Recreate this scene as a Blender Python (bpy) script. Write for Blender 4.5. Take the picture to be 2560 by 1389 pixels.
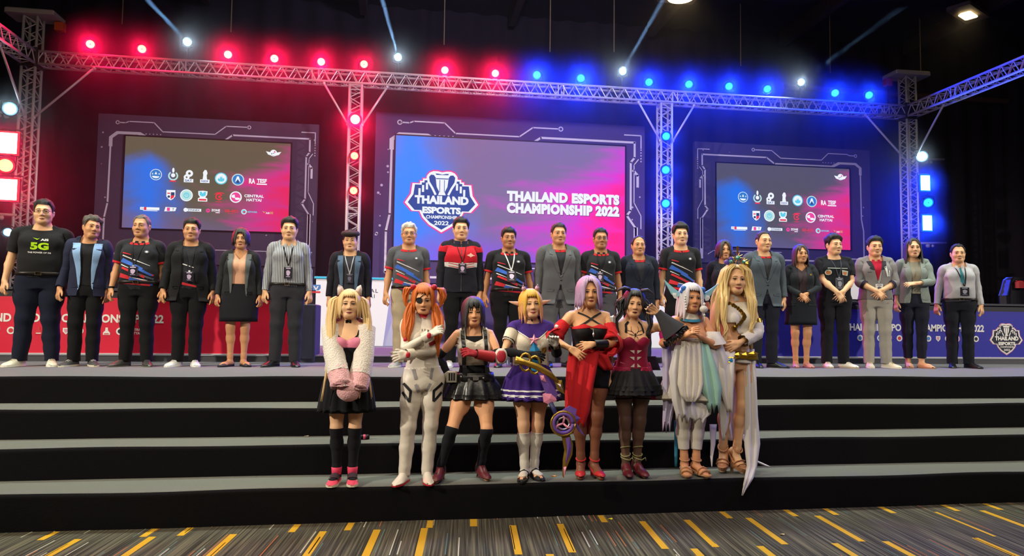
import bpy, math, random
import numpy as np
from mathutils import Vector, Matrix
from mathutils.bvhtree import BVHTree

for o in list(bpy.data.objects): bpy.data.objects.remove(o)
SC = bpy.context.scene
COL = SC.collection
rnd = random.Random(7)

# ------------------------------------------------------------------ camera, world, exposure, large lights
FPX = 1800.0; YAW, PITCH, ROLL = 0.1524, 0.0592, 0.0119; CAMZ = 1.5637
def cam_axes():
    cy, sy, cp, sp = math.cos(YAW), math.sin(YAW), math.cos(PITCH), math.sin(PITCH)
    f = Vector((sy*cp, cy*cp, sp)); r = Vector((cy, -sy, 0)); u = r.cross(f)
    cr, sr = math.cos(ROLL), math.sin(ROLL)
    return cr*r+sr*u, cr*u-sr*r, f
CR, CU, CF = cam_axes()
cam_d = bpy.data.cameras.new('camera'); cam = bpy.data.objects.new('camera', cam_d); COL.objects.link(cam)
M = Matrix((CR, CU, -CF)).transposed().to_4x4(); M.translation = (0, 0, CAMZ)
cam.matrix_world = M
cam_d.sensor_width = 36.0; cam_d.lens = 36.0*FPX/2560.0; cam_d.clip_end = 100
SC.camera = cam
SC.view_settings.view_transform = 'Standard'; SC.view_settings.look = 'None'
SC.view_settings.gamma = 1; SC.view_settings.use_curve_mapping = False
SC.view_settings.exposure = 0.0
SC.cycles.max_bounces = 5; SC.cycles.volume_bounces = 0; SC.cycles.transparent_max_bounces = 6
SC.cycles.sample_clamp_indirect = 4.0
SC.cycles.caustics_reflective = False; SC.cycles.caustics_refractive = False
W = bpy.data.worlds.new('world'); SC.world = W; W.use_nodes = True
W.node_tree.nodes['Background'].inputs[0].default_value = (0.30, 0.17, 0.62, 1)
W.node_tree.nodes['Background'].inputs[1].default_value = 0.04

def srgb(h):
    if isinstance(h, str):
        h = h.lstrip('#'); c = [int(h[i:i+2], 16)/255 for i in (0, 2, 4)]
    else: c = list(h)
    return tuple(x/12.92 if x <= 0.04045 else ((x+0.055)/1.055)**2.4 for x in c)

def light(kind, name, loc, target, color, power, **kw):
    d = bpy.data.lights.new(name, kind); d.color = color; d.energy = power
    for k, v in kw.items(): setattr(d, k, v)
    o = bpy.data.objects.new(name, d); COL.objects.link(o); o.location = loc
    if target is not None:
        o.rotation_euler = (Vector(target)-Vector(loc)).to_track_quat('-Z', 'Y').to_euler()
    return o

# follow spots of the hall, in front of the stage high left and high right
light('SPOT', 'key_spot_left', (-10.0, 1.6, 6.2), (-1.3, 8.6, 2.2), (1.0, 0.90, 0.72), 5200, spot_size=math.radians(44), spot_blend=0.45, shadow_soft_size=0.10)
light('SPOT', 'key_spot_right', (15.2, 1.6, 6.2), (6.6, 8.6, 2.2), (1.0, 0.93, 0.80), 4600, spot_size=math.radians(42), spot_blend=0.45, shadow_soft_size=0.10)
# house lights of the hall ceiling: over the stage edge and over the hall floor
light('AREA', 'house_light_stage', (1.6, 8.4, 8.6), (1.6, 7.4, 0), (0.90, 1.0, 0.92), 600, shape='RECTANGLE', size=15, size_y=1.2, spread=math.radians(100))
light('AREA', 'house_light_hall', (0.4, 3.2, 8.6), (0.6, 3.6, 0), (1.0, 0.84, 0.55), 420, shape='RECTANGLE', size=11, size_y=1.6)
light('AREA', 'performer_fill', (0.2, 0.9, 4.9), (1.2, 6.0, 1.0), (1.0, 0.88, 0.70), 150, shape='RECTANGLE', size=4.5, size_y=1.2)  # fill added low in front to brighten the performers

# fill added in mid-air to brighten the printed backdrop
light('SPOT', 'backdrop_fill', (2.0, 8.2, 7.6), (1.6, 15.7, 4.2), (0.86, 0.78, 1.0), 1050, spot_size=math.radians(105), spot_blend=0.5, shadow_soft_size=0.3)
# coloured washes that reach the carpet in front of the steps
light('SPOT', 'floor_wash_red', (-3.5, 3.2, 5.4), (-0.75, 4.95, 0), (1.0, 0.05, 0.08), 170, spot_size=math.radians(20), spot_blend=1.0)
light('SPOT', 'floor_wash_blue', (6.5, 3.2, 5.4), (2.9, 4.9, 0), (0.18, 0.16, 1.0), 420, spot_size=math.radians(44), spot_blend=1.0)

# ------------------------------------------------------------------ helpers
def P(px, py, y=None, z=None, x=None):
    d = CF + CR*((px-1280)/FPX) - CU*((py-694.5)/FPX)
    if y is not None: t = y/d.y
    elif z is not None: t = (z-CAMZ)/d.z
    else: t = x/d.x
    return Vector((0, 0, CAMZ)) + d*t

_mats = {}
def nodes(m):
    m.use_nodes = True; nt = m.node_tree
    return nt, nt.nodes, nt.links
def mat(name, color, rough=0.65, metal=0.0, emit=None, strength=1.0, bump=0.0, bscale=60.0, vary=0.0, spec=0.3, sheen=0.0, alpha=1.0, coat=0.0, trans=0.0):
    key = (name, color, rough, metal, emit, strength, bump, vary, alpha, coat)
    if key in _mats: return _mats[key]
    m = bpy.data.materials.new(name); nt, N, L = nodes(m)
    b = N['Principled BSDF']; c = srgb(color)
    b.inputs['Base Color'].default_value = (*c, 1); b.inputs['Roughness'].default_value = rough
    b.inputs['Metallic'].default_value = metal; b.inputs['Specular IOR Level'].default_value = spec
    b.inputs['Sheen Weight'].default_value = sheen; b.inputs['Alpha'].default_value = alpha
    b.inputs['Coat Weight'].default_value = coat; b.inputs['Transmission Weight'].default_value = trans
    if emit is not None:
        b.inputs['Emission Color'].default_value = (*(srgb(emit) if isinstance(emit, str) else emit), 1); b.inputs['Emission Strength'].default_value = strength
    if vary or bump:
        tc = N.new('ShaderNodeTexCoord'); nz = N.new('ShaderNodeTexNoise'); nz.inputs['Scale'].default_value = bscale
        nz.inputs['Detail'].default_value = 3
        L.new(tc.outputs['Object'], nz.inputs['Vector'])
        if vary:
            mx = N.new('ShaderNodeMix'); mx.data_type = 'RGBA'
            mx.inputs[6].default_value = (*[x*(1-vary) for x in c], 1); mx.inputs[7].default_value = (*[min(1, x*(1+vary)) for x in c], 1)
            L.new(nz.outputs['Fac'], mx.inputs[0]); L.new(mx.outputs[2], b.inputs['Base Color'])
        if bump:
            bp = N.new('ShaderNodeBump'); bp.inputs['Strength'].default_value = bump; bp.inputs['Distance'].default_value = 0.01
            L.new(nz.outputs['Fac'], bp.inputs['Height']); L.new(bp.outputs[0], b.inputs['Normal'])
    _mats[key] = m
    return m
def emat(name, rgb, s=1.0):
    key = ('E', name, rgb, s)
    if key in _mats: return _mats[key]
    m = bpy.data.materials.new(name); nt, N, L = nodes(m); N.remove(N['Principled BSDF'])
    e = N.new('ShaderNodeEmission'); c = srgb(rgb) if isinstance(rgb, str) else rgb
    e.inputs[0].default_value = (*c, 1); e.inputs[1].default_value = s
    L.new(e.outputs[0], N['Material Output'].inputs[0]); _mats[key] = m
    return m
def fabric(color, name='fabric', bump=0.25, bscale=140.0, vary=0.12, rough=0.85, sheen=0.03):
    return mat(name, color, rough=rough, bump=bump, bscale=bscale, vary=vary, spec=0.15, sheen=sheen)

def tag(o, label=None, cat=None, group=None, kind=None):
    if label: o['label'] = label
    if cat: o['category'] = cat
    if group: o['group'] = group
    if kind: o['kind'] = kind
    return o
def empty(name, loc=(0, 0, 0), rz=0.0, label=None, cat=None, group=None):
    o = bpy.data.objects.new(name, None); COL.objects.link(o)
    o.location = loc; o.rotation_euler = (0, 0, rz); o.empty_display_size = 0.1
    return tag(o, label, cat, group)

class MB:
    def __init__(s): s.v = []; s.f = []; s.mi = []; s.m = 0
    def add(s, vs, fs):
        b = len(s.v); s.v += [tuple(v) for v in vs]; s.f += [tuple(i+b for i in f) for f in fs]; s.mi += [s.m]*len(fs)
        return s
    def box(s, c, size, rz=0.0):
        hx, hy, hz = size[0]/2, size[1]/2, size[2]/2; vs = []
        for dx, dy, dz in ((-1,-1,-1),(1,-1,-1),(1,1,-1),(-1,1,-1),(-1,-1,1),(1,-1,1),(1,1,1),(-1,1,1)):
            x, y = dx*hx, dy*hy
            if rz: x, y = x*math.cos(rz)-y*math.sin(rz), x*math.sin(rz)+y*math.cos(rz)
            vs.append((c[0]+x, c[1]+y, c[2]+dz*hz))
        return s.add(vs, [(0,3,2,1),(4,5,6,7),(0,1,5,4),(1,2,6,5),(2,3,7,6),(3,0,4,7)])
    def box2(s, a, b): return s.box([(a[i]+b[i])/2 for i in range(3)], [abs(b[i]-a[i]) for i in range(3)])
    def bbox(s, c, size, bev=0.01):
        # box with chamfered vertical and top edges
        x, y, z = size[0]/2, size[1]/2, size[2]/2; rings = []
        for zz, k in ((-z, 1), (z-bev, 1), (z, 0)):
            e = 0 if k else bev
            a, b2 = x-e, y-e
            pts = [(-a+bev,-b2),(a-bev,-b2),(a,-b2+bev),(a,b2-bev),(a-bev,b2),(-a+bev,b2),(-a,b2-bev),(-a,-b2+bev)]
            rings.append([(c[0]+p[0], c[1]+p[1], c[2]+zz) for p in pts])
        return s.loft(rings)
    def loft(s, rings, cap0=True, cap1=True, closed=True):
        n = len(rings[0]); vs = [p for r in rings for p in r]; fs = []
        for i in range(len(rings)-1):
            for j in range(n if closed else n-1):
                k = (j+1) % n
                fs.append((i*n+j, i*n+k, (i+1)*n+k, (i+1)*n+j))
        if cap0: fs.append(tuple(range(n-1, -1, -1)))
        if cap1: fs.append(tuple((len(rings)-1)*n+j for j in range(n)))
        return s.add(vs, fs)
    def path(s, pts, rad, n=8, flat=1.0, up=None, caps=True):
        pts = [Vector(p) for p in pts]; m = len(pts)
        if not hasattr(rad, '__len__'): rad = [rad]*m
        rings = []; prev = None
        for i, p in enumerate(pts):
            t = (pts[min(i+1, m-1)]-pts[max(i-1, 0)])
            t = t.normalized() if t.length > 1e-9 else Vector((0, 0, 1))
            if up is not None: a = Vector(up)
            elif prev is not None: a = prev
            else: a = Vector((0, 0, 1)) if abs(t.z) < 0.9 else Vector((1, 0, 0))
            u = a - t*a.dot(t)
            if u.length < 1e-6: u = Vector((1, 0, 0)) - t*t.x
            u.normalize(); w = t.cross(u); prev = u
            r = rad[i]
            rings.append([p + u*(r*flat*math.cos(2*math.pi*j/n)) + w*(r*math.sin(2*math.pi*j/n)) for j in range(n)])
        return s.loft(rings, caps, caps)
    def tube(s, a, b, r0, r1=None, n=8, caps=True): return s.path([a, b], [r0, r0 if r1 is None else r1], n, caps=caps)
    def ball(s, c, r, n=10, m=7, sc=(1, 1, 1)):
        rings = []
        for i in range(1, m):
            a = math.pi*i/m
            rings.append([(c[0]+r*sc[0]*math.sin(a)*math.cos(2*math.pi*j/n), c[1]+r*sc[1]*math.sin(a)*math.sin(2*math.pi*j/n), c[2]-r*sc[2]*math.cos(a)) for j in range(n)])
        return s.loft(rings)
    def prism(s, pts, org, ux, uy, un, depth):
        # 2d outline extruded: front face at org+.., back at +un*depth
        a = [org+ux*p[0]+uy*p[1] for p in pts]; b = [q+un*depth for q in a]; n = len(pts)
        fs = [tuple(range(n)), tuple(range(2*n-1, n-1, -1))] + [(i, i+n, (i+1) % n+n, (i+1) % n) for i in range(n)]
        return s.add(a+b, fs)
    def build(s, name, mats, parent=None, smooth=False, kind=None):
        me = bpy.data.meshes.new(name); me.from_pydata(s.v, [], s.f)
        if not isinstance(mats, (list, tuple)): mats = [mats]
        for m in mats: me.materials.append(m)
        if len(mats) > 1: me.polygons.foreach_set('material_index', s.mi)
        if smooth: me.polygons.foreach_set('use_smooth', [True]*len(me.polygons))
        o = bpy.data.objects.new(name, me); COL.objects.link(o)
        if parent is not None: o.parent = parent
        if kind: o['kind'] = kind
        return o

def text_mesh(txt, size=1.0, bold=0.0, align='CENTER', sx=1.0, spacing=1.0, line=1.0):
    c = bpy.data.curves.new('lettering', 'FONT'); c.body = txt; c.size = size; c.align_x = align; c.align_y = 'CENTER'
    c.offset = bold; c.resolution_u = 3; c.space_character = spacing; c.space_line = line
    o = bpy.data.objects.new('lettering', c); COL.objects.link(o)
    dg = bpy.context.evaluated_depsgraph_get(); dg.update()
    me = bpy.data.meshes.new_from_object(o.evaluated_get(dg))
    v = [(p.co.x*sx, p.co.y) for p in me.vertices]; f = [tuple(p.vertices) for p in me.polygons]
    bpy.data.objects.remove(o); bpy.data.curves.remove(c); bpy.data.meshes.remove(me)
    return v, f
def fit_text(txt, w, h, bold=0.02, spacing=1.0, line=1.0):
    v, f = text_mesh(txt, 1.0, bold, 'CENTER', 1.0, spacing, line)
    xs = [p[0] for p in v]; ys = [p[1] for p in v]
    x0, x1, y0, y1 = min(xs), max(xs), min(ys), max(ys)
    return [((p[0]-(x0+x1)/2)*w/(x1-x0), (p[1]-(y0+y1)/2)*h/(y1-y0)) for p in v], f
class Flat:
    """flat print on a plane: org, ux (right), uy (up), un (out, towards the viewer)"""
    def __init__(s, org, ux, uy, un): s.o, s.x, s.y, s.n = Vector(org), Vector(ux), Vector(uy), Vector(un); s.parts = {}; s.grp = 0; s.groups = []
    def next(s):
        # close the current mark, start another one
        if s.parts: s.groups.append(s.parts); s.parts = {}
    def put(s, m, vs, fs, lift=0.003):
        mb = s.parts.setdefault(m, MB()); mb.add([s.o+s.x*p[0]+s.y*p[1]+s.n*lift for p in vs], fs)
    def poly(s, m, pts, lift=0.003): s.put(m, pts, [tuple(range(len(pts)))], lift)
    def rect(s, m, cx, cy, w, h, lift=0.003): s.poly(m, [(cx-w/2, cy-h/2), (cx+w/2, cy-h/2), (cx+w/2, cy+h/2), (cx-w/2, cy+h/2)], lift)
    def disc(s, m, cx, cy, r, lift=0.003, n=24, ry=None, a0=0, a1=2*math.pi):
        ry = r if ry is None else ry
        s.poly(m, [(cx+r*math.cos(a0+(a1-a0)*i/n), cy+ry*math.sin(a0+(a1-a0)*i/n)) for i in range(n)], lift)
    def ring(s, m, cx, cy, r0, r1, lift=0.003, n=24, a0=0, a1=2*math.pi, ky=1.0):
        vs = []; fs = []
        for i in range(n+1):
            a = a0+(a1-a0)*i/n; vs += [(cx+r0*math.cos(a), cy+ky*r0*math.sin(a)), (cx+r1*math.cos(a), cy+ky*r1*math.sin(a))]
            if i: fs.append((2*i-2, 2*i-1, 2*i+1, 2*i))
        s.put(m, vs, fs, lift)
    def line(s, m, pts, w, lift=0.003):
        for i in range(len(pts)-1):
            a, b = Vector(pts[i]), Vector(pts[i+1]); d = (b-a)
            if d.length < 1e-6: continue
            d.normalize(); n = Vector((-d.y, d.x))*w/2; e = d*w*0.3
            s.poly(m, [tuple(a-n-e), tuple(b-n+e), tuple(b+n+e), tuple(a+n-e)], lift)
    def text(s, m, txt, cx, cy, w, h, bold=0.02, lift=0.003, spacing=1.0, line=1.0):
        v, f = fit_text(txt, w, h, bold, spacing, line); s.put(m, [(p[0]+cx, p[1]+cy) for p in v], f, lift)
    def build(s, name, parent, label=None):
        s.next(); o = None
        for parts in s.groups:
            mb = MB(); ms = []
            for i, (m, q) in enumerate(parts.items()):
                mb.m = i; ms.append(m); mb.add(q.v, q.f)
            o = mb.build(name, ms, parent)
            if label: o['label'] = label
        s.groups = []
        return o
def ss(a, b, x):
    t = np.clip((x-a)/(b-a), 0, 1); return t*t*(3-2*t)
# ------------------------------------------------------------------ hall floor, steps, stage
Y1, Y2, Y3, Y4 = 5.7502, 6.2182, 6.6529, 7.1138
Z1, Z2, Z3, Z4 = 0.2696, 0.5198, 0.7713, 1.0111
XL, XR = -11.5, 16.0
WALLY = 17.2; CEIL = 9.0

def carpet_floor_mat():
    m = bpy.data.materials.new('patterned_carpet'); nt, N, L = nodes(m); b = N['Principled BSDF']
    b.inputs['Roughness'].default_value = 0.95; b.inputs['Specular IOR Level'].default_value = 0.1
    tc = N.new('ShaderNodeTexCoord'); mp = N.new('ShaderNodeMapping'); mp.inputs['Rotation'].default_value = (0, 0, math.radians(5.5))
    L.new(tc.outputs['Object'], mp.inputs['Vector'])
    mp2 = N.new('ShaderNodeMapping'); mp2.inputs['Scale'].default_value = (70, 0.9, 1); L.new(mp.outputs[0], mp2.inputs[0])
    nz = N.new('ShaderNodeTexNoise'); nz.inputs['Scale'].default_value = 1.0; nz.inputs['Detail'].default_value = 3; L.new(mp2.outputs[0], nz.inputs['Vector'])
    cr = N.new('ShaderNodeValToRGB'); L.new(nz.outputs['Fac'], cr.inputs[0]); e = cr.color_ramp.elements
    e[0].position = 0.36; e[0].color = (*srgb('#2c2924'), 1); e[1].position = 0.72; e[1].color = (*srgb('#6c6450'), 1)
    k = e.new(0.52); k.color = (*srgb('#46423a'), 1)
    L.new(cr.outputs[0], b.inputs['Base Color'])
    return m
fl = MB(); fl.box2((XL, -7, -0.1), (XR, WALLY, 0)); floor = fl.build('floor', carpet_floor_mat()); tag(floor, kind='structure')
ANG = math.radians(5.5); DV = Vector((math.sin(ANG), math.cos(ANG), 0)); NV = Vector((DV.y, -DV.x, 0))
def stripe(x, y0, y1, w, mb):
    # x is where the stripe meets y = 5.55
    c = Vector((x, 5.55, 0)); a = c + DV*((y0-5.55)/DV.y); b = c + DV*((y1-5.55)/DV.y); n = NV*w/2; up = Vector((0, 0, 0.0015))
    mb.add([a-n+up, a+n+up, b+n+up, b-n+up], [(0, 1, 2, 3)])
yl = MB()
for x in (-2.2, -1.71, -1.16, -0.53, -0.14, 0.21, 0.88, 1.25, 1.91, 2.28, 2.80, 3.40, 4.92): stripe(x, 4.86, 5.545, 0.052, yl)
stripe(4.48, 4.86, 5.545, 0.028, yl)
for x in (-2.45, -1.78, -1.53, -0.76, -0.36, 0.245, 0.58, 1.61, 2.65, 3.22, 3.58, 4.10, 4.70, 5.11): stripe(x, 5.55, 5.75, 0.05 if x != 0.58 else 0.055, yl)
for x in (0.13, 1.09, 2.11, 2.60, 3.17, 3.57, -1.5, -0.9, 4.3, -2.9): stripe(x, 4.16, 4.845, 0.052, yl)
yo = yl.build('carpet_stripe', fabric('#b98c1c', 'yellow_pile', vary=0.2), floor, kind='stuff'); yo['label'] = 'mustard yellow carpet dashes'
for nm, col, num, wd in (('white', '#a8a294', 46, 0.008), ('orange', '#9a5a30', 46, 0.007), ('teal', '#4c6a66', 60, 0.006)):
    tl = MB()
    for i in range(num):
        x = rnd.uniform(-3.2, 6.2); r = rnd.choice((4.16, 4.86, 5.55)); a = r + rnd.uniform(0, .2); stripe(x, a, min(r+0.69, a+rnd.uniform(.25, .6)), wd, tl)
    tl.build('carpet_line', fabric(col, nm+'_pile'), floor, kind='stuff')

shaded_riser_mat = mat('riser_carpet_shaded', '#161517', rough=0.97, bump=0.6, bscale=220, vary=0.3, spec=0.03)  # riser copy of the carpet, darkened for shade
lit_tread_mat = mat('tread_carpet_lit', '#54564f', rough=0.95, bump=0.5, bscale=220, vary=0.25, spec=0.05, sheen=0.2)  # tread copy of the carpet, light from above put into its colour
def step(name, y, z0, z1, yback):
    rings = []; nx = 120; r = 0.03
    for i in range(nx+1):
        x = XL + (XR-XL)*i/nx; w = 0.006*math.sin(x*2.3+z1*9)+0.004*math.sin(x*5.1+1); h = 0.004*math.sin(x*3.1+z1*17)
        pr = [(y+0.012+w, z0)] + [(y+w*1.2+r*(1-math.cos(a)), z1+h-r+r*math.sin(a)) for a in [k*math.pi/8 for k in range(5)]] + [(y+0.12, z1), (yback, z1), (yback, z0)]
        rings.append([(x, p[0], p[1]) for p in pr])
    o = MB().loft(rings).build(name, [shaded_riser_mat, lit_tread_mat], None, smooth=False)
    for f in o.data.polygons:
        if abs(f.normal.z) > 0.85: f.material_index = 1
    return tag(o, kind='structure')
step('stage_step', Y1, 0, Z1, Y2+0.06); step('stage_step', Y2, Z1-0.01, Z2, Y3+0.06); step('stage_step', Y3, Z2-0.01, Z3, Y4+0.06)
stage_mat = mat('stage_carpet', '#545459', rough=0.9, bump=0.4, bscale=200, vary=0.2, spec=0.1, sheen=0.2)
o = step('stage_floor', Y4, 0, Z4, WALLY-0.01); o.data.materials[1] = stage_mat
PY, PZ = 9.42, Z4+0.085
pl = MB(); pl.box2((XL, PY, Z4), (XR, WALLY-0.01, PZ)); pl.m = 1; pl.box2((XL, PY-0.012, PZ-0.012), (XR, PY+0.03, PZ+0.002))
tag(pl.build('stage_riser_platform', [stage_mat, mat('nosing', '#8a8a90', 0.5)]), kind='structure')

# ------------------------------------------------------------------ dark hall around the stage
drape = mat('black_drape', '#2a2430', rough=0.95, bump=0.3, bscale=8, spec=0.05)
def curtain(name, a, b, amp=0.06):
    a, b = Vector(a), Vector(b); n = int((b-a).length/0.11); d = (b-a).normalized(); nn = Vector((-d.y, d.x, 0)); mb = MB(); rings = []
    for i in range(n+1):
        p = a + (b-a)*i/n + nn*(amp*math.sin(i*1.15)+0.03*math.sin(i*0.37)); rings.append([(p.x, p.y, 0), (p.x, p.y, CEIL)])
    mb.loft(rings, False, False, closed=False); o = mb.build(name, drape, None, smooth=True); return tag(o, kind='structure')
curtain('wall_back', (XL, WALLY-0.15, 0), (XR, WALLY-0.15, 0))
curtain('wall_left', (XL+0.1, -7, 0), (XL+0.1, WALLY, 0)); curtain('wall_right', (XR-0.1, WALLY, 0), (XR-0.1, -7, 0))
cm = MB(); cm.box2((XL, -7, CEIL), (XR, WALLY, CEIL+0.1)); ceil = cm.build('ceiling', mat('ceiling_paint', '#26232a', 0.9)); tag(ceil, kind='structure')
bm_ = mat('ceiling_steel', '#3a3032', 0.7)
for x in (-8, -4.5, -1, 2.5, 6, 9.5, 13):
    MB().box2((x-0.08, -2, CEIL-0.35), (x+0.08, WALLY-0.4, CEIL)).build('ceiling_joist', bm_, ceil)
b0, b1 = P(1960, 217, y=16.6), P(2560, 250, y=16.6)
tag(MB().tube((b0.x, b0.y, b0.z), (XR-0.2, 16.6, b0.z), 0.07).build('trim_1', mat('wall_rail', '#5a3a34', 0.7)), kind='structure')
for i, (px, y0, y1) in enumerate(((305, -40, 60), (577, -40, 80), (1110, -20, 112), (1375, -20, 130), (1535, -20, 130), (1852, 62, 165), (2076, 92, 182), (2302, 100, 182))):
    a = P(px, y1, y=15.4)
    tag(MB().tube((a.x, 15.4, a.z), (a.x, 15.4, CEIL), 0.012, n=6).build('hanging_rod', mat('rod', '#8a7a60', 0.6)),
        'thin rod hanging from the dark ceiling, number %d of eight counted from the left side' % (i+1) if 0 else ['thin ceiling rod above the gap between the first two red truss lamps', 'thin ceiling rod above the third red truss lamp', 'thin ceiling rod above the seventh red truss lamp', 'thin ceiling rod just over the first blue truss lamp', 'thin ceiling rod between the second blue lamp and the white beam lamp', 'thin ceiling rod hanging over the fourth and fifth blue truss lamps', 'thin ceiling rod above the white beam lamp near the right tower', 'thin ceiling rod directly above the right tower top plate'][i], 'rod', 'rods hanging from the ceiling')
# recessed house lights
for i, (px, py, w, lab) in enumerate(((2420, 36, 0.42, 'glowing warm ceiling light set askew in the dark ceiling above the right tower'), (1702, -9, 0.62, 'round warm ceiling light cut by the top of the picture above the centre screen'))):
    c = P(px, py, z=CEIL-0.46); r = empty('ceiling_light', c, 0.5 if i == 0 else 0, lab, 'ceiling light', 'house ceiling lights')
    mb = MB(); mb.bbox((0, 0, 0.05), (w*(2.6 if i == 0 else 1.3), w*1.15, 0.1), 0.02); mb.build('housing', mat('light_housing', '#5b5446', 0.6), r)
    mb = MB()
    if i == 0: mb.bbox((0, 0, -0.02), (w, w*0.62, 0.05), 0.03)
    else: mb.loft([[(w*.45*math.cos(a*math.pi/12), w*.45*math.sin(a*math.pi/12), z) for a in range(24)] for z in (-0.04, 0.01)])
    mb.build('diffuser', emat('warm_panel', (1.0, 0.72, 0.34), 6.0), r)

# ------------------------------------------------------------------ the three LED screens with their printed surrounds
def smoke_mat(name, gain, dark, bluex=0.17, roff=0.72, bw=1.75, tint=('#2b7dfb', '#d83aa8', '#ff2b6c')):
    """the picture on an LED wall: blue smoke on the left, pink and red smoke on the right"""
    m = bpy.data.materials.new(name); nt, N, L = nodes(m); N.remove(N['Principled BSDF'])
    tc = N.new('ShaderNodeTexCoord'); sx = N.new('ShaderNodeSeparateXYZ'); L.new(tc.outputs['UV'], sx.inputs[0])
    def math_(op, a, b=None, c=None, clamp=False):
        n = N.new('ShaderNodeMath'); n.operation = op; n.use_clamp = clamp
        for i, q in enumerate((a, b, c)):
            if q is None: continue
            if isinstance(q, (int, float)): n.inputs[i].default_value = q
            else: L.new(q, n.inputs[i])
        return n.outputs[0]
    def noise(scale, seed, detail=5, dist=0.6, sc=(1, 1, 1), rot=0):
        mp = N.new('ShaderNodeMapping'); mp.inputs['Location'].default_value = (seed, seed*2, 0); mp.inputs['Scale'].default_value = sc; mp.inputs['Rotation'].default_value = (0, 0, rot)
        L.new(tc.outputs['UV'], mp.inputs[0]); n = N.new('ShaderNodeTexNoise'); n.inputs['Scale'].default_value = scale
        n.inputs['Detail'].default_value = detail; n.inputs['Distortion'].default_value = dist; L.new(mp.outputs[0], n.inputs['Vector']); return n.outputs['Fac']
    u, v = sx.outputs[0], sx.outputs[1]
    n1 = noise(2.4, 3.1); n2 = noise(3.0, 7.7, sc=(1, 2.2, 1), rot=0.8); n3 = noise(1.3, 1.2)
    def sstep(a, b, x):
        n = N.new('ShaderNodeMapRange'); n.interpolation_type = 'SMOOTHSTEP'; L.new(x, n.inputs[0]); n.inputs[1].default_value = a; n.inputs[2].default_value = b; return n.outputs[0]
    # blue plume: falls off to the right and towards the top left corner
    du = math_('ABSOLUTE', math_('SUBTRACT', u, bluex))
    bl = math_('SUBTRACT', 0.60, math_('MULTIPLY', du, bw)); bl = math_('ADD', bl, math_('MULTIPLY', math_('SUBTRACT', n1, 0.5), 0.9))
    bl = math_('SUBTRACT', bl, math_('MULTIPLY', sstep(0.62, 1.0, v), 0.55 if bw > 1.5 else 0.12)); bl = math_('SUBTRACT', bl, math_('MULTIPLY', sstep(0.3, 0.0, v), 0.10)); mb_ = sstep(0.16, 0.62, bl)
    rd = math_('SUBTRACT', math_('MULTIPLY', u, 1.45), roff); rd = math_('ADD', rd, math_('MULTIPLY', math_('SUBTRACT', n2, 0.5), 1.15))
    rd = math_('SUBTRACT', rd, math_('MULTIPLY', sstep(0.5, 0.98, v), 0.62)); mr = sstep(0.0, 0.55, rd); hot = sstep(0.35, 0.85, rd)
    md = sstep(0.25, 0.75, math_('ADD', math_('MULTIPLY', math_('SUBTRACT', 0.85, v), 0.75), math_('MULTIPLY', math_('SUBTRACT', n3, 0.5), 0.6)))
    def mix(f, a, b):
        n = N.new('ShaderNodeMix'); n.data_type = 'RGBA'; L.new(f, n.inputs[0])
        for i, q in ((6, a), (7, b)):
            if isinstance(q, tuple): n.inputs[i].default_value = (*q, 1)
            else: L.new(q, n.inputs[i])
        return n.outputs[2]
    c = mix(md, srgb(dark[0]), srgb(dark[1])); c = mix(mb_, c, srgb(tint[0])); c = mix(mr, c, srgb(tint[1])); c = mix(hot, c, srgb(tint[2]))
    e = N.new('ShaderNodeEmission'); L.new(c, e.inputs[0]); e.inputs[1].default_value = gain
    L.new(e.outputs[0], N['Material Output'].inputs[0]); return m
def quad_uv(name, pts, m, parent):
    me = bpy.data.meshes.new(name); me.from_pydata(pts, [], [(0, 1, 2, 3)]); uv = me.uv_layers.new(name='UVMap')
    for i, t in enumerate(((0, 0), (1, 0), (1, 1), (0, 1))): uv.data[i].uv = t
    me.materials.append(m); o = bpy.data.objects.new(name, me); COL.objects.link(o); o.parent = parent; return o

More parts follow.
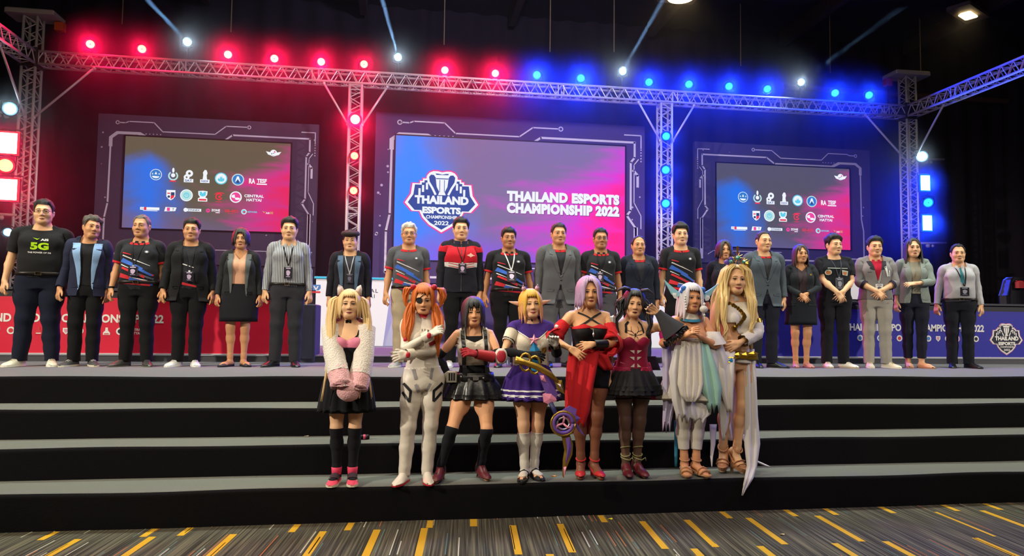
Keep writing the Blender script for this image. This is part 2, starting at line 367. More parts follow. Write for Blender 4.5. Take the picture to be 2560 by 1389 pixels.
K_WHITE = emat('led_white', (0.92, 0.97, 1.0), 1.0); K_CYAN = emat('led_cyan', '#5fd4ee'); K_BLUE = emat('led_blue', '#2f7fd0'); K_RED = emat('led_red', '#f03648')
K_NAVY = emat('led_navy', '#2b4f9e'); K_PINK = emat('led_pink', '#f4489c'); K_DARK = emat('led_dark', '#2a4470'); K_GOLD = emat('led_gold', '#d8b95e'); K_GREEN = emat('led_mint', '#bfe9e4')
def badge_outline():
    # half outline of the event emblem (x >= 0), top to bottom, unit width 1
    h = [(0.0, .44), (.06, .455), (.12, .455), (.17, .43), (.20, .39), (.215, .33), (.26, .33), (.26, .29), (.30, .29), (.30, .25), (.40, .25), (.42, .08), (.50, -.06), (.40, -.19), (.30, -.19), (.26, -.29), (.17, -.40), (0.0, -.52)]
    return h + [(-x, y) for x, y in reversed(h[1:-1])]
def emblem(F, cx, cy, w, cols, lift=0.004):
    out, white, fill, ink = cols; B = badge_outline()
    sc = lambda k, dx=0, dy=0: [(cx+(p[0]*k+dx)*w, cy+(p[1]*k+dy)*w*0.86) for p in B]
    F.poly(out, sc(1.0), lift); F.poly(white, sc(0.955), lift+0.002); F.poly(fill, sc(0.875), lift+0.004)
    # stepped skyline, cup and handles
    for x, t in ((-.29, .17), (-.245, .22), (-.195, .26), (.195, .26), (.245, .22), (.29, .17)): F.rect(white, cx+x*w, cy+t*w*.86-0.05*w, 0.028*w, 0.09*w, lift+0.006)
    q = lambda pts: [(cx+a*w, cy+b*w) for a, b in pts]
    F.poly(white, q([(-.075, .325), (.075, .325), (.085, .29), (.07, .17), (.035, .10), (.05, .06), (-.05, .06), (-.035, .10), (-.07, .17), (-.085, .29)]), lift+0.008)
    for s in (-1, 1):
        F.line(white, q([(s*.075, .30), (s*.10, .335), (s*.15, .34), (s*.185, .30), (s*.175, .23), (s*.125, .15), (s*.085, .07)]), 0.028*w, lift+0.007)
    F.rect(ink, cx, cy+.275*w, .16*w, .012*w, lift+0.01); F.rect(ink, cx-.03*w, cy+.18*w, .008*w, .16*w, lift+0.01); F.rect(ink, cx+.03*w, cy+.18*w, .008*w, .16*w, lift+0.01)
    F.text(white, 'THAILAND', cx, cy-.005*w, .70*w, .11*w, 0.06, lift+0.010); F.text(white, 'ESPORTS', cx, cy-.14*w, .50*w, .09*w, 0.06, lift+0.010)
    F.text(white, 'CHAMPIONSHIP', cx, cy-.228*w, .40*w, .045*w, 0.03, lift+0.010); F.text(white, '2022', cx, cy-.305*w, .19*w, .055*w, 0.03, lift+0.010)
def sponsor_logos(F, cx, cy, W_, H_):
    """three rows of partner marks; W_,H_ are the display size, (cx,cy) its centre"""
    X = lambda u: cx+(u-0.5)*W_
    Yv = lambda v: cy+(0.5-v)*H_
    r = 0.038*W_
    def disc(u, v, a, b, k=1.0): F.disc(a, X(u), Yv(v), r*k*1.08, 0.003); F.disc(b, X(u), Yv(v), r*k*0.9, 0.005)
    # row 1
    F.next(); u, v = .185, .40; F.disc(K_WHITE, X(u), Yv(v), r, .003); F.disc(K_BLUE, X(u), Yv(v), r*.9, .005)
    for a in (-.9, 0, .9): F.poly(K_WHITE, [(X(u)+r*.7*math.sin(a)+r*.22*math.cos(a)*s, Yv(v)+r*.55*math.cos(a)*(1 if k else .1)) for s, k in ((-1, 0), (0, 1), (1, 0))], .007)
    F.disc(K_WHITE, X(u), Yv(v)-r*.25, r*.62, .007, ry=r*.4, a0=math.pi, a1=2*math.pi)
    F.next(); u = .295; F.ring(K_GREEN, X(u), Yv(v)-r*.1, r*.6, r*.85, .004, a0=2.2, a1=7.2); F.disc(K_WHITE, X(u), Yv(v), r*.36, .005); F.disc(K_WHITE, X(u), Yv(v)+r*.9, r*.2, .005, ry=r*.45); F.rect(K_RED, X(u), Yv(v)-r*1.05, r*1.0, r*.25, .005)
    F.next(); u = .395; F.ring(K_WHITE, X(u)+r*.1, Yv(v)+r*.45, r*.22, r*.62, .004); F.ring(K_WHITE, X(u)-r*.35, Yv(v)-r*.25, r*.15, r*.5, .004); F.rect(K_WHITE, X(u), Yv(v)-r*.85, r*1.6, r*.62, .005); F.text(K_NAVY, 'SAT', X(u), Yv(v)-r*.85, r*1.2, r*.4, .02, .007)
    F.next(); u = .50; F.poly(K_WHITE, [(X(u)+a*r, Yv(v)+b*r) for a, b in ((-.4, -.7), (-.3, .3), (-.38, .7), (-.1, 1.2), (.25, 1.15), (.42, .6), (.28, .2), (.4, -.7))], .004); F.rect(K_WHITE, X(u), Yv(v)-r*.85, r*1.6, r*.62, .005); F.text(K_NAVY, 'NSDF', X(u), Yv(v)-r*.85, r*1.2, r*.36, .02, .007)
    F.next(); u = .605; disc(u, v+.015, K_CYAN, K_WHITE); F.poly(K_CYAN, [(X(u)+a*r, Yv(v+.015)+b*r) for a, b in ((-.6, -.3), (-.45, .1), (-.25, -.1), (-.15, .45), (0, .1), (.15, .5), (.28, -.05), (.5, .15), (.6, -.3), (.3, -.55), (-.3, -.55))], .007)
    F.next(); u = .715; disc(u, v+.02, K_GREEN, K_BLUE); F.poly(K_WHITE, [(X(u)+a*r, Yv(v+.02)+b*r) for a, b in ((-.15, .6), (.15, .6), (.5, -.5), (.2, -.2), (0, .1), (-.2, -.2), (-.5, -.5))], .007); F.poly(K_DARK, [(X(u)+a*r, Yv(v+.02)+b*r) for a, b in ((0, .1), (.25, -.6), (-.25, -.6))], .007)
    F.next(); u = .845; F.text(K_WHITE, 'RA', X(u)-r*.95, Yv(v+.03), r*1.1, r*.95, .04, .005); F.rect(K_RED, X(u)-r*1.45, Yv(v+.03), r*.3, r*1.0, .004); F.text(K_WHITE, 'TESF', X(u)+r*.75, Yv(v+.03)+r*.1, r*1.7, r*.75, .04, .005); F.rect(K_WHITE, X(u)+r*.75, Yv(v+.03)-r*.5, r*1.8, r*.22, .005)
    # row 2
    F.next(); v = .615; u = .285; q = lambda pts: [(X(u)+a*r, Yv(v)+b*r) for a, b in pts]
    sh = [(-.75, .85), (.75, .85), (.75, -.3), (.4, -.75), (0, -1.0), (-.4, -.75), (-.75, -.3)]
    F.poly(K_WHITE, q(sh), .003); F.poly(K_DARK, q([(0, .45), (.62, .45), (.62, -.1), (0, -.1)]), .005); F.poly(K_RED, q([(0, -.1), (.6, -.1), (.55, -.45), (0, -.85)]), .005); F.poly(K_RED, q([(-.6, .35), (-.1, .35), (-.1, .15), (-.6, .15)]), .005); F.disc(K_DARK, X(u)-r*.32, Yv(v)-r*.35, r*.22, .006)
    F.next(); u = .385; disc(u, v, K_WHITE, K_GREEN); F.ring(K_CYAN, X(u), Yv(v), r*.35, r*.5, .007); F.ring(K_CYAN, X(u), Yv(v)+r*.1, r*.1, r*.2, .007)
    F.next(); u = .49; F.poly(K_WHITE, q([(-.8, .85), (0, .95), (.8, .85), (.75, .2), (.45, -.25), (.8, -.45), (.8, -1.0), (-.8, -1.0), (-.8, -.45), (-.45, -.25), (-.75, .2)]), .003); F.poly(K_CYAN, q([(-.55, .7), (-.2, .75), (0, .4), (.2, .75), (.55, .7), (.5, .1), (.15, -.1), (-.15, -.1), (-.5, .1)]), .005); F.rect(K_RED, X(u), Yv(v)-r*.7, r*1.25, r*.3, .005)
    F.next(); u = .595; F.ring(K_RED, X(u), Yv(v)-r*.05, r*.4, r*.62, .004, a0=.4, a1=6.0); F.disc(K_RED, X(u)+r*.1, Yv(v)-r*.05, r*.22, .004); F.poly(K_RED, q([(-.9, .3), (-.3, .75), (.6, .75), (1.0, .45), (.5, .55), (-.2, .5)]), .004); F.rect(K_RED, X(u), Yv(v)-r*.95, r*1.0, r*.1, .004)
    F.next(); u = .705; F.disc(K_WHITE, X(u), Yv(v), r*1.05, .003); F.disc(K_PINK, X(u), Yv(v), r*.82, .005, ry=r*.85)
    F.disc(K_WHITE, X(u)-r*.32, Yv(v)+r*.12, r*.42, .006, ry=r*.3); F.disc(K_WHITE, X(u)+r*.3, Yv(v)-r*.3, r*.45, .006, ry=r*.22); F.disc(K_PINK, X(u)+r*.12, Yv(v)+r*.2, r*.3, .008)
    F.next(); u = .825; F.text(K_WHITE, 'CENTRAL', X(u), Yv(v)+r*.3, r*3.4, r*.52, .035, .005); F.text(K_WHITE, 'HATYAI', X(u), Yv(v)-r*.42, r*2.6, r*.52, .035, .005)
    # row 3, thin wordmarks
    v = .775
    for u, w, kind in ((.155, 3.2, 'a'), (.285, 2.0, 'b'), (.425, 3.0, 'c'), (.56, 2.4, 'd'), (.68, 2.3, 'e'), (.80, 2.8, 'f'), (.92, 2.0, 'g')):
        F.next(); x, y = X(u), Yv(v)
        if kind == 'a': F.rect(K_WHITE, x, y, r*w, r*.5, .004); F.rect(K_RED, x-r*.75, y, r*.4, r*.5, .006); [F.rect(K_DARK, x-r*1.35+r*.2*i, y, r*.06, r*.25, .006) for i in range(3)]; F.rect(K_WHITE, x+r*.1, y-r*.38, r*2.4, r*.1, .004)
        elif kind == 'b': F.poly(K_WHITE, [(x-r*1.0, y-r*.4), (x-r*.8, y+r*.4), (x+r*1.05, y+r*.35), (x+r*.85, y-r*.3)], .004); F.rect(K_PINK, x-r*.3, y, r*.5, r*.6, .006); F.text(K_DARK, 'T', x+r*.5, y, r*.3, r*.4, .03, .006)
        elif kind == 'c': F.disc(K_WHITE, x-r*1.1, y, r*.36, .004); F.rect(K_WHITE, x+r*.25, y, r*2.6, r*.5, .004); F.text(K_DARK, 'SYNNEX', x+r*.3, y, r*2.0, r*.3, .02, .006)
        elif kind == 'd': F.ring(K_PINK, x-r*.85, y, r*.14, r*.36, .004); F.rect(K_PINK, x-r*.85, y-r*.1, r*.7, r*.12, .005); F.text(K_WHITE, 'ZONE', x+r*.45, y+r*.1, r*1.5, r*.42, .04, .004); F.rect(K_WHITE, x+r*.8, y-r*.32, r*.7, r*.14, .004)
        elif kind == 'e': F.text(K_RED, 'SE-ED', x, y+r*.05, r*w, r*.5, .03, .004); F.rect(K_RED, x, y-r*.42, r*1.3, r*.05, .004)
        elif kind == 'f': F.disc(K_WHITE, x-r*1.0, y, r*.48, .003); F.disc(K_CYAN, x-r*1.0, y, r*.38, .005); F.disc(K_RED, x-r*.95, y-r*.05, r*.2, .007); F.text(K_CYAN, 'NETWORK', x+r*.45, y, r*1.7, r*.3, .03, .004)
        else: F.poly(K_GOLD, [(x-r*1.0, y+r*.3), (x-r*.7, y-r*.1), (x-r*.2, y+r*.28), (x-r*.6, y+r*.05)], .004); F.text(K_WHITE, 'AIS', x-r*.05, y-r*.1, r*.7, r*.32, .03, .004); F.text(K_GOLD, '5G', x+r*.65, y-r*.05, r*.5, r*.42, .03, .004)
    # winged ball, top right
    F.next(); u, v = .945, .105; x, y = X(u), Yv(v)
    for s in (-1, 1): F.poly(K_WHITE, [(x+s*r*.3, y-r*.5), (x+s*r*.4, y+r*.1), (x+s*r*1.35, y+r*.28), (x+s*r*.95, y-r*.3)], .003)
    F.disc(K_WHITE, x, y, r*.62, .005); F.poly(K_DARK, [(x-r*.1, y), (x+r*.12, y+r*.05), (x+r*.05, y-r*.18)], .007); F.disc(K_PINK, x+r*.2, y+r*.22, r*.14, .007); F.disc(K_DARK, x-r*.3, y-r*.15, r*.1, .007); F.rect(K_DARK, x, y-r*.52, r*.5, r*.05, .007)

PRINT = {}
def screen(name, label, fr, disp, ys, rz, base_col, line_col, gain, dark, flip, kind):
    """fr: frame pixel corners (left, top-left y, right, top-right y); disp: display pixels (l, t, r, b at left)"""
    tl, tr = P(fr[0], fr[1], y=ys), P(fr[2], fr[3], y=ys)
    z1 = (tl.z+tr.z)/2; w = tr.x-tl.x; cx = (tl.x+tr.x)/2
    a, b = P(disp[0], disp[1], y=ys), P(disp[2], disp[3], y=ys)
    z0 = P(fr[0]+5, 705 if kind == 'main' else 655, y=ys).z
    root = empty(name, (cx, ys, PZ), rz, label, 'screen', None)
    zt, zb = z1-PZ, z0-PZ
    pm = mat('backdrop_print', base_col, 0.8, vary=0.18, bscale=1.2)
    fb = MB(); fb.box2((-w/2, 0, zb), (w/2, 0.12, zt)); fb.build('surround', pm, root)
    if True:
        sp = MB(); sp.box2((-w/2, 0.05, 0), (w/2, 0.15, zb)); sp.build('skirt', mat('screen_skirt', '#3b3944', 0.8) if kind != 'main' else pm, root)
    dl, dr, dt, db = a.x-cx, b.x-cx, a.z-PZ, P((disp[0]+disp[2])/2, disp[4], y=ys).z-PZ
    quad_uv('display', [(dl, -0.012, db), (dr, -0.012, db), (dr, -0.012, dt), (dl, -0.012, dt)], smoke_mat(name+'_picture', gain, dark, 0.15 if kind == 'side' else 0.06, 0.72 if kind == 'side' else 0.60, 1.75 if kind == 'side' else 1.35, ('#2b7dfb', '#e0409c', '#ff2f68') if kind == 'side' else ('#2f86ff', '#d43ad0', '#ff2488')), root)
    bz = MB(); t = 0.025
    for A, B in (((dl-t, db-t), (dl, dt+t)), ((dr, db-t), (dr+t, dt+t)), ((dl, dt), (dr, dt+t)), ((dl, db-t), (dr, db))): bz.box2((A[0], -0.03, A[1]), (B[0], 0, B[1]))
    bz.build('bezel', mat('screen_bezel', '#15131c', 0.5), root)
    # circuit lines printed on the surround; u,v in display-independent fractions of the surround
    F = Flat((0, 0, zb), (1, 0, 0), (0, 0, 1), (0, -1, 0)); h = zt-zb; s = -1 if flip else 1
    q = lambda pts: [(s*(p[0]-0.5)*w, p[1]*h) for p in pts]
    lm = mat('backdrop_line', line_col, 0.7); k = 0.011*w
    x0, x1 = 0.062, 0.925
    F.poly(lm, q([(x0-.012, .78), (x0-.012, .845), (x0+.02, .885), (x0+.125, .885), (x0+.165, .852), (x0+.235, .852), (x0+.235, .838), (x0+.152, .838), (x0+.115, .866), (x0+.028, .866), (x0+.004, .838), (x0+.004, .78)][::s]), .002)
    F.line(lm, q([(x0+.23, .845), (.555, .845), (.60, .895), (.965-.005, .895), (.965-.005, .80), (.945, .77), (.945, .47), (.93, .44), (.965, .36), (.965, .12)]), k*.72)
    F.line(lm, q([(.965, .36), (.965, .04)]), k*1.5)
    F.line(lm, q([(x0-.004, .80), (x0-.006, .40), (x0-.018, .30), (x0-.018, .06), (x0+.09, .06), (x0+.12, .035), (.5, .035)]), k*.7)
    F.line(lm, q([(.09, .945), (.12, .945), (.135, .955), (.245, .955), (.285, .895), (.52, .895), (.57, .955), (.67, .955)]), k*.45); F.ring(lm, *q([(.085, .945)])[0], k*.5, k*.85); F.ring(lm, *q([(.675, .955)])[0], k*.5, k*.85)
    F.line(lm, q([(.92, .94), (.985, .94), (.985, .86)]), k*.4); F.line(lm, q([(.975, .79), (.958, .755), (.958, .52), (.985, .44), (.985, .36)]), k*.35); F.line(lm, q([(.955, .72), (.972, .69), (.972, .62)]), k*.9)
    for i in range(5): F.rect(lm, *q([(x0+.15+.016*i, .875)])[0], k*.5, k*.35)
    for i in range(5): F.rect(lm, *q([(.985, .85-.018*i)])[0], k*.4, k*.5)
    F.line(lm, q([(.52, .1), (.9, .1), (.93, .07)]), k*.3)
    tag(F.build('circuit_print', root, 'pale circuit board lines printed on the surround'), kind='stuff')
    G = Flat((0, 0, zb), (1, 0, 0), (0, 0, 1), (0, -1, 0)); dm = mat('backdrop_dot', '#d8d4ee', 0.6)
    for i in range(16): G.disc(dm, *q([(rnd.choice((rnd.uniform(.01, .05), rnd.uniform(.95, .99), rnd.uniform(.6, .95))), rnd.uniform(.1, .97))])[0], k*rnd.uniform(.15, .45), .002, 8)
    tag(G.build('dot_print', root), kind='stuff')
    D = Flat(((dl+dr)/2, -0.012, (dt+db)/2), (1, 0, 0), (0, 0, 1), (0, -1, 0)); dw, dh = dr-dl, dt-db
    return root, D, dw, dh
YS = 15.7
r1, D1, w1, h1 = screen('led_screen', 'left LED screen showing rows of sponsor logos on blue and red smoke', (247, 276, 797, 318), (315, 340, 727, 378, 575), YS, 0.0, '#554d66', '#f2eeff', 0.85, ('#6a6350', '#7b6a8c'), False, 'side')
sponsor_logos(D1, -w1*0.02, -h1*0.01, w1*0.93, h1*1.0); D1.build('logo', r1)
r2, D2, w2, h2 = screen('led_screen', 'large centre LED screen with the championship emblem and title', (940, 279, 1612, 316), (990, 338, 1562, 364, 655), YS, 0.0, '#54487a', '#f4efff', 1.15, ('#7d6c96', '#8a58e0'), False, 'main')
emblem(D2, -w2*.303, -h2*.01, w2*.325, (K_PINK, K_WHITE, K_NAVY, K_NAVY))
D2.build('emblem', r2, 'shield emblem with a trophy and stepped skyline')
D2.text(K_WHITE, 'THAILAND ESPORTS', w2*.225, h2*.043, w2*.50, h2*.088, .075, .006, 1.10); D2.text(K_WHITE, 'CHAMPIONSHIP 2022', w2*.225, -h2*.055, w2*.50, h2*.088, .075, .006, 1.10)
SHD = emat('led_title_shade', '#8a3d8f')
D2.text(SHD, 'THAILAND ESPORTS', w2*.227, h2*.038, w2*.504, h2*.09, .09, .003, 1.10); D2.text(SHD, 'CHAMPIONSHIP 2022', w2*.227, -h2*.060, w2*.504, h2*.09, .09, .003, 1.10)
D2.build('title_lettering', r2, 'white event title in two lines')
r3, D3, w3, h3 = screen('led_screen', 'right LED screen showing rows of sponsor logos, nearest the right tower', (1737, 351, 2174, 378), (1790, 407, 2122, 423, 620), YS, 0.0, '#4e4a70', '#efecff', 0.85, ('#5d5a5c', '#6a6390'), True, 'side')
sponsor_logos(D3, 0, 0, w3*0.97, h3*1.0); D3.build('logo', r3)
# ------------------------------------------------------------------ truss goalpost, stage lamps, haze
ALU = mat('aluminium', '#dcdad6', 0.42, 0.25, spec=0.6); ALU2 = mat('aluminium_plate', '#b4b0a4', 0.5, 0.2)
BLK = mat('black_metal', '#16161a', 0.5, 0.3); TY = 14.5; TA = 0.24
RED = (1.0, 0.004, 0.075); BLU = (0.006, 0.03, 1.0); WHT = (0.62, 0.82, 1.0)
def truss(root, a, b, skip=None, label=None):
    """box truss along a-b (first chord), the other three chords offset by u and w"""
    a, b = Vector(a), Vector(b); d = (b-a).normalized()
    if abs(d.z) > 0.9: u, w = Vector((1, 0, 0))*TA, Vector((0, 1, 0))*TA
    elif abs(d.x) > 0.9: u, w = Vector((0, 0, 1))*TA, Vector((0, 1, 0))*TA
    else: u, w = Vector((0, 0, 1))*TA, Vector((1, 0, 0))*TA
    L_ = (b-a).length
    for o in (u*0, u, w, u+w): MB().tube(a+o, b+o, 0.025, n=10).build('chord', ALU, root, True)
    mb = MB(); n = max(2, int(L_/0.27)); st = L_/n
    for o1, o2 in ((u*0, u), (w, w+u), (u*0, w), (u, u+w)):
        for i in range(n):
            p = a+d*(st*i); mb.tube(p+o1, p+d*(st/2)+o2, 0.011, n=5, caps=False); mb.tube(p+d*(st/2)+o2, p+d*st+o1, 0.011, n=5, caps=False)
        for k in range(int(L_/2.5)+1):
            for e in (0.05, 0.17):
                p = a+d*min(L_-.01, k*2.5+e); mb.tube(p+o1, p+o2, 0.011, n=5, caps=False)
    mb.build('lacing', ALU, root, False, 'stuff')
xl = P(54, 150, y=TY).x; xr = P(2266, 250, y=TY).x
zb = P(700, 195.6, y=TY).z; ztop = zb+TA
zl = P(60, 38, y=TY).z; zr = P(2266, 190, y=TY).z
def brace(root, a, b): 
    mb = MB(); mb.tube(a, b, 0.022, n=8); mb.ball(a, 0.035, 8, 6); mb.ball(b, 0.035, 8, 6); mb.build('strut', ALU, root, True)
def tower(x, ztop_, label, side):
    r = empty('truss_tower', (x+TA/2, TY+TA/2, PZ), 0, label, 'truss tower', 'corner towers of the truss')
    o = Vector((-TA/2, -TA/2, 0)); H = ztop_-PZ
    truss(r, o, o+Vector((0, 0, H)))
    mb = MB(); mb.box((0, 0, 0.01), (0.7, 0.7, 0.02)); mb.build('base_plate', ALU2, r)
    mb = MB(); mb.bbox((0.02*side, 0.0, H+0.05), (0.86, 0.5, 0.10), 0.02); mb.build('top_plate', ALU2, r)
    mb = MB(); zc = zb-PZ+TA/2
    for sx_ in (-1, 1):
        mb.box((sx_*(TA/2+0.03), 0, zc), (0.02, TA+0.1, TA+0.12)); mb.box((0, sx_*(TA/2+0.03), zc), (TA+0.1, 0.02, TA+0.12))
    mb.build('sleeve_block', mat('sleeve', '#4d5550', 0.5, 0.5), r)
    mb = MB(); cs = -0.36*side
    mb.box((side*0.42, 0.1, H-0.10), (0.16, 0.12, 0.16)); mb.build('hoist', mat('hoist', '#c0561c' if side > 0 else '#b8483c', 0.5), r)
    mb = MB(); mb.path([(side*0.42, 0.1, H-0.15), (side*0.40, 0.1, H-0.6), (side*0.3, 0.1, zc+0.2)], 0.02, 6); mb.build('hoist_chain', mat('chain', '#3a2320', 0.6), r)
    brace(r, (side*(TA/2+0.02), -TA/2, zc-1.15), (side*1.15, -TA/2, zc-0.14))
    brace(r, (0, -TA/2-0.02, zc-1.15), (0, -1.1, zc-0.14))
    for zz in (zc-1.1, zc-3.0):
        mb = MB(); mb.tube((-side*0.05, -TA/2-0.03, zz), (-side*0.75, -TA/2-0.06, zz+0.02), 0.025); o_ = mb.build('cross_tube', ALU2, r, True)
        for dx, rr_ in ((.3, .05), (.42, .035)): mb = MB(); mb.ball((-side*dx, -TA/2-.05, zz-.055), rr_, 8, 6); mb.build('clamp', ALU2, o_, True)
    return r
# hoist sits on the inner side of each tower: side=+1 for the left tower is handled by mirrored offsets
tl_ = tower(xl, zl, 'left truss tower of silvery box truss with a plate on top, red lamps beside it', 1)
tr_ = tower(xr, zr, 'right truss tower of silvery box truss with a plate on top, blue lamps beside it', -1)
r = empty('overhead_truss', ((xl+xr)/2, TY, zb), 0, 'long silvery overhead truss carrying the row of red and blue lamps', 'truss')
truss(r, (xl+TA-(xl+xr)/2, 0, 0), (xr-(xl+xr)/2, 0, 0))
for x, lab, sd in ((xl, 'truss arm running from the left tower towards the hall', 'l'), (xr, 'bluish truss arm running from the right tower towards the hall', 'r')):
    r = empty('side_truss', (x, TY, zb), 0, lab, 'truss', 'side arms of the truss'); truss(r, (0, -9.0, 0), (0, -0.02, 0))
for px, lab in ((885, 'slim truss post with three red lamps between left and centre screens'), (1665, 'slim truss post with three blue lamps between centre and right screens')):
    x = P(px-(13 if px < 1000 else 12), 300, y=TY).x
    r = empty('truss_post', (x+TA/2, TY+TA/2, PZ), 0, lab, 'truss post', 'middle posts of the truss'); o = Vector((-TA/2, -TA/2, 0))
    truss(r, o, o+Vector((0, 0, zb-PZ-0.03))); mb = MB(); mb.box((0, 0, .01), (.6, .6, .02)); mb.build('base_plate', ALU2, r)
    for s in (-1, 1): brace(r, (s*(TA/2+.02), -TA/2, zb-PZ-0.85), (s*0.62, -TA/2, zb-PZ-0.05))

ORD = ['first', 'second', 'third', 'fourth', 'fifth', 'sixth', 'seventh', 'eighth', 'ninth', 'tenth']
CORE = {'red': emat('lens_red', (1.0, 0.20, 0.07), 7.0), 'blue': emat('lens_blue', (0.02, 0.45, 1.0), 2.6), 'white': emat('lens_white', (0.55, 0.85, 1.0), 9.0)}
RIM = {'red': emat('lens_rim_red', (1.0, 0.02, 0.03), 1.6), 'blue': emat('lens_rim_blue', (0.0, 0.12, 1.0), 1.6), 'white': emat('lens_rim_white', (0.2, 0.5, 0.8), 1.2)}
PUP = mat('lens_pupil', '#402018', 0.4)
def lamp(px, py, color, label, R=0.082, y=TY-0.03, target=None, power=60.0, hang='up', group=None, beam=None, cone=150, pupil=False):
    c = P(px, py, y=y); t = Vector(target) if target is not None else Vector((c.x*0.55+0.8, 4.0, 1.0))
    d = (t-c).normalized(); root = empty('stage_lamp', c, 0, label, 'stage lamp', group)
    q = d.to_track_quat('Z', 'Y')
    def place(mb): mb.v = [tuple(q @ Vector(v)) for v in mb.v]; return mb
    def circ(r, z, n=20): return [(r*math.cos(2*math.pi*i/n), r*math.sin(2*math.pi*i/n), z) for i in range(n)]
    mb = MB(); mb.loft([circ(.4*R, -.21), circ(.9*R, -.19), circ(1.12*R, -.10), circ(1.22*R, .0), circ(1.30*R, .02), circ(1.28*R, .035), circ(1.13*R, .035), circ(1.1*R, .012)], True, False)
    place(mb).build('housing', BLK, root, True)
    mb = MB(); mb.loft([circ(1.1*R, .012), circ(.86*R, .016)], False, False); place(mb).build('lens_rim', RIM[color], root)
    mb = MB(); mb.loft([circ(.90*R, .015), circ(.6*R, .026), circ(.25*R, .03)]); place(mb).build('lens', CORE[color], root)
    if pupil:
        mb = MB(); mb.loft([circ(.12*R, .029, 8), circ(.1*R, .035, 8)]); place(mb).build('lens_pupil', PUP, root)
    # yoke and clamp stay upright
    mb = MB(); dz = -1 if hang == 'up' else 1
    if hang == 'side': mb.tube((0, .06, 0), (0, .18, .0), .015)
    else:
        mb.path([(-1.38*R, -.02, 0), (-1.38*R, -.0, dz*1.3*R), (0, .03, dz*1.62*R), (1.38*R, -.0, dz*1.3*R), (1.38*R, -.02, 0)], .012, 6); mb.tube((0, .03, dz*1.6*R), (0, .04, min(dz*2.1*R, zb+TA-c.z+.01) if hang == 'up' else dz*2.1*R), .022)
    mb.build('yoke', BLK, root)
    col = {'red': RED, 'blue': BLU, 'white': WHT}[color]; lp = c + d*0.07
    if power: light('SPOT', 'lamp_'+color, lp, lp+d, col, power, spot_size=math.radians(cone), spot_blend=0.6, shadow_soft_size=0.05)
    if beam is not None: light('SPOT', 'beam_'+color, lp, P(beam[0], beam[1], y=14.1), (0.3, 0.55, 1.0), 90000, spot_size=math.radians(3.2), spot_blend=0.4, shadow_soft_size=0.03)
    return root
reds = [(226, 110), (355, 122), (570, 136), (686, 146), (803, 154), (910, 160), (1112, 175), (1238, 183)]
blues = [(1342, 187), (1452, 195), (1622, 205), (1722, 210), (1822, 215), (1918, 222), (2087, 232), (2172, 237)]
PR = [1.0, .7, 1.2, 1.1, 1.2, .9, 1.7, 1.6]; PB = [1.4, 1.6, 1.1, 1.0, 1.0, 1.0, .8, .7]
for i, (x, y) in enumerate(reds): lamp(x, y, 'red', '%s red lamp along the overhead truss, counted from the left tower' % ORD[i], power=230*PR[i], group='red lamps on the overhead truss', pupil=i in (0, 1, 3, 5))
for i, (x, y) in enumerate(blues): lamp(x, y, 'blue', '%s blue lamp along the overhead truss, counted from the middle towards the right tower' % ORD[i], power=480*PB[i], group='blue lamps on the overhead truss')
for i, (x, y, bx, by, lab) in enumerate(((468, 105, 340, -30, 'white beam lamp among the red lamps, over the left screen'), (995, 143, 948, -30, 'white beam lamp over the left edge of the centre screen'), (1557, 178, 1680, -40, 'white beam lamp over the right edge of the centre screen'), (2003, 205, 2280, 0, 'white beam lamp between blue lamps, over the right screen'))):
    lamp(x, y, 'white', lab, 0.075, power=40, group='white beam lamps on the overhead truss', beam=(bx, by), target=P(bx, by, y=8.0)*0.3+Vector((0, 3, 2)))
for i, (x, y) in enumerate(((888, 298), (886, 389), (884, 476))): lamp(x, y, 'red', ['large glaring', 'middle', 'lowest'][i]+' red lamp on the slim truss post left of the centre screen', [.105, .08, .08][i], TY-.14, power=[420, 60, 60][i], hang='side', group='red lamps on the middle post', pupil=i > 0)
for i, (x, y) in enumerate(((1665, 340), (1664, 424), (1664, 508))): lamp(x, y, 'blue', ['topmost', 'middle', 'lowest'][i]+' blue lamp on the slim truss post right of the centre screen', .085, TY-.14, power=240, hang='side', group='blue lamps on the middle post')
lamp(25, 272, 'white', 'white lamp hung beside the left tower above the square red lamp', .11, TY-.2, power=25, hang='down', target=P(-200, 100, y=8))
lamp(2305, 391, 'white', 'white lamp hung beside the right tower above the blue panels', .11, TY-.2, power=25, hang='down', beam=(2640, 230), target=P(2640, 230, y=8)*.3+Vector((2, 3, 2)))
lamp(14, 413, 'red', 'round red lamp between the two square red panels', .13, TY-.2, power=40, hang='down')
lamp(2320, 506, 'blue', 'round blue lamp between the two blue panels', .1, TY-.2, power=40, hang='down', pupil=True)
lamp(20, 580, 'white', 'small bluish lamp low on the left tower behind the printed black tee', .07, TY-.2, power=6, hang='down')
PCORE = {'red': emat('panel_red', (1.0, 0.55, 0.45), 8.0), 'blue': emat('panel_blue', (0.35, 0.95, 1.0), 5.0)}
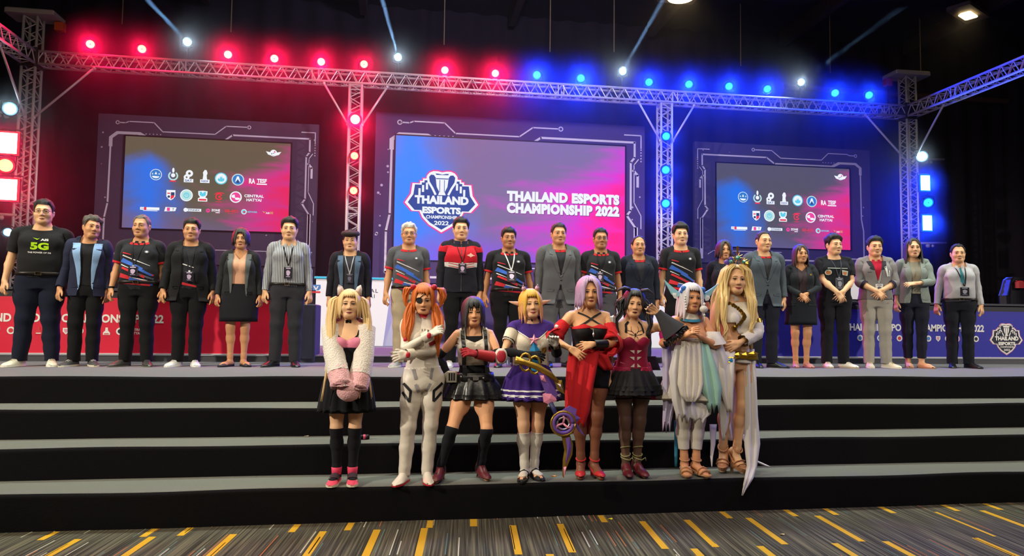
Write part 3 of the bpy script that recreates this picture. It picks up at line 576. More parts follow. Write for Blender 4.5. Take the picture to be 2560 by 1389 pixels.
def panel_lamp(px, py, w, h, color, label, roll=0.0):
    c = P(px, py, y=TY-.2); root = empty('panel_lamp', c, 0.12 if color == 'red' else -0.1, label, 'panel lamp', color+' panel lamps on the tower')
    mb = MB(); mb.bbox((0, .05, 0), (w*1.16, .09, h*1.16), .01); mb.build('housing', BLK, root)
    mb = MB(); mb.bbox((0, -.004, 0), (w, .012, h), .004); mb.build('led_face', PCORE[color], root)
    mb = MB()
    for e in (((-w*.58, -.006, -h*.58), (w*.58, .01, -h*.5)), ((-w*.58, -.006, h*.5), (w*.58, .01, h*.58)), ((-w*.58, -.006, -h*.58), (-w*.5, .01, h*.58)), ((w*.5, -.006, -h*.58), (w*.58, .01, h*.58))): mb.box2(*e)
    mb.build('glow_rim', RIM[color], root)
    mb = MB(); mb.path([(-w*.65, .05, 0), (-w*.65, .06, h*.7), (w*.65, .06, h*.7), (w*.65, .05, 0)], .012, 6); mb.build('yoke', BLK, root)
    light('SPOT', 'panel_'+color, c+Vector((0, -.06, 0)), (c.x*.4, 4, 1.5), RED if color == 'red' else BLU, 480 if color == 'red' else 800, spot_size=math.radians(150), spot_blend=.6, shadow_soft_size=.12)
panel_lamp(10, 357, .42, .38, 'red', 'upper square red panel lamp at the left tower, cut by the picture edge')
panel_lamp(8, 473, .44, .38, 'red', 'lower square red panel lamp at the left tower, behind the printed black tee')
panel_lamp(2313, 457, .21, .33, 'blue', 'upper bright blue panel lamp beside the right tower')
panel_lamp(2318, 557, .21, .33, 'blue', 'lower bright blue panel lamp beside the right tower')

# haze in the air: a thin overall veil round the backdrop and a denser sheet added for lens bloom round the lamps
def haze(name, a, b, dens, lab, g=0.5):
    hz = MB(); hz.box2(a, b); hm = bpy.data.materials.new(name); nt, N, L = nodes(hm); N.remove(N['Principled BSDF'])
    vs = N.new('ShaderNodeVolumeScatter'); vs.inputs['Color'].default_value = (1, 1, 1, 1); vs.inputs['Density'].default_value = dens; vs.inputs['Anisotropy'].default_value = g
    L.new(vs.outputs[0], N['Material Output'].inputs['Volume']); tag(hz.build(name, hm), lab, 'haze', kind='stuff')
haze('stage_haze', (XL+.3, 14.9, PZ+.05), (XR-.3, WALLY-.4, CEIL-.4), 0.030, 'thin haze hanging in the air behind the stage truss')
haze('bloom_haze', (XL+.3, 13.86, PZ+1.2), (XR-.3, 14.46, CEIL-.4), 0.070, 'sheet of haze lit by the lamps along the truss')

# the backdrop gets its extra light from the added fill near the top
# ------------------------------------------------------------------ desks, counters, chair
def logo_dots(F, x0, x1, y, r, ms, n):
    for i in range(n):
        F.next(); x = x0+(x1-x0)*i/(n-1); k = i % 5; a, b = ms[i % len(ms)]
        if k in (0, 2, 4): F.disc(a, x, y, r, .003); F.disc(b, x, y, r*.6, .004, 12)
        elif k == 1: F.poly(a, [(x-r*.9, y-r), (x+r*.9, y-r), (x+r*.9, y-r*.4), (x+r*.35, y+r*.2), (x+r*.3, y+r), (x-r*.3, y+r), (x-r*.35, y+r*.2), (x-r*.9, y-r*.4)], .003); F.rect(b, x, y-r*.7, r*1.2, r*.25, .004)
        else: F.poly(a, [(x-r*.8, y+r*.8), (x+r*.8, y+r*.8), (x+r*.8, y-r*.2), (x, y-r), (x-r*.8, y-r*.2)], .003); F.poly(b, [(x-r*.5, y+r*.5), (x+r*.5, y+r*.5), (x+r*.4, y-r*.1), (x, y-r*.6), (x-r*.4, y-r*.1)], .004)
PW = mat('print_white', '#d9d4cf', .6); PRD = mat('print_red', '#c23038', .6); PBK = mat('print_navy', '#1c1a30', .6); PPK = mat('print_rose', '#c98aa0', .6); PBL = mat('print_blue', '#4a78b8', .6); PCY = mat('print_cyan', '#38b8d8', .5)
def desk(x0, x1, col, label, tx, tw, lx0, lx1, emb, band):
    y = PY+.10; w = x1-x0; h = .79; r = empty('team_desk', ((x0+x1)/2, y, PZ), 0, label, 'desk', 'long printed team desks')
    mb = MB(); mb.box2((-w/2, 0, 0.012), (w/2, .04, h-.10)); mb.build('front_panel', mat('desk_print', col, .55, vary=.08, bscale=3), r)
    mb = MB(); mb.box2((-w/2, -.012, 0), (w/2, .05, .012)); mb.build('bottom_rail', mat('desk_rail', '#c4bcc0', .4), r)
    mb = MB(); mb.box2((-w/2, .0, h-.10), (w/2, .05, h-.012)); mb.build('fascia', mat('desk_fascia', '#1d1c24', .5), r)
    mb = MB(); mb.bbox((0, .38, h), (w+.02, .82, .03), .006); mb.build('desk_top', mat('desk_top', '#2b2a33', .45), r)
    for s in (-1, 1):
        mb = MB(); mb.box2((s*w/2-.02, .04, 0), (s*w/2+.02, .76, h-.014)); mb.build('side_panel', mat('desk_side', '#24232b', .6), r)
    F = Flat(((x0+x1)*-.5, 0, 0), (1, 0, 0), (0, 0, 1), (0, -1, 0))
    F.text(PW, 'THAILAND ESPORTS CHAMPIONSHIP 2022', tx, .435, tw, .105, .035, .003); F.build('title_lettering', r)
    logo_dots(F, lx0, lx1, .28, .045, [(PW, PBL), (PW, PPK), (PW, PBL), (PPK, PBL), (PW, PRD), (PW, PBK), (PRD, PW)], 13); F.build('logo', r)
    if emb is not None: emblem(F, emb[0], emb[1], emb[2], (PPK, PW, PBK, PBK), .003); F.build('emblem', r, 'shield emblem with a trophy')
    if band: F.text(PW, 'CENTRAL\nHATYAI', band, .28, .17, .075, .03, .003); F.build('wordmark', r)
    return r
yd = PY+.10
lx1 = P(735, 830, y=yd).x; tL0, tL1 = P(-112, 800, y=yd).x, P(409, 805, y=yd).x
desk(-6.6, lx1, '#cc1436', 'long red printed desk behind the left half of the row', (tL0+tL1)/2, tL1-tL0, tL0, P(300, 830, y=yd).x, None, P(337, 832, y=yd).x)
rx0 = P(1868, 840, y=yd).x; tR0, tR1 = P(2112, 828, y=yd).x, P(2460, 832, y=yd).x; ex = P(2515, 845, y=yd)
desk(rx0, ex.x+.75, '#262490', 'long blue printed desk behind the right end of the row', (tR0+tR1)/2, tR1-tR0, P(2150, 850, y=yd).x, P(2440, 850, y=yd).x, (ex.x, ex.z-PZ, P(2558, 845, y=yd).x-P(2474, 845, y=yd).x), None)
# dark grey box at the end of the red desk
a, b = P(738, 906, z=Z4), P(786, 906, z=Z4); r = empty('subwoofer_box', ((a.x+b.x)/2, a.y+.3, Z4), 0, 'plain dark grey box standing at the end of the red desk', 'box')
hh = P(786, 760, y=a.y).z-Z4; mb = MB(); mb.bbox((0, 0, hh/2), (b.x-a.x, .6, hh), .012); mb.build('cabinet', mat('box_grey', '#3d3d4c', .7), r)
mb = MB(); mb.box2((-(b.x-a.x)/2+.03, -.306, .05), ((b.x-a.x)/2-.03, -.3, hh-.05)); mb.build('front_grille', mat('box_front', '#3f4050', .8, bump=.3, bscale=200), r)
def counter(px0, px1, slant, label, ref, deco):
    y = P(900, 864, z=PZ).y; x0, x1 = P(px0, 780, y=y).x, P(px1, 780, y=y).x; z1 = P(900, 693, y=y).z-PZ
    w = x1-x0; r = empty('white_counter', ((x0+x1)/2, y, PZ), 0, label, 'counter', 'white counters at the back'); wm = mat('white_laminate', '#dfe0e6', .45); wg = mat('grey_laminate', '#b6b6c0', .5)
    k = slant
    mb = MB(); mb.loft([[(-w/2+k*.0, 0, 0), (w/2-k, 0, 0), (w/2-k, .6, 0), (-w/2, .6, 0)], [(-w/2, 0, z1-.03), (w/2-.02, 0, z1-.03), (w/2-.02, .6, z1-.03), (-w/2, .6, z1-.03)]]); mb.build('body', wm, r)
    if k: 
        mb = MB(); mb.loft([[(w/2-k, .02, 0), (w/2+.25, .25, 0), (w/2+.25, .6, 0), (w/2-k, .6, 0)], [(w/2-.02, .02, z1-.04), (w/2+.25, .25, z1-.04), (w/2+.25, .6, z1-.04), (w/2-.02, .6, z1-.04)]]); mb.build('side_facet', wg, r)
    mb = MB(); mb.bbox((.0, .3, z1-.015), (w+.06, .66, .035), .006); mb.build('counter_top', PCY, r)
    F = Flat((-(x0+x1)/2, 0, -PZ), (1, 0, 0), (0, 0, 1), (0, -1, 0))
    if deco:
        p = P(790, 721, y=y); s = .075; q = lambda pts: [(p.x+u*s, p.z+v*s) for u, v in pts]
        F.poly(PBL, q([(-1, .9), (1, .9), (1.05, .1), (.6, -.4), (-.6, -.4), (-1.05, .1)]), .003); F.poly(PW, q([(-.6, .6), (-.3, .6), (0, 0), (.3, .6), (.6, .6), (.15, -.3), (-.15, -.3)]), .004); F.rect(PRD, p.x, p.z-s*.8, s*2, s*.4, .003); F.next()
        p = P(926, 733, y=y); F.text(PBK, 'CENTRAL\nHATYAI', p.x-.13, p.z, .52, .16, .0, .003, 1.25, 1.0); F.build('logo', r)
    return r
counter(788, 982, .16, 'white counter with a light blue top behind the person in the flat cap', 900, True)
counter(1418, 1700, 0, 'white counter near the blue lamp post', 1640, False)
# monitor on the blue desk and gaming chair behind it
c = P(2140, 728, y=yd+.35); r = empty('monitor', (c.x, yd+.4, PZ+.805), 0, 'white backed monitor on the blue desk behind the grey zip jacket', 'monitor')
mb = MB(); mb.bbox((0, 0, .21), (.56, .04, .33), .01); mb.build('screen_back', mat('monitor_white', '#c9c6cf', .4), r); mb = MB(); mb.box((0, .02, .05), (.06, .03, .1)); mb.bbox((0, .02, .008), (.24, .18, .016), .004); mb.build('stand', BLK, r)
c = P(2545, 740, y=yd+1.0); r = empty('gaming_chair', (c.x, yd+1.05, PZ), 0, 'black gaming chair with blue and red trim behind the blue desk', 'chair')
cb = mat('chair_leather', '#17161c', .5); mb = MB()
mb.loft([[(s*x, .0+dy, z) for s, x, dy in ((-1, hw, 0), (-1, hw*.8, -.07), (-1, hw*.4, -.03), (1, hw*.4, -.03), (1, hw*.8, -.07), (1, hw, 0), (1, hw*.8, .08), (-1, hw*.8, .08))] for z, hw in ((.5, .26), (.75, .29), (.98, .30), (1.10, .25), (1.17, .23), (1.24, .20), (1.29, .12))])
mb.build('backrest', cb, r); mb = MB()
for s in (-1, 1): mb.loft([[(s*(hw+.005), .02, z), (s*(hw*.82), -.085, z), (s*(hw*.72), -.075, z), (s*(hw*.9), .05, z)][::s] for z, hw in ((.98, .30), (1.10, .25), (1.17, .23), (1.24, .20))])
mb.m = 1; mb.bbox((.02, -.07, 1.17), (.16, .08, .13), .03); mb.build('headrest', [mat('chair_blue', '#2740a8', .5), mat('chair_red', '#b03038', .5)], r)
mb = MB(); mb.bbox((0, -.25, .47), (.5, .52, .1), .03); mb.build('seat', cb, r); mb = MB(); mb.tube((0, -.2, .1), (0, -.2, .43), .03)
for k in range(5): mb.tube((0, -.2, .1), (.3*math.cos(k*1.257), -.2+.3*math.sin(k*1.257), .05), .025, .018); mb.ball((.3*math.cos(k*1.257), -.2+.3*math.sin(k*1.257), .03), .03, 8, 6)
mb.build('base', BLK, r)
# ------------------------------------------------------------------ people: one body template per sex, grown as an implicit surface, then posed
AA = math.radians(42); AD = np.array([math.sin(AA), 0, -math.cos(AA)])
LU, LF, LH = 0.275, 0.245, 0.18
SH = {'m': np.array([.166, .012, 1.385]), 'f': np.array([.152, .012, 1.385])}
HIP = np.array([.088, .0, .90]); KNE = np.array([.095, .0, .49]); ANK = np.array([.098, .018, .085])
NECKP = np.array([0, .02, 1.44])

class Field:
    def __init__(s, lo, hi, h):
        s.h = h; s.lo = np.array(lo, float); n = np.ceil((np.array(hi)-s.lo)/h).astype(int)+1
        s.ax = [s.lo[i]+h*np.arange(n[i]) for i in range(3)]; s.d = np.full(n, 1.0, np.float32)
    def sub(s, lo, hi):
        sl = []
        for i in range(3):
            a = max(0, int((lo[i]-s.lo[i])/s.h)); b = min(len(s.ax[i]), int((hi[i]-s.lo[i])/s.h)+2)
            if b <= a: return None
            sl.append(slice(a, b))
        return tuple(sl)
    def apply(s, fn, lo, hi, k=0.02, op='u'):
        pad = k+0.03; sl = s.sub(np.array(lo)-pad, np.array(hi)+pad)
        if sl is None: return
        X = s.ax[0][sl[0]][:, None, None]; Y = s.ax[1][sl[1]][None, :, None]; Z = s.ax[2][sl[2]][None, None, :]
        b = fn(X, Y, Z); a = s.d[sl]
        if op == 'u': h_ = np.maximum(k-np.abs(a-b), 0)/k; s.d[sl] = np.minimum(a, b)-h_*h_*k*.25
        else: b = -b; h_ = np.maximum(k-np.abs(a-b), 0)/k; s.d[sl] = np.maximum(a, b)+h_*h_*k*.25
    def cap(s, a, b, ra, rb=None, k=0.02, sq=(1, 1, 1), op='u'):
        rb = ra if rb is None else rb; a = np.array(a, float); b = np.array(b, float); q = np.array(sq, float); ba = (b-a)/q; L2 = max(1e-9, ba@ba)
        def fn(X, Y, Z):
            x, y, z = (X-a[0])/q[0], (Y-a[1])/q[1], (Z-a[2])/q[2]
            t = np.clip((x*ba[0]+y*ba[1]+z*ba[2])/L2, 0, 1)
            return (np.sqrt((x-t*ba[0])**2+(y-t*ba[1])**2+(z-t*ba[2])**2)-(ra+(rb-ra)*t))*min(1, q.min())
        r = max(ra, rb)*q; s.apply(fn, np.minimum(a, b)-r, np.maximum(a, b)+r, k, op)
    def ell(s, c, r, k=0.02, op='u', rot=0.0):
        c = np.array(c, float); r = np.array(r, float); co, si = math.cos(rot), math.sin(rot)
        def fn(X, Y, Z):
            x, y, z = X-c[0], Y-c[1], Z-c[2]
            if rot: x, z = x*co+z*si, -x*si+z*co
            k0 = np.sqrt((x/r[0])**2+(y/r[1])**2+(z/r[2])**2); k1 = np.sqrt((x/r[0]**2)**2+(y/r[1]**2)**2+(z/r[2]**2)**2)+1e-9
            return k0*(k0-1)/k1
        m = r.max() if rot else r; s.apply(fn, c-m, c+m, k, op)
    def prof(s, tab, n=2.4, k=0.03, off=0.0):
        T = np.array(tab); z0, z1 = T[0, 0], T[-1, 0]
        def fn(X, Y, Z):
            w = np.interp(Z, T[:, 0], T[:, 1])+off; d = np.interp(Z, T[:, 0], T[:, 2])+off; yc = np.interp(Z, T[:, 0], T[:, 3])
            f = ((np.abs(X)/w)**n+(np.abs(Y-yc)/d)**n)**(1/n); return np.maximum((f-1)*np.minimum(w, d), np.maximum(z0-Z, Z-z1))
        s.apply(fn, (-.01, -.2, z0), (T[:, 1].max()+off, .2, z1), k)
    def mesh(s):
        """mirror in x, then surface nets"""
        d = np.concatenate([s.d[:0:-1], s.d], 0); x0 = -s.ax[0][-1]; h = s.h; n = d.shape
        ins = d < 0; c = np.zeros([m-1 for m in n], np.int8)
        for i in (0, 1):
            for j in (0, 1):
                for k in (0, 1): c += ins[i:n[0]-1+i, j:n[1]-1+j, k:n[2]-1+k]
        act = np.argwhere((c > 0) & (c < 8)); idx = np.full(c.shape, -1, np.int32); idx[tuple(act.T)] = np.arange(len(act))
        C = [(i, j, k) for i in (0, 1) for j in (0, 1) for k in (0, 1)]
        val = np.stack([d[act[:, 0]+q[0], act[:, 1]+q[1], act[:, 2]+q[2]] for q in C], 1)
        acc = np.zeros((len(act), 3)); cnt = np.zeros(len(act))
        for a in range(8):
            for b in range(a+1, 8):
                if sum(abs(C[a][i]-C[b][i]) for i in range(3)) != 1: continue
                va, vb = val[:, a], val[:, b]; m = (va < 0) != (vb < 0); t = np.where(m, va/np.where(m, va-vb, 1), 0)[:, None]
                acc += np.where(m[:, None], np.array(C[a])+t*(np.array(C[b])-np.array(C[a])), 0); cnt += m
        V = (act+acc/cnt[:, None])*h+np.array([x0, s.lo[1], s.lo[2]])
        F = []
        for ax in range(3):
            o = [(1, 2), (2, 0), (0, 1)][ax]; sl = [slice(1, -1)]*3; sl[ax] = slice(0, -1); s2 = list(sl); s2[ax] = slice(1, None)
            full = np.zeros(n, bool); a = ins[tuple(slice(0, -1) if i == ax else slice(None) for i in range(3))]; b = ins[tuple(slice(1, None) if i == ax else slice(None) for i in range(3))]
            for flip in (False, True):
                e = np.argwhere((~a & b) if flip else (a & ~b)); e = e[(e[:, o[0]] > 0) & (e[:, o[1]] > 0) & (e[:, o[0]] < n[o[0]]-1) & (e[:, o[1]] < n[o[1]]-1)]
                q = []
                for du, dv in ((0, 0), (1, 0), (1, 1), (0, 1)):
                    g = e.copy(); g[:, o[0]] -= 1-du; g[:, o[1]] -= 1-dv; q.append(idx[tuple(g.T)])
                q = np.stack(q, 1); F.append(q[:, ::-1] if flip else q)
        return V, np.concatenate(F)
def laplace(V, F, it=2, lam=0.5):
    n = len(V); E = np.concatenate([F[:, [i, (i+1) % F.shape[1]]] for i in range(F.shape[1])]); E = np.concatenate([E, E[:, ::-1]])
    deg = np.bincount(E[:, 0], minlength=n)[:, None]
    for _ in range(it):
        S = np.stack([np.bincount(E[:, 0], V[E[:, 1], k], n) for k in range(3)], 1); V = V+lam*(S/np.maximum(deg, 1)-V)
    return V
def normals(V, F):
    a = V[F[:, 1]]-V[F[:, 0]]; b = V[F[:, 2]]-V[F[:, 0]]; c = np.cross(a, b)
    if F.shape[1] == 4: c = np.cross(V[F[:, 2]]-V[F[:, 0]], V[F[:, 3]]-V[F[:, 1]])
    N_ = np.zeros_like(V)
    for i in range(F.shape[1]):
        for k in range(3): N_[:, k] += np.bincount(F[:, i], c[:, k], len(V))
    return N_/np.maximum(1e-12, np.linalg.norm(N_, axis=1))[:, None]
def clip(V, F, fld):
    """keep the side of triangle mesh F where fld > 0, cutting clean edges"""
    if F.shape[1] == 4: F = np.concatenate([F[:, [0, 1, 2]], F[:, [0, 2, 3]]])
    s = fld(V) if callable(fld) else fld; k = s > 0; c = k[F].sum(1); out = [F[c == 3]]; extra = []; cache = {}; nv = len(V); newV = []
    def cut(i, j):
        key = (i, j) if i < j else (j, i)
        if key not in cache:
            t = s[i]/(s[i]-s[j]); newV.append(V[i]+(V[j]-V[i])*t); cache[key] = nv+len(newV)-1
        return cache[key]
    for f in F[(c == 1) | (c == 2)]:
        kk = k[f]
        if kk.sum() == 1:
            i = int(np.argmax(kk)); a, b, d = f[i], f[(i+1) % 3], f[(i+2) % 3]; extra.append((a, cut(a, b), cut(a, d)))
        else:
            i = int(np.argmin(kk)); a, b, d = f[i], f[(i+1) % 3], f[(i+2) % 3]; p, q = cut(a, b), cut(a, d); extra += [(p, b, d), (p, d, q)]
    if newV: V = np.concatenate([V, np.array(newV)])
    if extra: out.append(np.array(extra, dtype=F.dtype))
    F = np.concatenate(out); u = np.unique(F); mp = np.full(len(V), -1); mp[u] = np.arange(len(u)); return V[u], mp[F]
def hem(V, F, t=0.006):
    """turn the cut edges inwards so that cloth shows a thickness"""
    E = np.concatenate([F[:, [0, 1]], F[:, [1, 2]], F[:, [2, 0]]]); key = E[:, 0].astype(np.int64)*10**7+E[:, 1]; rev = E[:, 1].astype(np.int64)*10**7+E[:, 0]
    B = E[~np.isin(key, rev)]
    if not len(B): return V, F
    N_ = normals(V, F); u = np.unique(B); mp = {int(a): len(V)+i for i, a in enumerate(u)}; V2 = np.concatenate([V, V[u]-N_[u]*t])
    G = [(a, mp[int(b)], b) for a, b in B]+[(a, mp[int(a)], mp[int(b)]) for a, b in B]
    return V2, np.concatenate([F, np.array(G, dtype=F.dtype)])
def decimate(V, F, ratio, keep=None):
    me = bpy.data.meshes.new('tmp'); me.from_pydata(V.tolist(), [], F.tolist()); o = bpy.data.objects.new('tmp', me); COL.objects.link(o)
    md = o.modifiers.new('d', 'DECIMATE'); md.ratio = ratio
    if keep is not None:
        g = o.vertex_groups.new(name='g')
        for wv in np.unique(np.round(keep, 1)):
            if wv > 0: g.add(np.nonzero(np.round(keep, 1) == wv)[0].tolist(), float(wv), 'REPLACE')
        md.vertex_group = 'g'; md.invert_vertex_group = True; md.vertex_group_factor = 1.0
    dg = bpy.context.evaluated_depsgraph_get(); dg.update(); m2 = o.evaluated_get(dg).to_mesh(); m2.calc_loop_triangles()
    v = np.empty(len(m2.vertices)*3); m2.vertices.foreach_get('co', v); f = np.empty(len(m2.loop_triangles)*3, np.int32); m2.loop_triangles.foreach_get('vertices', f)
    bpy.data.objects.remove(o); bpy.data.meshes.remove(me); return v.reshape(-1, 3), f.reshape(-1, 3)

TORSO = {'m': [(.80, .150, .092, .012), (.86, .166, .106, .012), (.92, .168, .110, .012), (1.0, .156, .104, .004), (1.08, .148, .102, -.002), (1.18, .154, .108, -.004), (1.28, .166, .114, .0), (1.36, .160, .098, .01), (1.41, .105, .070, .018), (1.47, .05, .052, .018)],
         'f': [(.80, .152, .094, .012), (.86, .172, .108, .014), (.92, .172, .110, .014), (1.0, .144, .094, .004), (1.08, .126, .086, .0), (1.18, .134, .090, .0), (1.28, .144, .094, .002), (1.36, .138, .082, .012), (1.41, .090, .060, .018), (1.47, .045, .045, .018)]}
def grow_body(sex):
    G = Field((0, -.24, -.005), (.70, .17, 1.76), 0.0046); m = sex == 'm'; S = SH[sex]
    G.prof(TORSO[sex]); G.ell((.078, .075, .875), (.083, .068, .085), .03)
    if m: G.ell((.075, -.088, 1.285), (.072, .03, .055), .03)
    else: G.ell((.066, -.074, 1.25), (.060, .050, .060), .045)
    G.cap((.02, .03, 1.455), S+np.array([-.02, .0, .015]), .036 if m else .028, .034 if m else .028, .03)
    G.cap(S, S+AD*.06, .056 if m else .045, .05 if m else .041, .035)
    r = 1.0 if m else .84; E = S+AD*LU; Wp = S+AD*(LU+LF)
    G.cap(S+AD*.02, S+AD*.14, .049*r, .047*r, .03); G.cap(S+AD*.12, E, .047*r, .038*r, .02); G.cap(E, E+AD*.08, .038*r, .041*r, .02); G.cap(E+AD*.08, Wp, .041*r, .026*r, .02)
    # hand: x along the hand, n = palm normal, t = thumb side
    n = np.array([-math.cos(AA), 0, -math.sin(AA)]); t = np.array([0, -1.0, 0]); k = 1.0 if m else .92
    H = lambda a, b, c: Wp+AD*a*k+n*b*k+t*c*k
    G.cap(H(-.01, 0, 0), H(.02, 0, 0), .024*k, .022*k, .02)
    for c0, c1 in ((.024, .031), (.009, .0105), (-.009, -.0105), (-.022, -.029)): G.cap(H(.02, 0, c0), H(.088, .0, c1), .0135*k, .0118*k, .012)
    for c0, fan, Lf in ((.031, .16, .072), (.0105, .05, .082), (-.0105, -.06, .076), (-.029, -.18, .060)):
        a0 = H(.088, .0, c0); p1 = H(.088+Lf*.45, .004, c0+fan*Lf*.45); p2 = H(.088+Lf*.78, .013, c0+fan*Lf*.78); p3 = H(.088+Lf, .024, c0+fan*Lf)
        G.cap(a0, p1, .0092*k, .0086*k, .004); G.cap(p1, p2, .0086*k, .008*k, .004); G.cap(p2, p3, .008*k, .0066*k, .004)
    G.cap(H(.018, .006, .020), H(.050, .016, .046), .0155*k, .0115*k, .012); G.cap(H(.050, .016, .046), H(.078, .018, .060), .0108*k, .0095*k, .005); G.cap(H(.078, .018, .060), H(.100, .018, .066), .0095*k, .0075*k, .005)
    # legs and feet
    q = 1.0 if m else .97
    G.cap((.086, .0, .88), (.09, -.002, .70), .092*q, .080*q, .03); G.cap((.09, -.002, .72), KNE, .080*q, .055*q, .03); G.cap(KNE+np.array([0, -.012, 0]), KNE+np.array([0, -.006, -.05]), .042, .042, .03)
    G.cap(KNE, (.097, .022, .34), .050*q, .053*q, .03); G.cap((.097, .022, .36), (.098, .02, .12), .051*q, .033, .03); G.cap((.098, .018, .14), ANK, .034, .035, .02)
    G.cap((.098, .045, .036), (.098, .02, .05), .033, .034, .02); G.cap((.098, .02, .05), (.102, -.10, .030), .034, .030, .02, (1.1, 1, .9)); G.cap((.098, -.10, .026), (.100, -.165, .020), .034, .022, .02, (1.25, 1, .85))
    # neck and head
    nk = .058 if m else .047
    G.cap((0, .028, 1.40), (0, .016, 1.53), nk+.004, nk, .03)
    if m: G.cap((0, -.028, 1.462), (0, -.026, 1.472), .012, .012, .02)
    G.ell((0, .014, 1.607), (.0765, .093, .098), .02); G.ell((0, -.022, 1.552), (.064, .070, .080), .03)
    G.cap((.0, -.074, 1.492), (.018, -.068, 1.493), .020 if m else .016, .018 if m else .014, .025); G.cap((.050 if m else .046, -.012, 1.524), (.018, -.068, 1.495), .017, .015, .03)
    G.ell((.040, -.058, 1.555), (.024, .024, .022), .03); G.cap((.012, -.084, 1.609), (.040, -.070, 1.610), .010, .008, .03)
    G.ell((.031, -.101, 1.589), (.019, .017, .012), .016, 'd'); G.ell((.032, -.074, 1.588), (.0165, .0165, .0135), .008)
    G.cap((0, -.090, 1.598), (0, -.108, 1.556), .0085, .0115, .012); G.ell((.0125, -.098, 1.552), (.009, .012, .008), .008)
    G.cap((0, -.0915, 1.5235), (.015, -.087, 1.522), .0062, .005, .008); G.cap((0, -.0900, 1.5125), (.013, -.086, 1.5135), .0072, .0055, .008)
    G.cap((0, -.103, 1.5182), (.021, -.096, 1.5182), .0035, .003, .006, (1, 1, 1), 'd')
    G.ell((.078, .016, 1.572), (.010, .020, .032), .008, 'u', -.22); G.ell((.086, .008, 1.573), (.006, .010, .016), .006, 'd')
    V, F = G.mesh(); V = laplace(V, F, 2, .4); F = np.concatenate([F[:, [0, 1, 2]], F[:, [0, 2, 3]]])
    keep = np.zeros(len(V)); keep[V[:, 2] > 1.49] = .4; keep[(V[:, 2] > 1.47) & (V[:, 1] < .03) & (np.abs(V[:, 0]) < .10)] = .8; s = (np.abs(V[:, 0:1])*[1, 0, 0]+V*[0, 1, 1]-S)@AD; keep[s > LU+LF+.0] = .6
    return decimate(V, F, 0.17, keep)

def weights(V, sex, mode='body'):
    n = len(V); Wt = np.zeros((n, 15)); S = SH[sex]
    if mode == 'pelvis': Wt[:, 0] = 1; return Wt
    if mode == 'head': Wt[:, 2] = 1; return Wt
    if mode == 'chest': Wt[:, 1] = 1; return Wt
    if mode in ('footL', 'footR'): Wt[:, 11 if mode == 'footL' else 14] = 1; return Wt
    x, z = np.abs(V[:, 0]), V[:, 2]; A = np.stack([x, V[:, 1], z], 1); left = V[:, 0] >= 0; s = (A-S)@AD
    ang = np.degrees(np.arctan2(x-(S[0]-.022), (S[2]+.02)-z)); m = ss(-.035, .055, s)*ss(13, 27, ang)
    fa = ss(LU-.035, LU+.035, s)*m; ha = ss(LU+LF-.025, LU+LF+.015, s)*m; sL = left
    for side, b in ((left, 3), (~left, 6)):
        Wt[side, b] = (m-fa)[side]; Wt[side, b+1] = (fa-ha)[side]; Wt[side, b+2] = ha[side]
    rest = 1-m; hd = ss(1.435, 1.50, z)*rest*(x < .13); rest = rest-hd; Wt[:, 2] = hd
    if mode == 'upper': lw = np.zeros(n)
    else: lw = (1-ss(.80, .96, z))*rest
    ch = ss(.98, 1.16, z)*(rest-lw); Wt[:, 1] = ch; Wt[:, 0] = rest-lw-ch
    sd = ss(-.03, .03, V[:, 0]); shn = 1-ss(.44, .54, z); ft = 1-ss(.055, .13, z)
    for f, b in ((sd, 9), (1-sd, 12)):
        Wt[:, b] = lw*f*(1-shn); Wt[:, b+1] = lw*f*(shn-ft); Wt[:, b+2] = lw*f*ft
    return Wt
def rot_axis(a, th):
    a = np.array(a, float); a /= np.linalg.norm(a); K = np.array([[0, -a[2], a[1]], [a[2], 0, -a[0]], [-a[1], a[0], 0]]); return np.eye(3)+math.sin(th)*K+(1-math.cos(th))*K@K
def frame(u, h):
    u = u/np.linalg.norm(u); h = h-u*(h@u); h = h/np.linalg.norm(h); return np.stack([u, h, np.cross(u, h)], 1)
def ik(S, T, pole, l1, l2):
    d = T-S; L = np.linalg.norm(d); L = min(L, (l1+l2)*.999); d = d/np.linalg.norm(d); T = S+d*L
    a = (l1*l1-l2*l2+L*L)/(2*L); h = math.sqrt(max(0, l1*l1-a*a)); p = pole-d*(pole@d); p /= max(1e-6, np.linalg.norm(p)); return S+d*a+p*h, T

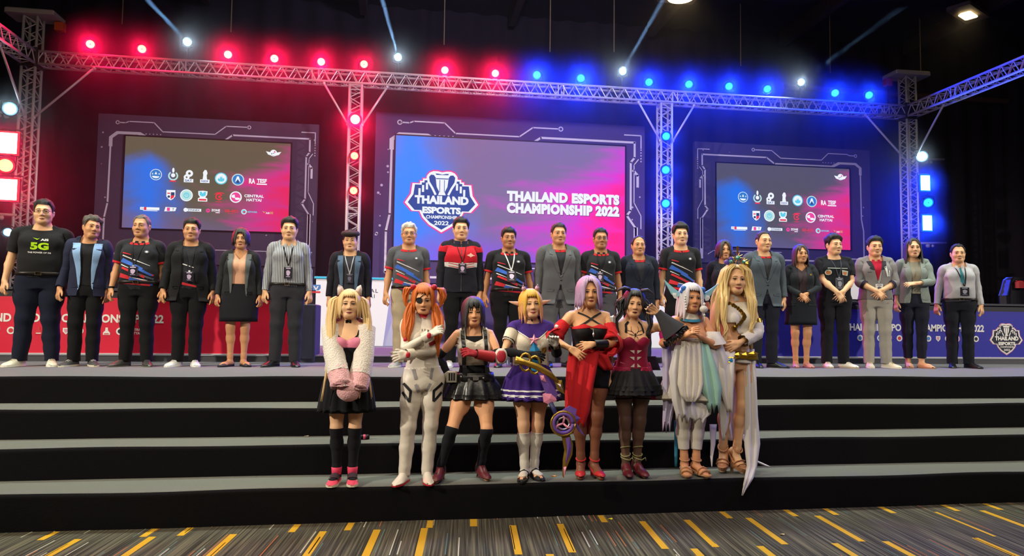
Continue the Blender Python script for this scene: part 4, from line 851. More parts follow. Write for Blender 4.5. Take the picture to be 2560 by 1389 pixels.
class Rig:
    """pose of one person in the template's own space (metres, facing -y)"""
    def __init__(s, sex, pose, gx=0.0, belly=0.0, gl=0.0, sw=0.0, hs=1.10):
        s.hs = hs
        s.sex, s.gx, s.belly, s.gl, s.sw = sex, gx, belly, gl, sw
        S0 = SH[sex].copy(); s.shift = S0[0]*gx*.75+sw; R = [np.eye(3)]*15; O = [np.zeros(3)]*15; I = [np.zeros(3)]*15   # v' = R(v-O)+I
        g = lambda k, d: pose.get(k, d)
        Rc = rot_axis((0, 0, 1), math.radians(g('twist', 0)))@rot_axis((0, 1, 0), math.radians(g('tilt', 0)))@rot_axis((1, 0, 0), math.radians(g('lean', 0)))
        base = np.array([g('sway', 0), 0, g('drop', 0)], float); sp = np.array([0, .01, 1.0])
        Rp = rot_axis((0, 1, 0), math.radians(g('hip', 0))); pel = np.array([0, 0, .95])
        R[0], O[0], I[0] = Rp, pel, pel+base; spw = Rp@(sp-pel)+pel+base; R[1], O[1], I[1] = Rc, sp, spw
        Rh = Rc@rot_axis((0, 0, 1), math.radians(g('turn', 0)))@rot_axis((0, 1, 0), math.radians(g('cock', 0)))@rot_axis((1, 0, 0), math.radians(g('nod', 0)))
        R[2], O[2], I[2] = Rh, NECKP, Rc@(NECKP-sp)+spw
        s.curl = {}; s.tw = {}
        for side, b, sx in (('L', 3, 1), ('R', 6, -1)):
            mir = np.array([sx, 1, 1.0]); S = (S0+[s.shift, 0, 0])*mir; d0 = AD*mir; h0 = np.cross(d0, [0, -1.0, 0])*1.0
            a = g('arm'+side, ('hang',)); Sw = Rc@(S-sp)+spw
            Sw = Sw+np.array([0, 0, g('shrug'+side, 0)])
            if a[0] == 'hang':
                ab = math.radians(a[1] if len(a) > 1 else 9); bd = a[2] if len(a) > 2 else 12; u = np.array([sx*math.sin(ab), .03, -math.cos(ab)]); u /= np.linalg.norm(u)
                f = rot_axis(np.cross(u, [0, -1, 0]), math.radians(bd))@u; f[0] -= sx*(a[3] if len(a) > 3 else .08); f /= np.linalg.norm(f); tw = math.radians(a[4] if len(a) > 4 else 20); curl = 38
            else:
                T = np.array(a[1], float); pole = np.array(a[2], float); E, T = ik(Sw, T, pole, LU, LF); u = (E-Sw)/np.linalg.norm(E-Sw); f = (T-E)/np.linalg.norm(T-E); tw = math.radians(a[3] if len(a) > 3 else 0); curl = a[4] if len(a) > 4 else 30
            hh = np.cross(u, f)
            if np.linalg.norm(hh) < .02: hh = np.cross(u, [0, -1.0, 0])
            # hinge sign: template flexes about d0 x forward
            E0 = S+d0*LU; W0 = S+d0*(LU+LF); Ru = frame(u, hh)@frame(d0, h0).T; Rf = frame(f, hh)@frame(d0, h0).T
            Ew = Sw+u*LU; Ww = Ew+f*LF
            bend = a[5] if len(a) > 5 else (0, 0)
            nrm = np.array([-math.cos(AA)*sx, 0, -math.sin(AA)]); tdir = np.array([0, -1.0, 0])
            Rhnd = Rf@rot_axis(d0, tw*sx)@rot_axis(np.cross(d0, nrm), math.radians(bend[0]))@rot_axis(np.cross(d0, tdir), math.radians(bend[1]))
            R[b], O[b], I[b] = Ru, S, Sw; R[b+1], O[b+1], I[b+1] = Rf, E0, Ew; R[b+2], O[b+2], I[b+2] = Rhnd, W0, Ww
            s.curl[sx] = math.radians(curl); s.tw[sx] = tw*sx
            setattr(s, 'wrist'+side, Ww); setattr(s, 'elbow'+side, Ew); setattr(s, 'hand'+side, Rhnd@d0); setattr(s, 'palm'+side, Rhnd@nrm)
        for side, b, sx in (('L', 9, 1), ('R', 12, -1)):
            mir = np.array([sx, 1, 1.0]); H, K, A = HIP*mir, KNE*mir, ANK*mir; Hw = Rp@(H-pel)+pel+base
            ft = g('foot'+side, (.10, 0.0)); yaw = g('toe'+side, 12); pit = g('heel'+side, 0); lift = g('lift'+side, 0)
            Aw = np.array([sx*ft[0] if not g('rawfeet', False) else ft[0], ft[1]+.018, ANK[2]+lift]); l1 = np.linalg.norm(K-H); l2 = np.linalg.norm(A-K)
            pole = np.array(g('knee'+side, (sx*.12, -1, 0)), float); Kw, Aw = ik(Hw, Aw, pole, l1, l2); u = Kw-Hw; f = Aw-Kw
            fwd = np.array([0, -1.0, 0]); side_ax = np.cross(fwd, [0, 0, 1.0])
            pk = pole/np.linalg.norm(pole)
            R[b] = frame(u, pk)@frame(K-H, fwd).T; R[b+1] = frame(f, pk)@frame(A-K, fwd).T; O[b], I[b] = H, Hw; O[b+1], I[b+1] = K, Kw
            R[b+2] = rot_axis((0, 0, 1), math.radians(yaw*sx))@rot_axis((1, 0, 0), math.radians(pit)); O[b+2], I[b+2] = A, Aw
            setattr(s, 'ankle'+side, Aw); setattr(s, 'knee'+side, Kw)
        s.R, s.O, s.I = R, O, I
    def shape(s, V, mode='body'):
        V = V.copy()
        if mode == 'head': return NECKP+(V-NECKP)*s.hs
        hw = (ss(1.44, 1.50, V[:, 2])*(np.abs(V[:, 0]) < .13))[:, None]; V = NECKP*hw+V*(1-hw)+(V-NECKP)*hw*s.hs; x, z = np.abs(V[:, 0]), V[:, 2]; S = SH[s.sex]; sgn = np.sign(V[:, 0]); ang = np.degrees(np.arctan2(x-(S[0]-.022), (S[2]+.02)-z)); sl = (np.stack([x, V[:, 1], z], 1)-S)@AD
        am = ss(-.035, .055, sl)*ss(13, 27, ang); wt = ss(.55, .80, z)*(1-ss(1.38, 1.46, z))*(1-am)
        V[:, 0] += V[:, 0]*s.gx*wt*(1-.25*ss(1.25, 1.38, z))+sgn*s.shift*am + sgn*s.sw*(1-am)*ss(1.25, 1.38, z)*ss(.05, .15, x)*(1-ss(1.42, 1.46, z))
        V[:, 1] += V[:, 1]*s.gx*.8*wt*(V[:, 1] > 0) + V[:, 1]*s.gx*.5*wt*(V[:, 1] <= 0)
        V[:, 1] -= s.belly*np.exp(-((z-1.06)/.13)**2)*(1-ss(-.09, .03, V[:, 1]))*(1-am)
        lw = (1-ss(.70, .88, z))*ss(.06, .2, z); cx = sgn*.093
        V[:, 0] += (V[:, 0]-cx)*s.gl*lw; V[:, 1] += V[:, 1]*s.gl*lw
        # relaxed fingers, twist along the forearm
        for sx in (1, -1):
            m = (V[:, 0]*sx > 0.1) & (am > .5)
            if not m.any(): continue
            mir = np.array([sx, 1, 1.0]); d = AD*mir; Ss = (S+[s.shift, 0, 0])*mir; n = np.array([-math.cos(AA)*sx, 0, -math.sin(AA)]); p = V[m]-Ss; a = p@d; b = p@n; c = p-np.outer(a, d)-np.outer(b, n)
            th = c@np.array([0, -1.0, 0])
            L0 = LU+LF+.084; over = np.clip(a-L0, 0, None); isf = (over > 0) & (th < .042); cu = s.curl[sx]
            if cu: 
                k = cu/.05; ph = np.clip(over*k, 0, cu*1.9); r = 1/k; na = np.where(isf, L0+r*np.sin(ph)-(b)*np.sin(ph)+np.clip(over-cu*1.9/k, 0, None)*np.cos(ph), a); nb = np.where(isf, b*np.cos(ph)+r*(1-np.cos(ph))+np.clip(over-cu*1.9/k, 0, None)*np.sin(ph), b)
            else: na, nb = a, b
            q = np.outer(na, d)+np.outer(nb, n)+c
            t = ss(LU+.02, LU+LF-.01, a)*s.tw[sx]*(a < LU+LF-.02)
            ax = d; qa = np.outer(q@ax, ax); qp = q-qa; q2 = qa+qp*np.cos(t)[:, None]+np.cross(ax, qp)*np.sin(t)[:, None]; V[m] = Ss+np.where((a < LU+LF-.02)[:, None], q2, q)
        return V
    def pose(s, V, mode='body'):
        Wt = weights(V, s.sex, mode); U = s.shape(V, mode); out = np.zeros_like(V)
        for b in range(15):
            w = Wt[:, b]; m = w > 1e-4
            if m.any(): out[m] += w[m][:, None]*((U[m]-s.O[b])@s.R[b].T+s.I[b])
        return out

BODY = {k: grow_body(k) for k in 'mf'}; BODYN = {k: normals(*BODY[k]) for k in 'mf'}
BVH = {k: BVHTree.FromPolygons(BODY[k][0].tolist(), BODY[k][1].tolist()) for k in 'mf'}
# ------------------------------------------------------------------ clothes grown round the same template
def wrinkle(V, F, amp, seed, f=1.0):
    r = np.random.RandomState(seed); N_ = normals(V, F); a = np.zeros(len(V))
    for _ in range(9):
        k = r.normal(size=3)*np.array([16, 16, 26])*f; a += np.sin(V@k+r.uniform(0, 6.3)+1.4*np.sin(V@(k[::-1]*.5)))
    return V+N_*(a/9*amp*2.0)[:, None]
def grow_cloth(sex, kind):
    S = SH[sex]; E = S+AD*LU; Wp = S+AD*(LU+LF); m = sex == 'm'; G = Field((0, -.26, .0), (.62, .19, 1.52), .0085); q = 1.0 if m else .86; T = [list(t) for t in TORSO[sex]]
    if kind in ('tee', 'shirt', 'fit'):
        o = {'tee': .014, 'shirt': .017, 'fit': .007}[kind]
        if kind != 'fit':
            for t in T:
                if t[0] < 1.2: t[1] = max(t[1], (.158 if m else .146)); t[2] = max(t[2], .106 if m else .094)
        G.prof([(.70, T[0][1], T[0][2], T[0][3])]+T, off=o)
        if m: G.ell((.07, -.088, 1.285), (.08, .035+o*.5, .06), .04)
        else: G.ell((.066, -.074, 1.25), (.062+o, .052+o, .062+o), .045)
        G.cap((.02, .03, 1.455), S+np.array([-.02, 0, .015]), (.034 if m else .028)+o, (.034 if m else .03)+o*.7, .03); G.cap(S, S+AD*.06, (.054 if m else .045)+o*.8, (.052 if m else .043)+o, .03)
        r = {'tee': (.064, .064, .062), 'shirt': (.062, .052, .038), 'fit': (.055, .045, .034)}[kind]
        G.cap(S+AD*.03, S+AD*.14, r[0]*q, r[1]*q, .03); G.cap(S+AD*.12, E, r[1]*q, r[1]*.96*q, .02); G.cap(E, Wp, r[1]*.96*q, r[2]*q, .02)
        if kind == 'fit': G.cap((0, .028, 1.42), (0, .016, 1.50), .062 if m else .052, .060 if m else .05, .02)
    elif kind == 'jacket':
        for t in T:
            if t[0] < 1.25: t[1] = max(t[1], (.152 if m else .150)+.03*max(0, 1.06-t[0])/.2); t[2] = max(t[2], .106 if m else .1)
        G.prof([(.66, T[0][1]+.035, T[0][2]+.03, .008), (.76, T[0][1]+.025, T[0][2]+.022, .01)]+[t for t in T], off=.026)
        if not m: G.ell((.066, -.074, 1.25), (.082, .072, .08), .05)
        else: G.ell((.07, -.09, 1.28), (.085, .045, .07), .05)
        G.cap((.03, .03, 1.45), S+np.array([-.0, 0, .02]), .052 if m else .045, .054 if m else .047, .03); G.cap(S+np.array([.005, 0, .0]), S+AD*.08, .072*q, .071*q, .03)
        G.cap(S+AD*.05, E, .071*q, .061*q, .03); G.cap(E, Wp+AD*.01, .061*q, .046*q, .02)
    elif kind in ('trousers', 'slim'):
        L = kind == 'trousers'; q = 1.0 if m else .985; a = (.102, .090, .076, .071, .067) if L else (.100, .088, .066, .062, .050)
        G.prof([(.80, T[0][1], T[0][2], T[0][3])]+[t for t in T if .8 < t[0] < 1.1], off=.012); G.ell((.078, .075, .875), (.092, .078, .092), .03)
        G.cap((.088, .004, .87), (.092, .0, .68), a[0]*q, a[1]*q, .03); G.cap((.092, .0, .70), KNE+[0, .002, 0], a[1]*q, a[2]*q, .03); G.cap(KNE+[0, .002, 0], (.098, .018, .28), a[2]*q, a[3]*q, .03); G.cap((.098, .018, .30), (.099, .016, .05), a[3]*q, a[4]*q, .02, (1, 1.12, 1))
    V, F = G.mesh(); V = laplace(V, F, 3, .5)
    am = {'tee': .0035, 'shirt': .004, 'fit': .0, 'jacket': .0035, 'trousers': .0032, 'slim': .002}[kind]; V = wrinkle(V, F, am, 5+len(kind), 1.5 if kind in ('trousers', 'slim') else 1.0)
    F = np.concatenate([F[:, [0, 1, 2]], F[:, [0, 2, 3]]]); return decimate(V, F, .5)
_cl = {}
def cloth_tpl(sex, kind):
    if (sex, kind) not in _cl: _cl[(sex, kind)] = grow_cloth(sex, kind)
    return _cl[(sex, kind)]
_cut = {}
def arm_s(V, sex):
    S = SH[sex]; x, z = np.abs(V[:, 0]), V[:, 2]; s = (np.stack([x, V[:, 1], z], 1)-S)@AD; ang = np.degrees(np.arctan2(x-(S[0]-.022), (S[2]+.02)-z)); return s, ang
def opening(z, kind):
    if kind == 'open': return np.interp(z, [.66, .9, 1.1, 1.38, 1.42], [.085, .062, .055, .070, .074])
    if kind == 'wide': return np.interp(z, [.66, .9, 1.1, 1.36, 1.42], [.105, .080, .070, .074, .078])
    if kind == 'one': return np.interp(z, [.66, .90, 1.02, 1.05, 1.36, 1.42], [.07, .022, .0, .0, .062, .07])
    if kind == 'two': return np.interp(z, [.66, .86, .95, 1.12, 1.36, 1.42], [.05, .012, .0, .0, .055, .07])
    if kind == 'zip': return np.interp(z, [.66, 1.22, 1.36, 1.42], [.0, .0, .045, .06])
    return np.full_like(z, -1.0)
def garment(sex, kind, hem_z=.9, sleeve=9.0, neck=0.0, front=None, vneck=0.0, top=None, lift=0.0, armhole=None, strap=None):
    key = (sex, kind, hem_z, sleeve, neck, front, vneck, top, lift, armhole, strap)
    if key in _cut: return _cut[key]
    V, F = cloth_tpl(sex, kind)
    def f(P_):
        x, y, z = np.abs(P_[:, 0]), P_[:, 1], P_[:, 2]; s, ang = arm_s(P_, sex); g = z-hem_z
        if kind not in ('trousers', 'slim'):
            g = np.minimum(g, np.where(ang > 17, sleeve-s, 1.0))
            if kind != 'fit' or neck is not None:
                nk = max(neck or 0, 0); pl = 1.414-(neck or 0)+(y+.05)*.5-z; g = np.minimum(g, np.maximum(pl, (x-.086-nk*.5)*.8))
            if vneck: g = np.minimum(g, np.where(y < 0, np.maximum(x-.05*np.clip((z-(1.40-vneck))/vneck, 0, 2), (1.40-vneck)-z), 1))
            if front: g = np.minimum(g, np.where(y < .0, x-opening(z, front), 1))
        if top is not None: g = np.minimum(g, top-z)
        if armhole is not None: g = np.minimum(g, np.where(z > 1.2, armhole-s, 1.0))
        if strap is not None: g = np.minimum(g, np.maximum(strap[0]-z-(strap[2] if len(strap) > 2 else 0)*(.07-np.abs(x-.07))*-1, strap[1]-np.abs(x-.085)))
        return g
    V, F = clip(V, F, f)
    if lift: V = V+normals(V, F)*lift
    V, F = hem(V, F); _cut[key] = (V, F); return V, F
def lapel(sex, kind, front, wd=.06, zb=1.03, zt=1.41):
    V, F = cloth_tpl(sex, kind); V = V+normals(V, F)*.004
    def f(P_):
        x, y, z = np.abs(P_[:, 0]), P_[:, 1], P_[:, 2]; w = opening(z, front); k = np.clip((z-zb)/(1.30-zb), 0, 1)
        notch = np.where((z > 1.325) & (z < 1.342), x*0-.01, 1); g = np.minimum(w+.004+wd*k-x, x-w+.004); g = np.minimum(g, np.minimum(z-zb, zt-z)); g = np.minimum(g, np.where((z > 1.325) & (z < 1.338), w+.03-x, 1)); return np.minimum(g, -y)
    V, F = clip(V, F, f); return hem(V, F, .004)
def torso_ring(sex, z, off, n=40, nexp=2.4):
    T = np.array(TORSO[sex]); w, d, yc = (np.interp(z, T[:, 0], T[:, i]) for i in (1, 2, 3)); w += off; d += off; out = []
    for i in range(n):
        a = 2*math.pi*i/n; c, s_ = math.cos(a), math.sin(a); out.append((w*abs(c)**(2/nexp)*(1 if c >= 0 else -1), yc+d*abs(s_)**(2/nexp)*(1 if s_ >= 0 else -1), z))
    return out
_bv = {}
def bvh_of(V, F):
    k = id(V)
    if k not in _bv: _bv[k] = (BVHTree.FromPolygons(V.tolist(), F.tolist()), V)
    return _bv[k][0]
def drape_pts(bvh, pts, lift=.004, fall=-.12, back=False):
    out = []
    for p in pts:
        h = bvh.ray_cast(Vector((p[0], .6 if back else -.6, p[1])), Vector((0, -1 if back else 1, 0)))[0]
        y = h.y if h is not None else fall; out.append((p[0], y-(-lift if back else lift), p[1]))
    return out

SKIN = {}
def skin(c):
    if c not in SKIN:
        m = mat('skin', c, rough=.52, spec=.35); SKIN[c] = m
        b = m.node_tree.nodes['Principled BSDF']; b.inputs['Subsurface Weight'].default_value = 0.0
    return SKIN[c]
def dense(pts, n=5):
    o = []
    for i in range(len(pts)):
        a, b = pts[i], pts[(i+1) % len(pts)]; o += [(a[0]+(b[0]-a[0])*k/n, a[1]+(b[1]-a[1])*k/n) for k in range(n)]
    return o

class Person:
    def __init__(s, label, loc, rz=0.0, H=1.7, sex='m', skin_c='#b98763', pose=None, name='person', **kw):
        s.sex = sex; s.k = H/(1.705+.265*(kw.get('hs', 1.10)-1)); s.rig = Rig(sex, pose or {}, **kw); s.root = empty(name, loc, rz, label, 'person'); s.sk = skin(skin_c); s.last = None
        s.body = s.add('body', *BODY[sex], s.sk); s.bv = BVH[sex]
    def add(s, name, V, F, m, mode='body', parent=None, smooth=True, mi=None, label=None, post=None):
        V = np.asarray(V, float); U = s.rig.pose(V, mode)
        if post is not None: U = post(U)
        U = U*s.k; me = bpy.data.meshes.new(name); me.from_pydata(U.tolist(), [], F.tolist() if hasattr(F, 'tolist') else F)
        for q in (m if isinstance(m, (list, tuple)) else [m]): me.materials.append(q)
        if mi is not None: me.polygons.foreach_set('material_index', mi)
        if smooth: me.polygons.foreach_set('use_smooth', [True]*len(me.polygons))
        o = bpy.data.objects.new(name, me); COL.objects.link(o); o.parent = parent or s.root
        if label: o['label'] = label
        return o
    def mb(s, name, mb, m, mode='body', parent=None, smooth=True, label=None, post=None): return s.add(name, mb.v, mb.f, m, mode, parent, smooth, mb.mi if isinstance(m, (list, tuple)) and len(m) > 1 else None, label, post)
    def wear(s, name, kind, m, parent=None, label=None, **kw):
        V, F = garment(s.sex, kind, **kw); o = s.add(name, V, F, m, 'body', parent, label=label); s.last = (V, F, o); return o
    def shrink(s, fld, d=.012):
        """draw covered skin inwards so that it cannot poke through the clothes"""
        V, F = BODY[s.sex]; w = np.clip(fld(V), 0, 1)[:, None]; U = s.rig.pose(V-BODYN[s.sex]*d*w)*s.k; s.body.data.vertices.foreach_set('co', U.astype(np.float32).ravel()); s.body.data.update()
    def decal(s, name, polys, mats, on=None, parent=None, lift=.004, label=None, mode='body', back=False, wt=None):
        """flat shapes (x, z) printed on the front of a garment; polys: list of (material index, outline or (verts, faces))"""
        if on is None: on = s.last
        bv = bvh_of(on[0], on[1]); mb = MB()
        for k, (i, p) in enumerate(polys):
            mb.m = i
            if isinstance(p, tuple) and len(p) == 2 and isinstance(p[1], list) and isinstance(p[0], list) and p[1] and isinstance(p[1][0], tuple) and len(p[1][0]) >= 3: vs, fs = p
            else: vs, fs = p, [tuple(range(len(p)))]
            mb.add(drape_pts(bv, vs, lift+.0006*(k % 7), back=back), fs)
        return s.mb(name, mb, mats, mode, parent or on[2], False, label)
    def ribbon(s, name, pts, w, m, on=None, lift=.006, parent=None, n=8, label=None):
        bv = bvh_of((on or s.last)[0], (on or s.last)[1]); vs = []; fs = []; q = []
        for i in range(len(pts)-1):
            for k in range(n): q.append([pts[i][j]+(pts[i+1][j]-pts[i][j])*k/n for j in (0, 1)])
        q.append(list(pts[-1]))
        for i, p in enumerate(q):
            a = q[max(0, i-1)]; b = q[min(len(q)-1, i+1)]; d = Vector((b[0]-a[0], b[1]-a[1])).normalized(); nx, nz = -d.y*w/2, d.x*w/2
            vs += drape_pts(bv, [(p[0]-nx, p[1]-nz), (p[0]+nx, p[1]+nz)], lift)
            if i: fs.append((2*i-2, 2*i-1, 2*i+1, 2*i))
        b = len(vs); vs2 = [(v[0], v[1]+.004, v[2]) for v in vs]; fs += [tuple(i+b for i in f[::-1]) for f in fs]
        return s.add(name, vs+vs2, fs, m, 'body', parent or (on or s.last)[2], False, label=label)
    # ---- face
    def face(s, brow='#1a1210', lip='#8a4a42', iris='#1c0f0a', open_=1.0, liner=None, smile=0.0, browt=.0055, female=False, browlift=0.0):
        bv = s.bv; D = lambda pts, l: drape_pts(bv, pts, l, -.09)
        white, ir, ln = mat('eye_white', '#cfc4b8', .35), mat('iris', iris, .25), mat('lash', liner or '#1a1010', .6)
        for sx in (1, -1):
            cx, cz = .0315*sx, 1.5885; mb = MB(); hw, hh = .0150, .0058*open_
            up = [(cx-hw+2*hw*i/10, cz+hh*math.sin(math.pi*i/10)**.8) for i in range(11)]; lo = [(cx+hw-2*hw*i/10, cz-hh*.75*math.sin(math.pi*i/10)) for i in range(1, 10)]
            mb.m = 0; mb.add(D(up+lo, .0022), [tuple(range(20))]); mb.m = 1; rr = min(.0062, hh*1.15); mb.add(D([(cx+.0062*math.cos(a*math.pi/6), cz+.0002+min(rr, .0062)*math.sin(a*math.pi/6)) for a in range(12)], .0030), [tuple(range(12))])
            mb.m = 2; th = .0042 if female else .0026
            mb.add(D([(p[0]*1.0+(p[0]-cx)*.12, p[1]+th*.9+(.002 if female else 0)*((p[0]-cx)*sx/hw > .6)) for p in up]+[(p[0], p[1]-.0008) for p in reversed(up)], .0036), [(i, i+1, 20-i, 21-i) for i in range(10)])
            if female: mb.add(D([(p[0], p[1]+.0006) for p in lo]+[(p[0], p[1]-.0010) for p in reversed(lo)], .0034), [(i, i+1, 16-i, 17-i) for i in range(8)])
            s.mb('eye', mb, [white, ir, ln], 'head', s.body, False)
            bz = 1.607+browlift; pts = [(sx*(.0125+.036*t), bz+.0045*math.sin(math.pi*min(1, t*1.15))-.004*max(0, t-.6)) for t in [i/8 for i in range(9)]]; mb = MB()
            vs = []; fs = []
            for i, p in enumerate(pts):
                w = browt*(1-.6*(i/8)); vs += [(p[0], p[1]-w/2), (p[0], p[1]+w/2)]
                if i: fs.append((2*i-2, 2*i-1, 2*i+1, 2*i))
            mb.add(D(vs, .0022), fs); s.mb('eyebrow', mb, mat('brow_hair', brow, .8), 'head', s.body, False)
        mb = MB(); hw = .0235+smile*.004; z0 = 1.5180
        cur = lambda x: smile*.0045*(x/hw)**2
        xs = [hw*(-1+2*i/12) for i in range(13)]
        upz = [z0+cur(x)+.0075*(1-(abs(x)/hw)**1.6)-.0018*math.exp(-(x/.004)**2) for x in xs]; mid = [z0+cur(x)-.0004 for x in xs]; low = [z0+cur(x)-.0098*(1-(abs(x)/hw)**2) for x in xs]
        mb.add(D([(x, z) for x, z in zip(xs, upz)]+[(x, z) for x, z in zip(xs, mid)], .0016), [(i, i+1, 14+i, 13+i) for i in range(12)])
        mb.add(D([(x, z) for x, z in zip(xs, mid)]+[(x, z) for x, z in zip(xs, low)], .0016), [(i, i+1, 14+i, 13+i) for i in range(12)])
        mb.m = 1; mb.add(D([(x*1.02, z+.0010) for x, z in zip(xs, mid)]+[(x*1.02, z-.0010) for x, z in zip(xs, mid)], .0030), [(i, i+1, 14+i, 13+i) for i in range(12)])
        s.mb('lips', mb, [mat('lips', lip, .45), mat('mouth_line', '#3a1a16', .7)], 'head', s.body, False)
    def glasses(s, c='#1a1a1e'):
        bv = s.bv; mb = MB()
        for sx in (1, -1):
            cx, cz = .033*sx, 1.584; yy = drape_pts(bv, [(0, 1.590)], .008)[0][1]-.004
            ring = [(cx+.024*math.cos(a*math.pi/8)*(1 if abs(math.cos(a*math.pi/8)) > .5 else 1.1), yy+abs(cx)*.12+.02*(abs(cx+.024*math.cos(a*math.pi/8))-.033), cz+.0165*math.sin(a*math.pi/8)) for a in range(17)]
            mb.path(ring, .0016, 5); mb.path([(sx*.058, yy+.012, 1.590), (sx*.074, yy+.05, 1.590), (sx*.083, .02, 1.585)], .0018, 5)
        mb.path([(-.010, yy, 1.588), (0, yy-.003, 1.591), (.010, yy, 1.588)], .0016, 5); s.mb('glasses', mb, mat('spectacle_frame', c, .3, .4), 'head')
    # ---- hair
    def short_hair(s, c='#15110f', top=.020, side=.009, line=1.652, part=0.0, recede=0.0, messy=.004, seed=1, name='hair', back=1.51, fringe=0.0, rough=.55):
        V, F = BODY[s.sex]
        def f(P_):
            x, y, z = np.abs(P_[:, 0]), P_[:, 1], P_[:, 2]
            fl = line-fringe*np.exp(-(P_[:, 0]/.05)**2)+recede*np.exp(-((x-.045)/.022)**2)
            ln = np.interp(y, [-.12, -.065, -.045, -.028, -.014, -.006, .034, .046, .10], [0, 0, 0, 1.60, 1.575, 1.612, 1.612, 1.545, back]); ln = np.where(y < -.045, fl, np.where(y < -.028, fl+(1.60-fl)*(y+.045)/.017, ln)); return z-ln
        Vc, Fc = clip(V, F, f); Nn = normals(Vc, Fc); g = f(Vc); tz = ss(1.60, 1.67, Vc[:, 2]); r = np.random.RandomState(seed); n = np.zeros(len(Vc))
        for _ in range(6): k = r.normal(size=3)*[120, 60, 60]; n += np.sin(Vc@k+r.uniform(0, 6))
        th = (side+(top-side)*tz)*(.25+.75*ss(0, .022, g))+messy*n/6*tz*2; th *= 1+.5*part*np.clip(Vc[:, 0]*12, -1, 1)*tz
        U = Vc+Nn*th[:, None]; U[:, 1] -= .010*top/.02*tz*ss(-.02, -.08, -Vc[:, 1]*-1) if False else 0
        U, Fc = hem(U, Fc, .006); return s.add(name, U, Fc, mat('hair', c, rough, bump=.5, bscale=260, spec=.4), 'head')
    def cap(s, c, thick=.014, back=1.49, front=1.66, rough=.4, name='hair', low=None):
        """close fitting base of a wig"""
        V, F = BODY[s.sex]
        def f(P_):
            y, z = P_[:, 1], P_[:, 2]; return z-np.interp(y, [-.12, -.06, -.03, .0, .05, .1], [front, front, 1.60, 1.53, 1.49, back])
        Vc, Fc = clip(V, F, f); Nn = laplace(normals(Vc, Fc), Fc, 3); Vs = laplace(Vc, Fc, 4); U = Vs+Nn*(thick*(.5+.5*ss(0, .03, f(Vc))))[:, None]; U, Fc = hem(U, Fc, .01)
        return s.add(name, U, Fc, mat('wig', c, rough, bump=.4, bscale=300, spec=.5), 'head')
    def locks(s, specs, mats, parent, name='hair_lock', mode='head', seed=3):
        """specs: (azimuth, polar0, polar1, z_end, width, outward, wave, lift, material)"""
        r = random.Random(seed); by = {}
        for sp in specs:
            az, p0, p1, ze, w, out, wave, lf = sp[:8]; m = sp[8] if len(sp) > 8 else 0; ctr = Vector((0, .012, 1.600)); R_ = Vector((.0765, .096, .100)); a = math.radians(az); pts = []; rad = []
            dirv = Vector((math.sin(a), -math.cos(a), 0)); nP = 6
            for i in range(nP):
                t = math.radians(p0+(p1-p0)*i/(nP-1)); pts.append(ctr+Vector((R_.x*(1+lf)*math.sin(t)*dirv.x, R_.y*(1+lf)*math.sin(t)*dirv.y, R_.z*(1+lf)*math.cos(t))))
            zz = pts[-1].z; L_ = zz-ze; nd = max(0, int(L_/.04)) if L_ > .02 else 0; side = Vector((-dirv.y, dirv.x, 0)); ph = r.uniform(0, 6.28); last = pts[-1].copy()
            for i in range(1, nd+1):
                t = i/nd; pts.append(last+Vector((0, 0, -L_*t))+dirv*(out*t)+side*(wave*math.sin(ph+t*L_*16))+dirv*(wave*.5*math.sin(ph*2+t*L_*13)))
            n = len(pts)
            for i in range(n):
                t = i/(n-1); rad.append(w*(.35+.65*min(1, t*3.0))*(1 if t < .65 else max(.12, 1-(t-.65)/.35*.88)))
            mb = by.setdefault(m, MB())
            # flattened lock: broad side tangent to the head
            rings = []
            for i, p in enumerate(pts):
                tg = (pts[min(i+1, n-1)]-pts[max(0, i-1)]).normalized(); o_ = dirv-tg*dirv.dot(tg)
                if o_.length < .2: o_ = Vector((0, 0, 1))-tg*tg.z
                o_.normalize(); sd = tg.cross(o_); rings.append([p+sd*(rad[i]*math.cos(2*math.pi*j/7))+o_*(rad[i]*.42*math.sin(2*math.pi*j/7)) for j in range(7)])
            mb.loft(rings)
        for m, mb in by.items(): s.mb(name, mb, mats[m], mode, parent)
    # ---- shoes
    def shoe(s, side, kind, col, sole='#d8d4cc', accent=None, heel=0.0, name=None):
        sx = 1 if side == 'L' else -1; mode = 'foot'+side; c = .098*sx; low = kind in ('flat', 'pump'); nm = name or {'sneaker': 'sneaker', 'leather': 'leather_shoe', 'flat': 'flat_shoe', 'pump': 'pump_shoe', 'boot': 'boot'}[kind]
        prof = [(.082, .016, .050), (.072, .030, .078), (.045, .037, .092), (.005, .039, .096), (-.04, .040, .086), (-.08, .044, .066), (-.12, .048, .052), (-.16, .044, .044), (-.185, .034, .036), (-.202, .016, .026)]
        if kind == 'leather': prof = prof[:7]+[(-.16, .041, .040), (-.195, .030, .032), (-.218, .013, .022)]
        if low: prof = [(.078, .016, .050), (.070, .029, .062), (.045, .034, .055), (.005, .035, .040), (-.04, .038, .034), (-.08, .043, .036), (-.12, .046, .048), (-.16, .040, .040), (-.188, .028, .030), (-.203, .010, .020)]
        rings = []; z0 = .012
        for y, w, h in prof:
            rings.append([(c-w, y, z0), (c-w*1.04, y, z0+.012), (c-w*.98, y, h*.55), (c-w*.62, y, h*.92), (c, y, h if not low or y < -.09 or y > .06 else h*.55), (c+w*.62, y, h*.92), (c+w*.98, y, h*.55), (c+w*1.04, y, z0+.012), (c+w, y, z0), (c, y, z0)])
        o = s.mb(nm, MB().loft(rings), mat('shoe_upper', col, .35 if kind in ('leather', 'boot', 'pump') else .7, spec=.5), mode)
        mb = MB(); t = .020 if kind == 'sneaker' else .012
